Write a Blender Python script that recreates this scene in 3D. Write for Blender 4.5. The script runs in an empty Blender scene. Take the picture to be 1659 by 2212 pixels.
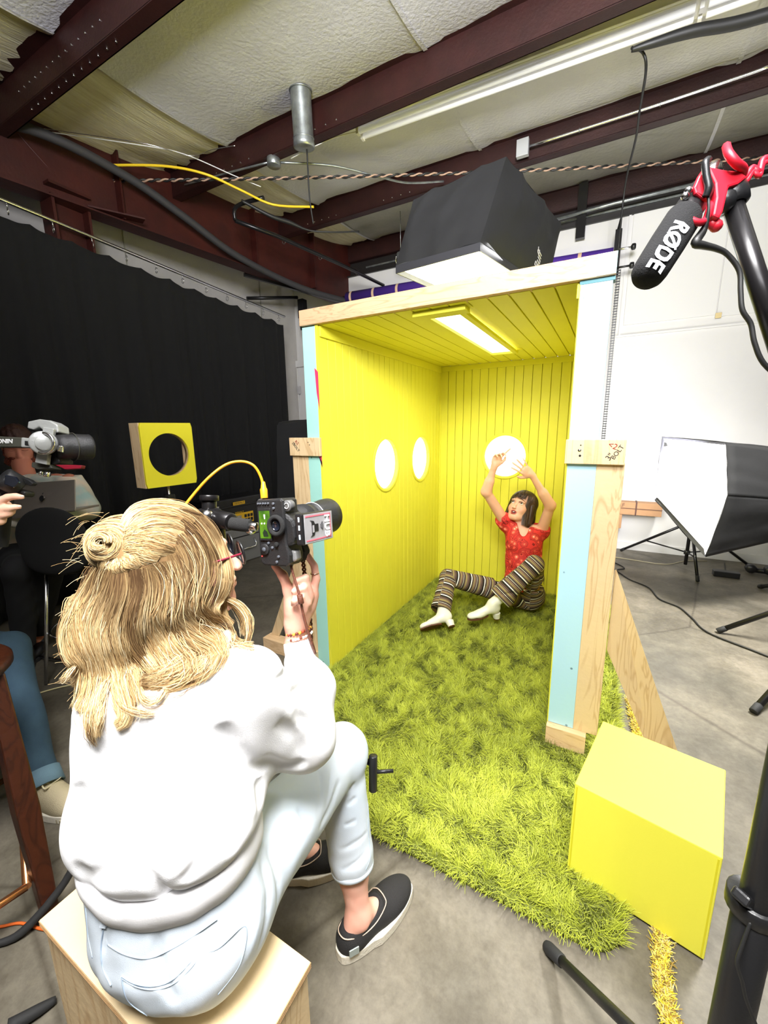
import bpy, bmesh, math, random
import numpy as np
from mathutils import Vector, Matrix, noise as mnoise
random.seed(7); RNG = np.random.default_rng(7)
SC = bpy.context.scene; COL = SC.collection
# ---------------------------------------------------------------- camera
FPX, YAW, PITCH, ROLL = 884.0, -0.502363, -0.201636, -0.0139442
CAM = np.array([1.38659, -1.84338, 1.45])
_cy, _sy = math.cos(YAW), math.sin(YAW)
CF = np.array([_sy*math.cos(PITCH), _cy*math.cos(PITCH), math.sin(PITCH)])
_R0 = np.array([_cy, -_sy, 0.0]); _U0 = np.cross(_R0, CF)
CR = _R0*math.cos(ROLL) + _U0*math.sin(ROLL); CU = -_R0*math.sin(ROLL) + _U0*math.cos(ROLL)
cd = bpy.data.cameras.new('camera'); cam = bpy.data.objects.new('camera', cd); COL.objects.link(cam)
cd.sensor_fit = 'HORIZONTAL'; cd.sensor_width = 36.0; cd.lens = 36.0*FPX/1659.0
cd.clip_start = 0.02; cd.clip_end = 60
cam.matrix_world = Matrix([[CR[0], CU[0], -CF[0], CAM[0]], [CR[1], CU[1], -CF[1], CAM[1]], [CR[2], CU[2], -CF[2], CAM[2]], [0, 0, 0, 1]])
SC.camera = cam
def P(px, py, d):                      # a point at depth d (metres) seen at a photo pixel, used only to take positions off the photograph
    return CAM + (CF + CR*(px-829.5)/FPX + CU*(1106-py)/FPX)*d
# ---------------------------------------------------------------- world, lights, exposure
w = bpy.data.worlds.new('world'); SC.world = w; w.use_nodes = True
w.node_tree.nodes['Background'].inputs[0].default_value = (0.86, 0.92, 1.0, 1)
w.node_tree.nodes['Background'].inputs[1].default_value = 0.03
SC.view_settings.view_transform = 'Standard'; SC.view_settings.look = 'None'
SC.view_settings.gamma = 1.0; SC.view_settings.use_curve_mapping = False
SC.view_settings.exposure = 0.5
SC.cycles.use_denoising = True
SC.cycles.max_bounces = 8; SC.cycles.diffuse_bounces = 4; SC.cycles.caustics_reflective = False; SC.cycles.caustics_refractive = False
SC.cycles.sample_clamp_indirect = 6.0
def area(name, loc, target, size, power, col=(1, 1, 1), sy=None, spread=None):
    l = bpy.data.lights.new(name, 'AREA'); l.energy = power; l.color = col; l.size = size
    if sy: l.shape = 'RECTANGLE'; l.size_y = sy
    if spread: l.spread = spread
    o = bpy.data.objects.new(name, l); COL.objects.link(o); o.location = loc
    o.rotation_euler = (Vector(target)-Vector(loc)).to_track_quat('-Z', 'Y').to_euler(); return o
area('ceiling_key_light', (1.25, -2.0, 3.2), (0.95, -1.2, 0.3), 1.1, 45, (1.0, 0.99, 0.97), 0.8, math.radians(88))
area('added_ceiling_uplight', (1.6, -2.4, 2.75), (0.9, 0.2, 3.9), 1.0, 150, (0.98, 0.98, 1.0), 1.0, math.radians(125))  # unseen uplight, added only to brighten the ceiling sheets
area('overhead_softbox_light', (0.58, 0.86, 2.30), (0.58, 0.50, 0.0), 0.42, 20, (1, 1, 1), 0.85)
area('side_softbox_light', (1.80, 2.35, 0.95), (1.7, 3.6, 1.4), 0.6, 30, (1, 1, 1), 0.7)
area('added_floor_fill', (2.7, 1.3, 3.5), (2.4, 1.3, 0.0), 1.2, 95, (1, 0.985, 0.95), 0.3, math.radians(95))  # added lamp out of view, brightens the concrete floor at right
area('booth_interior_light', (0.648, 0.71, 1.955), (0.648, 0.72, 0.0), 0.13, 5, (1, 0.99, 0.95), 1.1)
# ---------------------------------------------------------------- materials
MATS = {}
def srgb(r, g, b):
    f = lambda c: (c/12.92 if c <= 0.04045 else ((c+0.055)/1.055)**2.4)
    return (f(r/255), f(g/255), f(b/255))
def mat(name, col, rough=0.6, metal=0.0, bump=0.0, bscale=60, var=0.0, vscale=6, emit=0, col2=None, stretch=None, trans=0, coat=0, attr=None, alpha=None, sheen=0, sub=0):
    if name in MATS: return MATS[name]
    m = bpy.data.materials.new(name); m.use_nodes = True; nt = m.node_tree; b = nt.nodes['Principled BSDF']
    c = (*col, 1); b.inputs['Base Color'].default_value = c; m.diffuse_color = c
    b.inputs['Roughness'].default_value = rough; b.inputs['Metallic'].default_value = metal
    if coat: b.inputs['Coat Weight'].default_value = coat
    if sheen: b.inputs['Sheen Weight'].default_value = sheen
    if sub: b.inputs['Subsurface Weight'].default_value = sub; b.inputs['Subsurface Radius'].default_value = (0.012, 0.005, 0.003); b.inputs['Subsurface Scale'].default_value = 0.6
    if trans: b.inputs['Transmission Weight'].default_value = trans
    if emit: b.inputs['Emission Color'].default_value = c; b.inputs['Emission Strength'].default_value = emit
    tc = nt.nodes.new('ShaderNodeTexCoord'); mp = nt.nodes.new('ShaderNodeMapping'); nt.links.new(tc.outputs['Object'], mp.inputs[0])
    if stretch: mp.inputs['Scale'].default_value = stretch
    if var or col2:
        n = nt.nodes.new('ShaderNodeTexNoise'); n.inputs['Scale'].default_value = vscale; n.inputs['Detail'].default_value = 6; n.inputs['Roughness'].default_value = 0.6
        nt.links.new(mp.outputs[0], n.inputs[0]); r = nt.nodes.new('ShaderNodeValToRGB')
        c2 = col2 or tuple(x*(1-var) for x in col)
        r.color_ramp.elements[0].position = 0.35; r.color_ramp.elements[0].color = (*c2, 1)
        r.color_ramp.elements[1].position = 0.65; r.color_ramp.elements[1].color = c
        nt.links.new(n.outputs['Fac'], r.inputs[0]); nt.links.new(r.outputs[0], b.inputs['Base Color'])
    if attr:
        a = nt.nodes.new('ShaderNodeAttribute'); a.attribute_name = attr
        nt.links.new(a.outputs['Color'], b.inputs['Base Color'])
    if bump:
        n2 = nt.nodes.new('ShaderNodeTexNoise'); n2.inputs['Scale'].default_value = bscale; n2.inputs['Detail'].default_value = 4
        nt.links.new(mp.outputs[0], n2.inputs[0]); bp = nt.nodes.new('ShaderNodeBump'); bp.inputs['Strength'].default_value = bump; bp.inputs['Distance'].default_value = 0.01
        nt.links.new(n2.outputs['Fac'], bp.inputs['Height']); nt.links.new(bp.outputs[0], b.inputs['Normal'])
    MATS[name] = m; return m
def wood(name, c1, c2, scale=(6, 6, 0.6), ring=5.0, rough=0.55):
    if name in MATS: return MATS[name]
    m = mat(name, c1, rough, 0, 0.15, 40); nt = m.node_tree; b = nt.nodes['Principled BSDF']
    tc = nt.nodes.new('ShaderNodeTexCoord'); mp = nt.nodes.new('ShaderNodeMapping'); mp.inputs['Scale'].default_value = scale
    nt.links.new(tc.outputs['Object'], mp.inputs[0]); n = nt.nodes.new('ShaderNodeTexNoise'); n.inputs['Scale'].default_value = ring; n.inputs['Detail'].default_value = 3; n.inputs['Distortion'].default_value = 1.2
    nt.links.new(mp.outputs[0], n.inputs[0])
    mu = nt.nodes.new('ShaderNodeMath'); mu.operation = 'MULTIPLY'; mu.inputs[1].default_value = 9; nt.links.new(n.outputs['Fac'], mu.inputs[0])
    fr = nt.nodes.new('ShaderNodeMath'); fr.operation = 'PINGPONG'; fr.inputs[1].default_value = 0.5; nt.links.new(mu.outputs[0], fr.inputs[0])
    r = nt.nodes.new('ShaderNodeValToRGB'); r.color_ramp.elements[0].color = (*c2, 1); r.color_ramp.elements[1].color = (*c1, 1); r.color_ramp.elements[0].position = 0.0; r.color_ramp.elements[1].position = 0.22
    nt.links.new(fr.outputs[0], r.inputs[0]); nt.links.new(r.outputs[0], b.inputs['Base Color']); return m
YEL = mat('yellow_paint', srgb(232, 226, 66), 0.55, 0, 0.05, 300, 0.04, 3)
YELB = mat('bright_yellow_vinyl', srgb(246, 240, 78), 0.6, 0, 0.06, 500)
BLK = mat('black_plastic', (0.012, 0.012, 0.013), 0.35, 0, 0.05, 200)
BLKM = mat('black_metal', (0.015, 0.014, 0.015), 0.3, 0.4)
CHR = mat('chrome', (0.75, 0.75, 0.77), 0.2, 1.0)
GAL = mat('galvanised_steel', (0.42, 0.45, 0.45), 0.4, 0.85, 0.1, 30, 0.4, 14)
GLS = mat('black_glass', (0.01, 0.012, 0.02), 0.05, 0, coat=1)
RUB = mat('black_rubber', (0.014, 0.014, 0.014), 0.75, 0, 0.1, 120)
WHT = mat('white_paint', (0.72, 0.71, 0.70), 0.6, 0, 0.05, 80)
PLY = wood('plywood_face', srgb(226, 198, 154), srgb(206, 172, 126), (5, 5, 0.8), 1.6)
PINE = wood('pine_board', srgb(228, 194, 150), srgb(212, 174, 128), (0.8, 6, 6), 2.2)
# ---------------------------------------------------------------- object helpers
ORG = {}
def tag(o, label=None, cat=None, group=None, kind=None):
    if label: o['label'] = label
    if cat: o['category'] = cat
    if group: o['group'] = group
    if kind: o['kind'] = kind
    return o
def thing(name, loc, label, cat, group=None):
    o = bpy.data.objects.new(name, None); o.empty_display_size = 0.05; o.location = loc; COL.objects.link(o); ORG[o.name] = np.array(loc, float)
    return tag(o, label, cat, group)
def link_mesh(name, me, m, parent=None, org=None):
    o = bpy.data.objects.new(name, me); COL.objects.link(o)
    for x in (m if isinstance(m, (list, tuple)) else [m]): me.materials.append(x)
    if parent is not None: o.parent = parent; ORG[o.name] = ORG[parent.name]
    else: o.location = org; ORG[o.name] = np.array(org, float)
    return o
def np_mesh(name, V, Fq, smooth=True, off=None):
    V = np.asarray(V, np.float32); Fq = np.asarray(Fq, np.int32)
    if off is not None: V = V - np.asarray(off, np.float32)
    me = bpy.data.meshes.new(name); n = Fq.shape[1]
    me.vertices.add(len(V)); me.vertices.foreach_set('co', V.ravel().astype(np.float32))
    me.loops.add(Fq.size); me.loops.foreach_set('vertex_index', Fq.ravel().astype(np.int32))
    me.polygons.add(len(Fq)); me.polygons.foreach_set('loop_start', np.arange(0, Fq.size, n, dtype=np.int32))
    me.polygons.foreach_set('use_smooth', np.full(len(Fq), smooth, dtype=bool))
    me.update(calc_edges=True); return me
def frame(d, up=(0, 0, 1)):
    d = np.array(d, float); d /= np.linalg.norm(d); u = np.array(up, float)
    if abs(d@u) > 0.98: u = np.array((0, 1.0, 0)) if abs(d[1]) < 0.9 else np.array((1.0, 0, 0))
    s = np.cross(d, u); s /= np.linalg.norm(s); u = np.cross(s, d); return s, u, d
class MB:
    def __init__(s): s.v = []; s.f = []; s.sm = []
    def add(s, V, Fs, smooth=False):
        n = len(s.v); s.v += [tuple(map(float, p)) for p in V]; s.f += [tuple(n+i for i in f) for f in Fs]; s.sm += [smooth]*len(Fs); return s
    def box(s, c, size, R=None):
        c = np.array(c, float); h = np.array(size, float)/2; R = np.eye(3) if R is None else np.array(R)
        V = [c + R.T @ (h*np.array((x, y, z))) for x in (-1, 1) for y in (-1, 1) for z in (-1, 1)]
        return s.add(V, [(0, 1, 3, 2), (4, 6, 7, 5), (0, 4, 5, 1), (2, 3, 7, 6), (0, 2, 6, 4), (1, 5, 7, 3)])
    def lohi(s, lo, hi): lo = np.array(lo, float); hi = np.array(hi, float); return s.box((lo+hi)/2, hi-lo)
    def bar(s, a, b, w, h, up=(0, 0, 1)):
        a = np.array(a, float); b = np.array(b, float); x, u, d = frame(b-a, up)
        return s.box((a+b)/2, (w, h, np.linalg.norm(b-a)), np.array([x, u, d]))
    def tube(s, pts, r, seg=8, cap=True, smooth=True, sub=0):
        pts = [np.array(p, float) for p in pts]
        if sub: pts, r = smooth_path(pts, r, sub)
        n = len(pts); rr = [r]*n if np.isscalar(r) else list(r); V = []; pu = None
        for i, p in enumerate(pts):
            d = pts[min(i+1, n-1)]-pts[max(i-1, 0)]; nn = np.linalg.norm(d); d = d/nn if nn > 1e-9 else np.array((0, 0, 1.0))
            if pu is None: x, u, _ = frame(d)
            else:
                u = pu-d*(pu@d); u /= np.linalg.norm(u); x = np.cross(d, u)
            pu = u
            V += [p+rr[i]*(math.cos(a)*x+math.sin(a)*u) for a in np.arange(seg)*2*math.pi/seg]
        Fs = [(i*seg+j, i*seg+(j+1) % seg, (i+1)*seg+(j+1) % seg, (i+1)*seg+j) for i in range(n-1) for j in range(seg)]
        s.add(V, Fs, smooth)
        if cap:
            k = len(s.v)-n*seg; s.f += [tuple(k+j for j in range(seg))[::-1], tuple(k+(n-1)*seg+j for j in range(seg))]; s.sm += [False]*2
        return s
    def lathe(s, base, axis, prof, seg=24, smooth=True, up=(0, 0, 1)):
        b = np.array(base, float); x, u, d = frame(axis, up); V = []; n = len(prof)
        for (t, r) in prof: V += [b+d*t+max(r, 1e-5)*(math.cos(a)*x+math.sin(a)*u) for a in np.arange(seg)*2*math.pi/seg]
        Fs = [(i*seg+j, i*seg+(j+1) % seg, (i+1)*seg+(j+1) % seg, (i+1)*seg+j) for i in range(n-1) for j in range(seg)]
        return s.add(V, Fs, smooth)
    def cyl(s, a, b, r, seg=16, r2=None):
        a = np.array(a, float); b = np.array(b, float); L = np.linalg.norm(b-a); r2 = r if r2 is None else r2; e = min(r, r2, L/2)*0.12
        return s.lathe(a, b-a, [(0, 0), (0, r-e), (e, r), (L-e, r2), (L, r2-e), (L, 0)], seg)
    def ball(s, c, r, seg=12, sq=(1, 1, 1)):
        c = np.array(c, float); V = []; m = seg//2
        for i in range(m+1):
            th = math.pi*i/m
            V += [c+r*np.array((math.sin(th)*math.cos(a)*sq[0], math.sin(th)*math.sin(a)*sq[1], math.cos(th)*sq[2])) for a in np.arange(seg)*2*math.pi/seg]
        return s.add(V, [(i*seg+j, (i+1)*seg+j, (i+1)*seg+(j+1) % seg, i*seg+(j+1) % seg) for i in range(m) for j in range(seg)], True)
    def slab(s, poly, nrm, t):
        n = np.array(nrm, float); n /= np.linalg.norm(n); k = len(poly); A = [np.array(p, float) for p in poly]; V = A+[p+n*t for p in A]
        return s.add(V, [tuple(range(k))[::-1], tuple(range(k, 2*k))]+[(i, (i+1) % k, k+(i+1) % k, k+i) for i in range(k)])
    def torus(s, c, axis, R, r, seg=32, ss=8, sq=1.0):
        x, u, d = frame(axis); c = np.array(c, float)
        pts = [c+R*(math.cos(a)*x+math.sin(a)*u) for a in np.arange(seg)*2*math.pi/seg]; V = []
        for i, a in enumerate(np.arange(seg)*2*math.pi/seg):
            rad = math.cos(a)*x+math.sin(a)*u
            V += [pts[i]+r*(math.cos(b)*rad+sq*math.sin(b)*d) for b in np.arange(ss)*2*math.pi/ss]
        return s.add(V, [(i*ss+j, ((i+1) % seg)*ss+j, ((i+1) % seg)*ss+(j+1) % ss, i*ss+(j+1) % ss) for i in range(seg) for j in range(ss)], True)
    def build(s, name, m, parent=None, org=None, bev=0, label=None, cat=None, group=None, kind=None):
        V = np.array(s.v)
        if parent is not None: o0 = ORG[parent.name]
        else: o0 = np.array(org if org is not None else ((V[:, 0].min()+V[:, 0].max())/2, (V[:, 1].min()+V[:, 1].max())/2, V[:, 2].min()))
        me = bpy.data.meshes.new(name); me.from_pydata([tuple(p) for p in V-o0], [], s.f); me.polygons.foreach_set('use_smooth', s.sm)
        bm = bmesh.new(); bm.from_mesh(me); bmesh.ops.remove_doubles(bm, verts=bm.verts, dist=1e-6); bmesh.ops.recalc_face_normals(bm, faces=bm.faces); bm.to_mesh(me); bm.free()
        me.update(); o = link_mesh(name, me, m, parent, o0)
        if bev:
            md = o.modifiers.new('bevel', 'BEVEL'); md.width = bev; md.segments = 2; md.limit_method = 'ANGLE'; md.angle_limit = math.radians(50)
        return tag(o, label, cat, group, kind)
def smooth_path(pts, r, sub):
    n = len(pts); rr = [r]*n if np.isscalar(r) else list(r); out = []; ro = []
    for i in range(n-1):
        p0, p1, p2, p3 = pts[max(i-1, 0)], pts[i], pts[i+1], pts[min(i+2, n-1)]
        for k in range(sub):
            t = k/sub; out.append(0.5*((2*p1)+(-p0+p2)*t+(2*p0-5*p1+4*p2-p3)*t*t+(-p0+3*p1-3*p2+p3)*t**3)); ro.append(rr[i]*(1-t)+rr[i+1]*t)
    out.append(pts[-1]); ro.append(rr[-1]); return out, ro
def text_part(name, s, size, M, m, parent, ext=0.0006, bold=0.0, align='CENTER', label=None):
    cu = bpy.data.curves.new(name, 'FONT'); cu.body = s; cu.size = size; cu.extrude = ext; cu.offset = bold; cu.align_x = align; cu.align_y = 'CENTER'; cu.resolution_u = 3
    t = bpy.data.objects.new(name, cu); COL.objects.link(t); bpy.context.view_layer.update()
    me = bpy.data.meshes.new_from_object(t.evaluated_get(bpy.context.evaluated_depsgraph_get())); bpy.data.objects.remove(t)
    me.transform(Matrix(M)); o0 = ORG[parent.name]; me.transform(Matrix.Translation(-Vector(o0)))
    me.materials.clear(); return tag(link_mesh(name, me, m, parent), label)
def tmat(o, x, y):           # matrix from origin and the two in-plane axes of the lettering
    x = np.array(x, float); x /= np.linalg.norm(x); y = np.array(y, float); y -= x*(x@y); y /= np.linalg.norm(y); z = np.cross(x, y)
    return [[x[0], y[0], z[0], o[0]], [x[1], y[1], z[1], o[1]], [x[2], y[2], z[2], o[2]], [0, 0, 0, 1]]
# ================================================================ SETTING
def concrete():
    m = mat('concrete', srgb(150, 143, 130), 0.5, 0, 0.12, 25); nt = m.node_tree; b = nt.nodes['Principled BSDF']; b.inputs['Specular IOR Level'].default_value = 0.35
    tc = nt.nodes.new('ShaderNodeTexCoord'); outs = []
    for sc_, p0, p1, c0, c1, dist in ((1.6, .35, .68, srgb(82, 78, 68), srgb(128, 121, 107), .3), (7, .38, .62, (0.72, 0.70, 0.67), (1, 1, 1), .6), (55, .3, .62, (0.72, 0.71, 0.70), (1, 1, 1), 0)):
        n = nt.nodes.new('ShaderNodeTexNoise'); n.inputs['Scale'].default_value = sc_; n.inputs['Detail'].default_value = 8; n.inputs['Roughness'].default_value = 0.65; n.inputs['Distortion'].default_value = dist
        nt.links.new(tc.outputs['Object'], n.inputs[0]); r = nt.nodes.new('ShaderNodeValToRGB'); e = r.color_ramp.elements
        e[0].position = p0; e[1].position = p1; e[0].color = (*c0, 1); e[1].color = (*c1, 1); nt.links.new(n.outputs['Fac'], r.inputs[0]); outs.append(r.outputs[0])
    v = nt.nodes.new('ShaderNodeTexVoronoi'); v.feature = 'DISTANCE_TO_EDGE'; v.inputs['Scale'].default_value = .42; dn = nt.nodes.new('ShaderNodeTexNoise'); dn.inputs['Scale'].default_value = 4
    mx = nt.nodes.new('ShaderNodeMix'); mx.data_type = 'RGBA'; mx.inputs['Factor'].default_value = 0.14; nt.links.new(tc.outputs['Object'], mx.inputs['A']); nt.links.new(dn.outputs['Color'], mx.inputs['B']); nt.links.new(mx.outputs['Result'], v.inputs[0])
    r = nt.nodes.new('ShaderNodeValToRGB'); r.color_ramp.elements[0].color = (0.5, 0.48, 0.45, 1); r.color_ramp.elements[1].position = 0.0022; nt.links.new(v.outputs[0], r.inputs[0]); outs.append(r.outputs[0])
    cur = outs[0]
    for o in outs[1:]:
        q = nt.nodes.new('ShaderNodeMix'); q.data_type = 'RGBA'; q.blend_type = 'MULTIPLY'; q.inputs['Factor'].default_value = 0.85; nt.links.new(cur, q.inputs['A']); nt.links.new(o, q.inputs['B']); cur = q.outputs['Result']
    nt.links.new(cur, b.inputs['Base Color']); return m
CONC = concrete()
MB().lohi((-6.0, -5.0, -0.1), (4.6, 3.75, 0)).build('floor', CONC, kind='structure')
INS = mat('white_vinyl_insulation', srgb(214, 213, 220), 0.45, 0, 0.5, 45, 0.10, 1.2)
INS2 = mat('silver_vinyl_insulation', srgb(170, 168, 158), 0.35, 0.2, 0.5, 25, 0.25, 2)
INSY = mat('yellowed_vinyl_insulation', srgb(232, 226, 200), 0.4, 0, 0.4, 12, 0.2, 5, col2=srgb(208, 198, 166), stretch=(6, 0.5, 1))
def cz(y): return 3.8+0.06*y
PURL = [-2.7, -1.42, -0.16, 1.13, 2.41, 3.66]
# insulation sheets sag between the purlins, each sheet a piece of the ceiling
MB().add([(-6, -5, cz(-5)+.12), (4.6, -5, cz(-5)+.12), (4.6, 3.8, cz(3.8)+.12), (-6, 3.8, cz(3.8)+.12), (-6, -5, cz(-5)+.2), (4.6, -5, cz(-5)+.2), (4.6, 3.8, cz(3.8)+.2), (-6, 3.8, cz(3.8)+.2)],
         [(0, 1, 2, 3), (7, 6, 5, 4), (0, 4, 5, 1), (2, 6, 7, 3), (1, 5, 6, 2), (3, 7, 4, 0)]).build('ceiling', INS, kind='structure')
CEIL = bpy.data.objects['ceiling']
xs = [-2.8, -1.72, 0.12, 1.95, 3.8]
for j in range(len(PURL)-1):
    for i in range(len(xs)-1):
        x0, x1 = xs[i], xs[i+1]; y0, y1 = PURL[j]+.02, PURL[j+1]-.02; nx, ny = 14, 8; V = []; 
        for a in range(nx+1):
            for b in range(ny+1):
                u, v = a/nx, b/ny; x = x0+(x1-x0)*u; y = y0+(y1-y0)*v
                if i == 0: fold = 0.012*math.sin(x*38+2*v)+0.02*mnoise.noise((x*5, y*.7, 3))
                else: fold = 0.006*mnoise.noise((x*3, y*3, j))
                V.append((x, y, cz(y)-0.045*math.sin(math.pi*v)**0.7+fold-(0.012 if u in (0, 1) else 0)))
        k = ny+1; Fs = [(a*k+b, (a+1)*k+b, (a+1)*k+b+1, a*k+b+1) for a in range(nx) for b in range(ny)]
        MB().add(V, Fs, True).build('insulation_sheet', INSY if i == 0 else (INS2 if j >= 4 else INS), CEIL)
        if i: tp = [(x0, y0+(y1-y0)*v, cz(y0+(y1-y0)*v)-.020-.045*math.sin(math.pi*v)**.7) for v in np.linspace(0, 1, 9)]; MB().add([(x0+dx_, p_[1], p_[2]) for p_ in tp for dx_ in (-.014, .014)], [(2*q, 2*q+1, 2*q+3, 2*q+2) for q in range(8)], True).build('seam_tape', INS, CEIL)
OXR = mat('oxide_red_steel', srgb(48, 17, 14), 0.5, 0.1, 0.15, 60, 0.35, 5)
OXR2 = mat('bright_oxide_red_steel', srgb(66, 18, 10), 0.55, 0.1, 0.15, 40, 0.4, 4)
for j, y in enumerate(PURL):
    zt = cz(y)
    m = MB().lohi((-4.6, y-.006, zt-.21), (4.2, y+.0, zt)); m.lohi((-4.6, y-.006, zt-.215), (4.2, y+.075, zt-.207)); m.lohi((-4.6, y+.069, zt-.215), (4.2, y+.075, zt-.19)); m.lohi((-4.6, y-.075, zt-.006), (4.2, y+.0, zt+.002))
    o = m.build('trim_%d' % (j+1), OXR, org=(0, y, zt), kind='structure')
    if j in (2, 3, 4):
        for q in range(14 if j == 2 else 9):
            x = (-2.25+q*.075) if j == 2 else (-1.9+q*.1+(.5 if q > 4 else 0)); MB().cyl((x, y-.010, zt-(.12 if j == 2 else .17)), (x, y-.004, zt-(.12 if j == 2 else .17)), .006, 8).build('bolt', CHR, o)
        if j == 2:
            for q in range(12): MB().cyl((-2.2+q*.09, y+.03, zt-.220), (-2.2+q*.09, y+.03, zt-.214), .006, 8).build('bolt', CHR, o)
# tapered rafter along the left bay
def rx(y): return -2.70+0.14*(y+0.1)
V = []
r = MB(); n = 24
for (o0, o1, za, zb) in ((-.006, .006, 0, 1), (-.09, .09, 0, .0), (-.09, .09, 1, 1)):
    pts = []
    for i in range(n+1):
        y = -3.2+6.9*i/n; zt = cz(y)+.02; zbm = 3.27-.05*max(0, (y-.2))*.2
        zz = {0: (zbm, zt), 1: (zt-.012, zt), 2: (zbm-.012, zbm)}[0 if (za, zb) == (0, 1) else (1 if za == 0 else 2)]
        pts.append([(rx(y)+o0, y, zz[0]), (rx(y)+o1, y, zz[0]), (rx(y)+o1, y, zz[1]), (rx(y)+o0, y, zz[1])])
    Vv = [p for q in pts for p in q]; Fs = [(4*i+a, 4*i+(a+1) % 4, 4*i+4+(a+1) % 4, 4*i+4+a) for i in range(n) for a in range(4)]+[(0, 1, 2, 3), (4*n+3, 4*n+2, 4*n+1, 4*n)]
    r.add(Vv, Fs)
raf = r.build('trim_7', OXR2, org=(rx(0), 0, 3.27), kind='structure')
for y in (-.9, .62, 2.0, 2.9):
    MB().lohi((rx(y)+.0, y-.008, 3.28), (rx(y)+.085, y+.008, cz(y)+.01)).build('stiffener', OXR2, raf)
c = MB().lohi((-2.78, .10, 0), (-2.60, .12, 3.29)).lohi((-2.78, .36, 0), (-2.60, .38, 3.29)).lohi((-2.70, .12, 0), (-2.688, .36, 3.29)).build('trim_8', OXR2, kind='structure')
MB().box((-2.64, .24, 3.36), (.11, .30, .02)).build('cap_plate', OXR2, c); MB().bar((-2.6, .36, 3.28), (-2.45, .75, 3.30), .1, .012).build('gusset', OXR2, c)
# walls
WALL = mat('wall_white', srgb(222, 220, 218), 0.65, 0, 0.08, 30, 0.05, 2)
wb = MB().lohi((-3.44, 3.65, 0), (4.6, 3.75, 3.6)).build('wall_back', WALL, kind='structure')
MB().lohi((1.40, 3.635, 2.52), (2.205, 3.655, 3.62)).build('access_panel', WHT, wb, bev=.003); MB().lohi((2.212, 3.635, 2.50), (3.3, 3.655, 3.62)).build('access_panel', WHT, wb, bev=.003)
MB().lohi((1.34, 3.630, 2.40), (4.2, 3.652, 2.418)).build('panel_trim', WHT, wb); MB().lohi((2.20, 3.622, 2.485), (2.25, 3.636, 2.535)).build('latch', mat('brass', (0.35, 0.28, 0.14), .4, .9), wb)
MB().lohi((1.36, 3.628, 2.41), (1.38, 3.652, 3.6)).build('panel_trim', WHT, wb)
MB().lohi((-3.44, 3.62, 3.6), (4.6, 3.75, 3.615)).build('wall_cap', mat('dark_steel', (0.03, 0.028, 0.026), .4, .5), wb)
MB().lohi((-6, -5, 0), (4.6, -4.9, 4.2)).build('wall_front', WALL, kind='structure')
wl = MB().lohi((-3.3, -5, 0), (-3.2, 3.75, 4.3)).build('wall_left', mat('left_wall_vinyl', srgb(188, 184, 180), .5, 0, .3, 30, .12, 3), kind='structure')
MB().lohi((-3.2, 1.0, 2.9), (-3.19, 1.01, 4.0)).build('seam', INS2, wl); MB().lohi((-3.2, 2.9, 2.9), (-3.19, 2.91, 4.0)).build('seam', INS2, wl)
# dark steel behind the wall top
wbd = MB().lohi((-3.44, 3.72, 3.6), (4.6, 3.80, 4.3)).build('wall_upper', mat('dark_steel_wall', (0.018, 0.015, 0.014), .5, .2, .2, 20), kind='structure')
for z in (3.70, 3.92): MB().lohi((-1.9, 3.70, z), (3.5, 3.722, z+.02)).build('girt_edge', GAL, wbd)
# baseboard and white paper along the wall foot
MB().lohi((1.0, 3.635, 0), (4.4, 3.652, .09)).build('baseboard_back', WHT, kind='structure')
# doorway / cabinet edge glimpsed beside the booth
dr = MB().lohi((-3.42, 3.60, 1.35), (-3.33, 3.655, 2.50)).lohi((-3.42, 3.60, 2.44), (-2.6, 3.655, 2.54)).build('door_1', WHT, kind='structure')
MB().lohi((-3.31, 3.62, 0.9), (-3.19, 3.652, 2.43)).build('door_panel', WHT, dr, bev=.004); MB().lohi((-3.15, 3.62, 0.9), (-2.6, 3.652, 2.43)).build('door_panel', WHT, dr, bev=.004)
MB().lohi((-3.23, 3.60, 2.02), (-3.13, 3.622, 2.14)).build('door_latch', CHR, dr)
# ================================================================ BLACK CURTAIN
CUR = mat('black_curtain', (0.004, 0.004, 0.004), 0.95, 0, 0.1, 300)
def track(y): return np.array((-2.60+0.0*y, y, 3.098-.055*(y+.233)))
ct = thing('stage_curtain', (-2.6, 1.0, 0), 'floor-length black curtain hanging in folds from a silver rail at left', 'curtain')
NY = 420; ys = np.linspace(-3.2, 2.66, NY); zs = np.linspace(0, 1, 22)
fold = 0.035*np.sin(ys*19+1.5*np.sin(ys*2.3))+0.02*np.sin(ys*41+2*np.sin(ys*5)); V = []
for i, y in enumerate(ys):
    t = track(y); sag = 0.03*abs(math.sin((y+.08)*math.pi/.28))
    for z in zs: V.append((t[0]+fold[i]*(0.25+1.1*(1-z))+.02, y, 0.015+(t[2]-.10-sag-.015)*z))
k = len(zs); Fs = [(i*k+j, (i+1)*k+j, (i+1)*k+j+1, i*k+j+1) for i in range(NY-1) for j in range(k-1)]
o = MB().add(V, Fs, True).build('fabric', CUR, ct); md = o.modifiers.new('thick', 'SOLIDIFY'); md.thickness = .004
rl = MB().tube([track(y) for y in (-3.3, -1, 1, 2.72)], .014, 10).build('rail', CHR, ct)
for y in np.arange(-0.48, 2.7, .28):
    t = track(y); q = MB().torus(t-np.array((0, 0, .062)), (0.25, 1, 0), .024, .003, 16, 6); q.tube([t-np.array((0, 0, .01)), t-np.array((0, 0, .038))], .004, 6); q.build('curtain_ring', CHR, ct)
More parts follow.
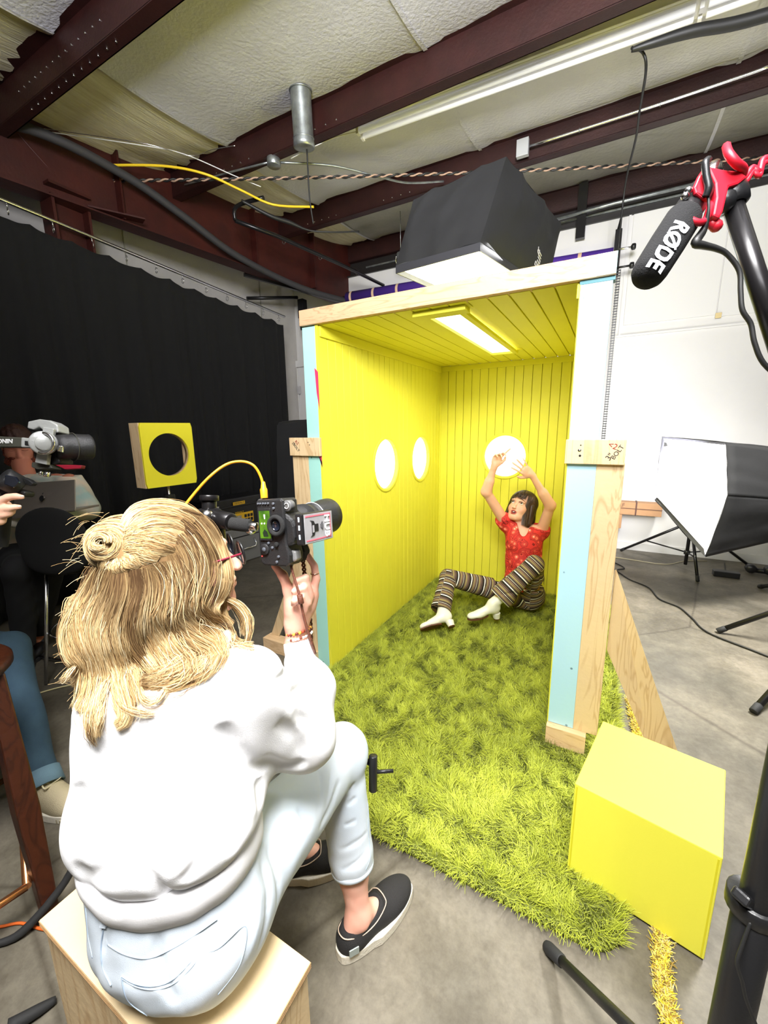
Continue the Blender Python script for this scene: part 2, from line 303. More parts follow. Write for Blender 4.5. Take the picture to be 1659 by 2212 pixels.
# ================================================================ THE YELLOW BOOTH
BW, BD, BH = 1.235, 1.775, 1.98; WR = 0.175; WINS = {'l': [(0.73, 1.20), (1.335, 1.20)], 'b': [(0.593, 1.20)], 'r': [(0.73, 1.20), (1.335, 1.20)]}
bo = thing('set_booth', (0.6, 0.9, 0), 'tall open-fronted booth of yellow beadboard with round windows and painted posts', 'booth')
def plank(u0, u1, z0, z1, holes, to3, nrm, th=.012):
    m = MB(); cuts = {u0, u1}
    for (uc, zc) in holes:
        for a in (-WR, WR):
            if u0 < uc+a < u1: cuts.add(uc+a)
        if u0 < uc < u1: cuts.add(uc)
        for q in range(1, 6):
            uu = u0+(u1-u0)*q/6
            if abs(uu-uc) < WR: cuts.add(uu)
    cu_ = sorted(cuts); g = .0020
    def span(u):
        for (uc, zc) in holes:
            if abs(u-uc) < WR-1e-6: h = math.sqrt(WR*WR-(u-uc)**2); return zc-h, zc+h
        return None
    for a, b in zip(cu_[:-1], cu_[1:]):
        mid = span((a+b)/2); a0 = a+(g if a == u0 else 0); b0 = b-(g if b == u1 else 0)
        rows = [(z0, z0, z1, z1)]
        if mid:
            sa = span(a) or (holes[0][1],)*2; sb = span(b) or (holes[0][1],)*2
            rows = [(z0, z0, sb[0], sa[0]), (sa[1], sb[1], z1, z1)]
        for (za, zb, zc_, zd) in rows:
            m.slab([to3(a0, za), to3(b0, zb), to3(b0, zc_), to3(a0, zd)], nrm, th)
    return m
def run(L0, L1, wdt, z0, z1, holes, to3, nrm):
    u = L0
    while u < L1-1e-4:
        e = min(u+wdt, L1); hs = [h for h in holes if abs((u+e)/2-h[0]) < WR+wdt/2]
        plank(u, e, z0, z1, hs, to3, nrm).build('plank', YEL, bo, bev=.0018 if not hs else 0); u = e
run(0, BD, .0716, 0, BH, WINS['l'], lambda u, z: (-.012, u, z), (1, 0, 0))
run(0, BW, .0716, 0, BH, WINS['b'], lambda u, z: (u, BD+.012, z), (0, -1, 0))
run(0, BD, .0716, 0, BH, WINS['r'], lambda u, z: (BW+.012, u, z), (-1, 0, 0))
# ceiling boards leave the opening of the light
LX0, LX1, LY0, LY1 = 0.575, 0.722, 0.11, 1.31
x = 0
while x < BW-1e-4:
    e = min(x+.088, BW); yr = [(0, BD)] if (e <= LX0 or x >= LX1) else [(0, LY0), (LY1, BD)]
    for (a, b) in yr: MB().lohi((x+.003, a, BH), (e-.003, b, BH+.012)).build('plank', YEL, bo, bev=.0018)
    x = e
for (x, y) in ((-.006, BD+.006), (BW+.006, BD+.006)): MB().lohi((x-.014, y-.014, 0), (x+.014, y+.014, BH)).build('corner_bead', YEL, bo)
MB().lohi((-.016, -.012, 0), (.0, .004, BH)).build('corner_bead', YEL, bo)
# backing sheets behind the grooves (with round openings), sub-frame
YD = mat('groove_yellow', srgb(222, 216, 60), .6)
def sheet(to3, L, holes, nrm):
    m = MB(); zs_ = (0, BH)
    hs = sorted(holes); edges = [0]+[(hs[i][0]+hs[i+1][0])/2 for i in range(len(hs)-1)]+[L]
    for (uc, zc), a, b in zip(hs, edges[:-1], edges[1:]):
        N = 40; ring = [(uc+(WR+.001)*math.cos(2*math.pi*k/N), zc+(WR+.001)*math.sin(2*math.pi*k/N)) for k in range(N)]; out = []
        for (p, q) in ring:
            dx, dz = p-uc, q-zc; t = min(((b-uc)/dx if dx > 1e-9 else ((a-uc)/dx if dx < -1e-9 else 1e9)), ((BH-zc)/dz if dz > 1e-9 else ((0-zc)/dz if dz < -1e-9 else 1e9))); out.append((uc+dx*t, zc+dz*t))
        V = [to3(*p) for p in ring]+[to3(*p) for p in out]; m.add(V, [(k, (k+1) % N, N+(k+1) % N, N+k) for k in range(N)])
        m.add([to3(*p) for p in ((a, 0), (b, 0), (b, BH), (a, BH))], [])
        for (cu_, cz_) in ((a, 0), (b, 0), (b, BH), (a, BH)):
            i = min(range(N), key=lambda k: math.hypot(out[k][0]-cu_, out[k][1]-cz_)); 
            for i2 in ((i+1) % N, (i-1) % N): m.add([to3(*out[i]), to3(*out[i2]), to3(cu_, cz_)], [(0, 1, 2)])
    o = m.build('backing_sheet', YD, bo); md = o.modifiers.new('t', 'SOLIDIFY'); md.thickness = .006; md.offset = 0
sheet(lambda u, z: (-.016, u, z), BD, WINS['l'], 0); sheet(lambda u, z: (u, BD+.016, z), BW, WINS['b'], 0); sheet(lambda u, z: (BW+.016, u, z), BD, WINS['r'], 0)
m = MB(); 
for (a, b, c_, d) in ((-.02, LX0-.004, -.02, BD+.02), (LX1+.004, BW+.02, -.02, BD+.02), (LX0-.004, LX1+.004, -.02, LY0), (LX0-.004, LX1+.004, LY1, BD+.02)): m.lohi((a, c_, BH+.013), (b, d, BH+.025))
m.build('roof_panel', YD, bo)
# trims: top bands and window rings
MB().lohi((0, 0, BH-.055), (.010, BD, BH-.001)).build('top_trim', YEL, bo, bev=.002); MB().lohi((0.01, BD-.010, BH-.045), (BW, BD, BH-.001)).build('top_trim', YEL, bo, bev=.002); MB().lohi((BW-.01, 0, BH-.055), (BW, BD-.01, BH-.001)).build('top_trim', YEL, bo, bev=.002)
PANE = mat('backlit_diffusion_pane', (1, 1, 1), 0.6, emit=1.9)
for k_, lst in WINS.items():
    for (u, z) in lst:
        c0, ax = {'l': ((0, u, z), (1, 0, 0)), 'r': ((BW, u, z), (-1, 0, 0)), 'b': ((u, BD, z), (0, -1, 0))}[k_]
        c0 = np.array(c0, float); ax = np.array(ax, float)
        wn = MB().lathe(c0, ax, [(-.03, WR), (.004, WR), (.007, WR+.004), (.007, WR+.020), (.004, WR+.024), (0, WR+.024)], 64).build('window_ring', YEL, bo)
        MB().lathe(c0, ax, [(-.024, WR), (-.024, 1e-4)], 64, False).lathe(c0, ax, [(-.027, WR), (-.027, 1e-4)], 64, False).build('window_pane', PANE, wn)
# light opening: frame boards + glowing diffuser sheet
fz0, fz1 = BH-.022, BH-.001
for nm, lo, hi in (('light_frame', (0.52, LY0-.075, fz0), (0.775, LY0, fz1)), ('light_frame', (LX0-.03, LY0, fz0+.004), (LX0, LY1, fz1)), ('light_frame', (LX1, LY0, fz0+.004), (LX1+.03, LY1, fz1)), ('light_frame', (LX0-.03, LY1, fz0+.004), (LX1+.03, LY1+.03, fz1))):
    MB().lohi(lo, hi).build(nm, YEL, bo, bev=.002)
MB().lohi((LX0, LY0, BH-.002), (LX1, LY1, BH+.004)).build('light_diffuser', mat('ceiling_diffuser', (1.0, 0.98, 0.93), .6, emit=1.9), bo)
# front frame
def specked(name, col):
    m = mat(name, col, .5, 0, .06, 60); nt = m.node_tree; b = nt.nodes['Principled BSDF']; tc = nt.nodes.new('ShaderNodeTexCoord')
    v = nt.nodes.new('ShaderNodeTexVoronoi'); v.inputs['Scale'].default_value = 13; nt.links.new(tc.outputs['Object'], v.inputs[0]); r = nt.nodes.new('ShaderNodeValToRGB')
    r.color_ramp.elements[0].color = (col[0]*.3, col[1]*.35, col[2]*.4, 1); r.color_ramp.elements[1].color = (*col, 1); r.color_ramp.elements[0].position = .05; r.color_ramp.elements[1].position = .085
    nt.links.new(v.outputs[0], r.inputs[0]); nt.links.new(r.outputs[0], b.inputs['Base Color']); return m
TEAL = specked('teal_paint_worn', srgb(168, 222, 210)); SKY = specked('pale_blue_paint_worn', srgb(180, 222, 238))
MB().lohi((-.10, -.012, .0), (-.017, .03, BH-.003)).build('post', TEAL, bo, bev=.001, label='teal painted left post'); MB().lohi((BW+.002, -.012, .10), (1.345, .03, BH)).build('post', SKY, bo, bev=.001, label='pale blue painted right post')
MB().lohi((BW, -.014, .1), (BW+.004, .03, BH)).build('edge_strip', YEL, bo)
MB().lohi((-.102, -.030, BH+.002), (1.352, .03, BH+.078)).build('header_beam', wood('header_pine', srgb(206, 166, 128), srgb(184, 142, 104), (0.8, 6, 6), 2.2), bo, bev=.002, label='bare pine header beam')
MB().lohi((1.29, -.0325, BH+.004), (1.353, -.0295, BH+.076)).build('paint_patch', TEAL, bo); MB().lohi((1.235, -.0145, BH-.012), (1.352, .03, BH+.001)).build('paint_strip', mat('dark_teal_paint', srgb(30, 110, 120), .5), bo)
PNK = mat('magenta_paint', srgb(205, 60, 100), .5)
for (z, h_) in ((1.55, .22), (1.24, .07)): MB().slab([(-.028, -.0135, z+h_), (-.006, -.0135, z+h_*.9), (-.005, -.0135, z), (-.020 if h_ > .1 else -.004, -.0135, z+h_*.4)], (0, -1, 0), .0008).build('paint_smear', PNK, bo)
MB().lohi((BW+.0, -.045, 0), (1.40, .03, .098)).build('foot_rail', PINE, bo, bev=.002); MB().lohi((-.215, -.04, 0), (-.10, .03, .098)).build('foot_rail', PINE, bo, bev=.002)
for (x0, x1) in ((1.345, 1.443), (-.215, -.102)): MB().lohi((x0, -.012, .098), (x1, .018, 1.305)).build('upright', PLY, bo, bev=.002)
INK = mat('marker_ink', (0.01, 0.01, 0.012), .6); INKR = mat('red_marker_ink', srgb(150, 30, 25), .6)
cr = MB().lohi((1.229, -.034, 1.300), (1.440, -.014, 1.396)).build('crossbar', PLY, bo, bev=.002)
text_part('marker_writing', '<2', .030, tmat((1.395, -.0345, 1.372), (.85, 0, -.35), (.35, 0, .85)), INKR, cr); text_part('marker_writing', '3"', .030, tmat((1.388, -.0345, 1.330), (.5, 0, .7), (-.7, 0, .5)), INK, cr); text_part('marker_writing', 'BOLT', .024, tmat((1.413, -.0345, 1.348), (.45, 0, .75), (-.75, 0, .45)), INK, cr)
HOLE = mat('drilled_hole', (0.006, 0.005, 0.004), .8)
for (x, z, r_) in ((1.281, 1.354, .006), (1.284, 1.333, .0045), (1.284, 1.374, .0025)): MB().lathe((x, -.0345, z), (0, -1, 0), [(0, r_), (.0004, r_), (.0006, 1e-4)], 16).build('bolt_hole', HOLE if r_ < .005 else CHR, cr)
cl_ = MB().lohi((-.215, -.034, 1.305), (-.002, -.014, 1.405)).build('crossbar', PLY, bo, bev=.002)
text_part('marker_writing', '3"', .022, tmat((-.185, -.0345, 1.372), (.7, 0, -.6), (.6, 0, .7)), INK, cl_); text_part('marker_writing', 'BOLT', .022, tmat((-.165, -.0345, 1.350), (.6, 0, -.7), (.7, 0, .6)), INK, cl_); text_part('marker_writing', 'R2', .024, tmat((-.16, -.0345, 1.378), (.7, 0, -.6), (.6, 0, .7)), INKR, cl_)
for (x, z) in ((-.08, 1.380), (-.07, 1.366)): MB().lathe((x, -.0345, z), (0, -1, 0), [(0, .003), (.0006, 1e-4)], 12).build('bolt_hole', HOLE, cl_)
# diagonal braces: things that prop the booth (screwed on, so parts of it)
MB().add([(1.446, .03, .86), (1.452, .045, .86), (1.775, .135, 0), (1.66, .12, 0), (1.447, .03, .50)], [(0, 1, 2, 3, 4)]).build('brace', PLY, bo, label='long plywood brace at the right')
o = bpy.data.objects[bo.children[-1].name]; md = o.modifiers.new('t', 'SOLIDIFY'); md.thickness = .019; md.offset = -1
MB().add([(-.216, .03, .80), (-.216, .03, .55), (-.46, .03, .09), (-.53, .03, .09)], [(0, 1, 2, 3)]).build('brace', PLY, bo); o = bpy.data.objects[bo.children[-1].name]; md = o.modifiers.new('t', 'SOLIDIFY'); md.thickness = .019; md.offset = -1
MB().lohi((-.55, -.03, 0), (-.215, .05, .088)).build('brace_foot', PINE, bo, bev=.002)
# ================================================================ SHAG RUG
def blades(pts, L, wd, lean, colr, segs=2, curl=.6, seed=1):
    rg = np.random.default_rng(seed); n = len(pts); pts = np.asarray(pts)
    L = L*rg.uniform(.65, 1.25, n); ang = lean[:, 0]+rg.normal(0, .55, n); tilt = np.clip(lean[:, 1]+rg.normal(0, .22, n), .1, 1.5)
    d = np.stack([np.cos(ang), np.sin(ang)], 1); side = np.stack([-d[:, 1], d[:, 0], np.zeros(n)], 1); rot = rg.uniform(0, 3.14, n); side = side*np.cos(rot)[:, None]+np.array((0, 0, 1))*np.sin(rot)[:, None]*.4
    rows = []
    for k in range(segs+1):
        t = k/segs; a = tilt*t**curl; h = L*t*np.cos(a*.85); o = L*t*np.sin(a)
        c = pts+np.stack([d[:, 0]*o, d[:, 1]*o, np.maximum(h, .004*t)], 1); wv = wd*(1-t*.75)/2
        rows += [c-side*wv, c+side*wv]
    V = np.stack(rows, 1).reshape(-1, 3); k = 2*(segs+1); b = np.arange(n)[:, None]*k
    Fq = np.concatenate([np.concatenate([b+2*s, b+2*s+1, b+2*s+3, b+2*s+2], 1) for s in range(segs)], 0); return V, Fq, k
def attr_col(me, name, C):
    a = me.color_attributes.new(name, 'FLOAT_COLOR', 'POINT'); C = np.concatenate([C, np.ones((len(C), 1))], 1) if C.shape[1] == 3 else C
    a.data.foreach_set('color', C.astype(np.float32).ravel())
def vnoise(X, Y, s, seed):                       # smooth value noise on arrays
    rg = np.random.default_rng(seed); G = rg.random((64, 64)); x = (X*s) % 64; y = (Y*s) % 64; i = x.astype(int); j = y.astype(int); fx = x-i; fy = y-j
    fx = fx*fx*(3-2*fx); fy = fy*fy*(3-2*fy); g = lambda a, b: G[a % 64, b % 64]
    return (g(i, j)*(1-fx)+g(i+1, j)*fx)*(1-fy)+(g(i, j+1)*(1-fx)+g(i+1, j+1)*fx)*fy
rug = thing('shag_rug', (0.7, 0.4, 0), 'lime green shag rug covering the booth floor and spilling out the front', 'rug')
RX0, RX1, RY0, RY1, RR = 0.0, 1.535, -0.80, 1.765, 0.09
def inrug(x, y):
    ok = (x > RX0) & (x < RX1) & (y > RY0) & (y < RY1); cx = np.clip(x, RX0+RR, RX1-RR); cy_ = np.clip(y, RY0+RR, RY1-RR)
    ok &= ((x-cx)**2+(y-cy_)**2 < RR*RR); return ok
poly = []
for (cx, cy_, a0) in ((RX1-RR, RY1-RR, 0), (RX0+RR, RY1-RR, 90), (RX0+RR, RY0+RR, 180), (RX1-RR, RY0+RR, 270)): poly += [(cx+RR*math.cos(math.radians(a0+t)), cy_+RR*math.sin(math.radians(a0+t)), .002) for t in range(0, 91, 15)]
MB().slab(poly, (0, 0, 1), .008).build('rug_backing', mat('rug_backing', srgb(96, 104, 20), .9), rug)
NB = 230000; X = RNG.uniform(RX0, RX1, NB); Y = RNG.uniform(RY0, RY1, NB)
keep = inrug(X, Y) & (RNG.random(NB) < np.where(Y > .5, .62, 1.0)); keep &= ~((X > 1.225) & (X < 1.41) & (Y > -.05) & (Y < .04)); keep &= ~((X > 1.23) & (X < 1.26) & (Y >= -.02)); X, Y = X[keep], Y[keep]
ang = 6.28*(vnoise(X, Y, 8, 1)*1.7+vnoise(X, Y, 24, 2)*1.0); tl = .6+.6*vnoise(X, Y, 26, 3)
ed = (X > RX1-.03)*1.0; ang = np.where(ed > 0, 0.0, ang); ang = np.where(Y < RY0+.03, -1.57, ang)
inw = (X < .05) & (Y > 0); ang = np.where(inw, 0, ang); ang = np.where((X > 1.17) & (X < 1.23) & (Y > 0), 3.14, ang); ang = np.where(Y > RY1-.05, -1.57, ang)
ang = np.where((X > 1.17) & (X < 1.45) & (Y > -.12) & (Y < 0), -1.57, ang)
Vb, Fb, kk = blades(np.stack([X, Y, np.full(len(X), .009)], 1), .045, .0030, np.stack([ang, tl], 1), None, 2)
cl = vnoise(X, Y, 5, 5)*.22+vnoise(X, Y, 40, 6)*.68+RNG.normal(0, .12, len(X)); cl = np.clip(cl, 0, 1)[:, None]
base = np.array(srgb(140, 152, 22))*(1-cl)+np.array(srgb(204, 212, 66))*cl
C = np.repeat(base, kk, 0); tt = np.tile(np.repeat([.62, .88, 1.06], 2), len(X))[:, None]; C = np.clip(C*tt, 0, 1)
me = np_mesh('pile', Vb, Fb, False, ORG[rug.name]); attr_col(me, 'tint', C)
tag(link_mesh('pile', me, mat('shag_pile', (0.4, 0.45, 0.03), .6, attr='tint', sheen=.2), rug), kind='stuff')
# yellow fluff lying in the crack of the concrete
pth = np.array([(1.575, .62), (1.60, .45), (1.615, .2), (1.63, -.1), (1.64, -.45), (1.635, -.7), (1.625, -.8), (1.64, -.9), (1.66, -1.2)]); pt = []
for a, b in zip(pth[:-1], pth[1:]): L_ = np.linalg.norm(b-a); q = RNG.random((int(L_*9000), 1)); pt.append(a+(b-a)*q+RNG.normal(0, .009, (len(q), 2)))
pt = np.concatenate(pt); wv = vnoise(pt[:, 0], pt[:, 1], 22, 9); pt = pt[(wv > .30) & (pt[:, 1] < .5)]; nn = len(pt)
Vb, Fb, kk = blades(np.stack([pt[:, 0], pt[:, 1], RNG.uniform(.001, .010, nn)], 1), .017, .0042, np.stack([RNG.uniform(0, 6.28, nn), np.full(nn, 1.2)], 1), None, 1, seed=4)
C = np.array([srgb(232, 205, 40), srgb(250, 226, 90), srgb(150, 120, 30), srgb(214, 196, 130)])[RNG.integers(0, 4, nn)]
me = np_mesh('fluff', Vb, Fb, False, (1.63, -.4, 0)); attr_col(me, 'tint', np.repeat(C, kk, 0))
tag(link_mesh('yellow_fluff', me, MATS['shag_pile'], None, (1.63, -.4, 0)), 'strip of yellow shredded fluff lying in the floor crack by the yellow block', 'fluff', kind='stuff')
# ================================================================ CEILING FITTINGS
def put(fn, *a, **k): return fn(*a, **k)
FXW = mat('fixture_enamel', srgb(236, 234, 230), .4, 0, .03, 40, .03, 4)
fx = thing('fluorescent_fixture', (1.2, 1.45, 3.72), 'long white fluorescent fixture hung along the second red ceiling beam', 'light')
def fy(x): return 1.40+.055*(x+.56)
a_, b_ = np.array((-.58, fy(-.58), 3.79)), np.array((3.4, fy(3.4), 3.79))
MB().bar(a_, b_, .13, .055).build('housing', FXW, fx, bev=.004); MB().bar(a_-(0, .075, -.03), b_-(0, .075, -.03), .02, .11).bar(a_+(0, .075, .03), b_+(0, .075, .03), .02, .11).build('reflector', FXW, fx, bev=.003)
for dy in (-.035, .035):
    for (xa, xb) in ((-.55, 1.6), (1.66, 3.38)): MB().cyl((xa, fy(xa)+dy, 3.738), (xb, fy(xb)+dy, 3.738), .019, 14).build('lamp_tube', mat('fluorescent_tube', (.9, .9, .9), .3, emit=.12), fx)
    for x in (-.56, 1.63, 3.39): MB().box((x, fy(x)+dy, 3.745), (.022, .04, .06)).build('lamp_holder', FXW, fx, bev=.002)
MB().box((-.46, fy(-.46)-.03, 3.83), (.05, .03, .03)).build('bracket', mat('rusty_steel', srgb(150, 96, 50), .7), fx)
tag(MB().tube([(-.56, fy(-.56), 3.76), (-.70, 1.31, 3.72), (-.80, 1.22, 3.66), (-1.1, 1.19, 3.62)], .004, 6, sub=5).build('fixture_wire', WHT), 'thin white wire leaving the left end of the fluorescent fixture', 'wire')
p = thing('vent_pipe', (-.80, .95, 3.5), 'short galvanised pipe stub hanging down through the ceiling', 'pipe')
MB().lathe((-.775, .935, 3.86), (-.03, .055, -.38), [(0, .075), (.10, .073), (.30, .073), (.33, .078), (.36, .078), (.36, .07), (.355, 1e-4)], 28).build('pipe_body', GAL, p); MB().torus((-.80, .98, 3.56), (-.03, .055, -.38), .074, .004).torus((-.777, .94, 3.83), (-.03, .055, -.38), .078, .005).build('pipe_seam', GAL, p)
cdt = thing('ceiling_conduit', (1.3, 2.3, 3.72), 'straight silver conduit with a square box on the right beam', 'conduit')
MB().tube([(.56, 2.335, 3.80), (1.4, 2.335, 3.80), (2.0, 2.32, 3.80), (2.12, 2.30, 3.79), (2.17, 2.28, 3.70), (2.18, 2.26, 3.45)], .010, 10, sub=4).build('conduit_run', CHR, cdt); MB().lohi((.46, 2.30, 3.73), (.56, 2.345, 3.86)).build('junction_box', mat('junction_grey', (.45, .46, .47), .5, .3), cdt, bev=.003)
for x in (.95, 1.5): MB().torus((x, 2.335, 3.80), (1, 0, 0), .013, .003, 16, 6).build('strap', GAL, cdt)
c2 = thing('wall_conduit', (1.5, 3.5, 3.6), 'dull steel conduit running above the white back wall', 'conduit')
MB().tube([(.3, 3.52, 3.66), (1.2, 3.52, 3.70), (2.6, 3.52, 3.70)], .016, 10).build('conduit_run', GAL, c2); MB().lohi((.86, 3.54, 3.45), (.95, 3.60, 3.98)).build('hanger_plate', BLKM, c2)
jb = thing('round_junction', (-1.27, 1.17, 3.62), 'round grey junction box with conduits below the second beam', 'junction box')
MB().cyl((-1.27, 1.17, 3.66), (-1.27, 1.17, 3.60), .055, 20).build('box_body', GAL, jb); MB().tube([(-1.22, 1.2, 3.63), (-.9, 1.5, 3.66), (-.62, 1.80, 3.64), (-.45, 2.05, 3.66), (-.2, 2.3, 3.72)], .009, 8, sub=5).tube([(-1.3, 1.15, 3.63), (-1.75, 1.12, 3.66), (-2.3, 1.1, 3.70)], .008, 8, sub=3).build('conduit_run', GAL, jb)
# twisted rope of cables strung across the room
ra, rb = np.array((-2.62, .60, 3.59)), np.array((2.75, 3.60, 3.74)); L = np.linalg.norm(rb-ra); dx, dux, dd = frame(rb-ra)
rp = thing('twisted_cable_line', tuple((ra+rb)/2), 'twisted black and tan cable strung straight across the ceiling', 'cable')
N = 900
for ph, m_, r_ in ((0, mat('black_cable', (.012, .012, .012), .5), .008), (math.pi, mat('tan_cable', srgb(170, 140, 120), .6), .007)):
    pts = [ra+(rb-ra)*t/N - np.array((0, 0, .10*math.sin(math.pi*t/N)*.4)) + .0075*(math.cos(2*math.pi*L*t/N/.13+ph)*dx+math.sin(2*math.pi*L*t/N/.13+ph)*dux) for t in range(N+1)]
    MB().tube(pts, r_, 5).build('strand', m_, rp)
BC = MATS['black_cable']
def cable(name, pts, r, m, label, cat='cable', sub=6, seg=7): return tag(MB().tube(pts, r, seg, sub=sub).build(name, m), label, cat)
cable('black_hose', [(2.9, 1.60, 3.62), (1.95, 1.52, 3.60), (1.6, 1.45, 3.61), (1.40, 1.41, 3.60), (1.30, 1.40, 3.60)], [.032, .032, .03, .022, .012], BC, 'thick black cable bundle at the upper right ceiling')
cable('drop_cable', [(1.30, 1.40, 3.61), (1.36, 1.47, 3.61), (1.385, 1.55, 3.56), (1.37, 1.95, 3.58), (1.36, 2.30, 3.60), (1.31, 2.75, 3.50), (1.30, 2.80, 3.0)], .008, BC, 'black cable curling from the cable bundle down past the beams')
cable('hose', [(-3.0, -.5, 3.62), (-2.52, -.02, 3.62), (-2.42, .6, 3.58), (-2.36, 1.1, 3.45), (-2.3, 1.7, 3.28), (-2.2, 2.6, 3.2), (-2.0, 3.4, 3.2)], .035, mat('dark_grey_hose', (.035, .033, .036), .7), 'thick dark hose sagging across the red rafter')
cable('yellow_cable', [(-2.6, .55, 3.68), (-2.15, .78, 3.66), (-1.85, .95, 3.60), (-1.70, 1.2, 3.55), (-1.55, 1.45, 3.50), (-1.2, 1.6, 3.46)], .010, mat('yellow_cable', srgb(236, 200, 40), .5), 'yellow cable looping over the rafter at upper left')
cable('white_wire', [(-2.80, -.02, 3.72), (-2.2, .6, 3.74), (-1.98, .86, 3.74), (-1.70, 1.12, 3.63), (-1.55, 1.3, 3.58)], .004, WHT, 'thin white wire sagging below the yellowed ceiling sheet', 'wire')
cable('steel_wire', [(-2.80, -.02, 3.735), (-2.1, .55, 3.70), (-1.9, .85, 3.70), (-1.72, .93, 3.73), (-1.5, .98, 3.72)], .003, CHR, 'thin steel wire beside the yellowed ceiling sheet', 'wire')
cable('black_wire', [(-.79, 1.0, 3.50), (-.80, 1.02, 3.2), (-.79, 1.04, 3.02)], .006, BC, 'short black wire hanging under the galvanised pipe', 'wire')
cable('red_rod', [(-2.66, .22, 3.42), (-2.68, .0, 3.62), (-2.7, -.3, 3.9)], .008, OXR2, 'thin red tie rod rising from the red column', 'rod')
cable('connector_cable', [(-1.75, 1.25, 3.5), (-1.6, 1.45, 3.42), (-1.5, 1.6, 3.40), (-1.38, 1.75, 3.36), (-1.2, 1.9, 3.36), (-1.02, 2.1, 3.4)], [.012, .018, .02, .008, .007, .007], BC, 'black cable connector hanging under the yellow cable')
bp = thing('black_pipe_frame', (-1.7, 2.2, 3.25), 'black steel pipe frame hung below the rafter at left', 'pipe frame')
MB().tube([(-1.95, 1.35, 3.42), (-1.8, 1.75, 3.40), (-1.6, 2.6, 3.36), (-1.45, 3.4, 3.32)], .020, 10).build('long_pipe', BLKM, bp); MB().tube([(-1.95, 1.35, 3.42), (-1.9, 1.33, 3.52), (-1.6, 1.38, 3.54)], .018, 10, sub=4).build('bent_pipe', BLKM, bp)
for t in (.25, .5, .8): q = np.array((-1.93, 1.4, 3.42))*(1-t)+np.array((-1.47, 3.3, 3.33))*t; MB().torus(q, (.2, 1, 0), .026, .004, 16, 6).build('pipe_ring', CHR, bp)
bt = thing('black_strut', (-2.2, 3.0, 3.2), 'black strut with a bracket under the rafter near the back wall', 'strut')
MB().bar((-2.55, 2.0, 3.24), (-2.0, 3.45, 3.18), .04, .04).build('strut_beam', BLKM, bt); MB().lohi((-2.05, 3.3, 3.0), (-2.0, 3.5, 3.25)).build('strut_bracket', BLKM, bt)
pl_ = thing('ceiling_pulley', (-1.0, 2.9, 3.4), 'small steel pulley and hooks above the back wall', 'pulley')
MB().cyl((-1.03, 3.0, 3.46), (-.97, 3.0, 3.46), .05, 20).build('wheel', GAL, pl_); MB().tube([(-1.0, 3.0, 3.51), (-1.0, 3.0, 3.95)], .004, 6).build('cord', GAL, pl_)
for q, wd_ in enumerate(('leftmost of the four', 'second from the left', 'third from the left', 'rightmost of the four')):
    x = -1.35+q*.16; tag(MB().tube([(x, 3.58, 3.62), (x, 3.56, 3.66), (x+.02, 3.55, 3.70), (x+.03, 3.56, 3.65)], .006, 6, sub=3).build('steel_hook', CHR), 'small steel hook on the edge above the back wall, '+wd_, 'hook', 'hooks above the back wall')
# boom-end black clamp left of the wall top
cpm = thing('grip_head', (-3.0, 2.9, 2.9), 'black grip clamp at the end of the curtain rail', 'clamp')
MB().tube([(-3.05, 2.5, 3.18), (-2.72, 3.15, 3.30)], .022, 10).build('arm', BLKM, cpm); MB().box((-2.68, 3.2, 3.15), (.10, .10, .26)).build('clamp_body', BLKM, cpm, bev=.01); MB().slab([(-2.74, 3.18, 3.02), (-2.66, 3.30, 3.06), (-2.62, 3.28, 2.90), (-2.70, 3.16, 2.86)], (1, 0, 0), .03).build('knob', BLKM, cpm)
# ================================================================ PURPLE ROLL, CLAMPS, CHAIN
rlp = thing('backdrop_roll', (-.3, 3.3, 3.15), 'rolled purple backdrop paper fixed high on the white back wall', 'paper roll')
PUR = mat('purple_paper', srgb(78, 44, 148), .7)
r0, r1 = np.array((-2.0, 3.36, 3.23)), np.array((1.245, 3.36, 3.145)); MB().lathe(r0, r1-r0, [(0, .072), (0, .08), (np.linalg.norm(r1-r0), .08), (np.linalg.norm(r1-r0), .07)], 28).build('paper', PUR, rlp)
MB().lathe(r0-(.05, 0, 0), r1-r0, [(0, 1e-4), (0, .028), (3.34, .028), (3.34, 1e-4)], 16).build('core_tube', BLK, rlp)
for t in (.02, .13, .24, .90): q = r0+(r1-r0)*t; MB().lathe(q, r1-r0, [(0, .0815), (.035, .0815)], 28).build('masking_tape', mat('masking_tape', srgb(226, 190, 160), .7), rlp)
br = thing('roll_bracket', (1.32, 3.4, 3.1), 'black roll bracket with two screw knobs at the right end of the purple roll', 'bracket')
MB().lohi((1.25, 3.38, 2.96), (1.31, 3.44, 3.40)).build('plate', BLKM, br, bev=.004); MB().lathe((1.28, 3.40, 3.40), (0, 0, 1), [(0, .02), (.10, 1e-3)], 10).build('spike', BLKM, br)
for z in (3.20, 3.03): 
    MB().cyl((1.29, 3.36, z), (1.42, 3.36, z), .010, 10).build('screw', CHR if z > 3.1 else BLKM, br); MB().lathe((1.40, 3.36, z), (1, 0, 0), [(0, .012), (.01, .03), (.035, .03), (.045, .02), (.045, 1e-4)], 14).build('knob', BLK, br)
chn = thing('bead_chain', (1.31, 3.38, 1.2), 'loop of black ladder chain hanging beside the booth from the roll bracket', 'chain')
for dx_ in (0, .028):
    m = MB(); z = 3.0
    m.tube([(1.30+dx_, 3.35, 3.0), (1.295+dx_, 3.35, 1.15)], .0025, 5)
    m.build('cord', BLK, chn)
m = MB(); z = 3.0
while z > 1.15: m.box((1.312, 3.35, z), (.040, .008, .011)); z -= .026
m.build('chain_rungs', BLK, chn)
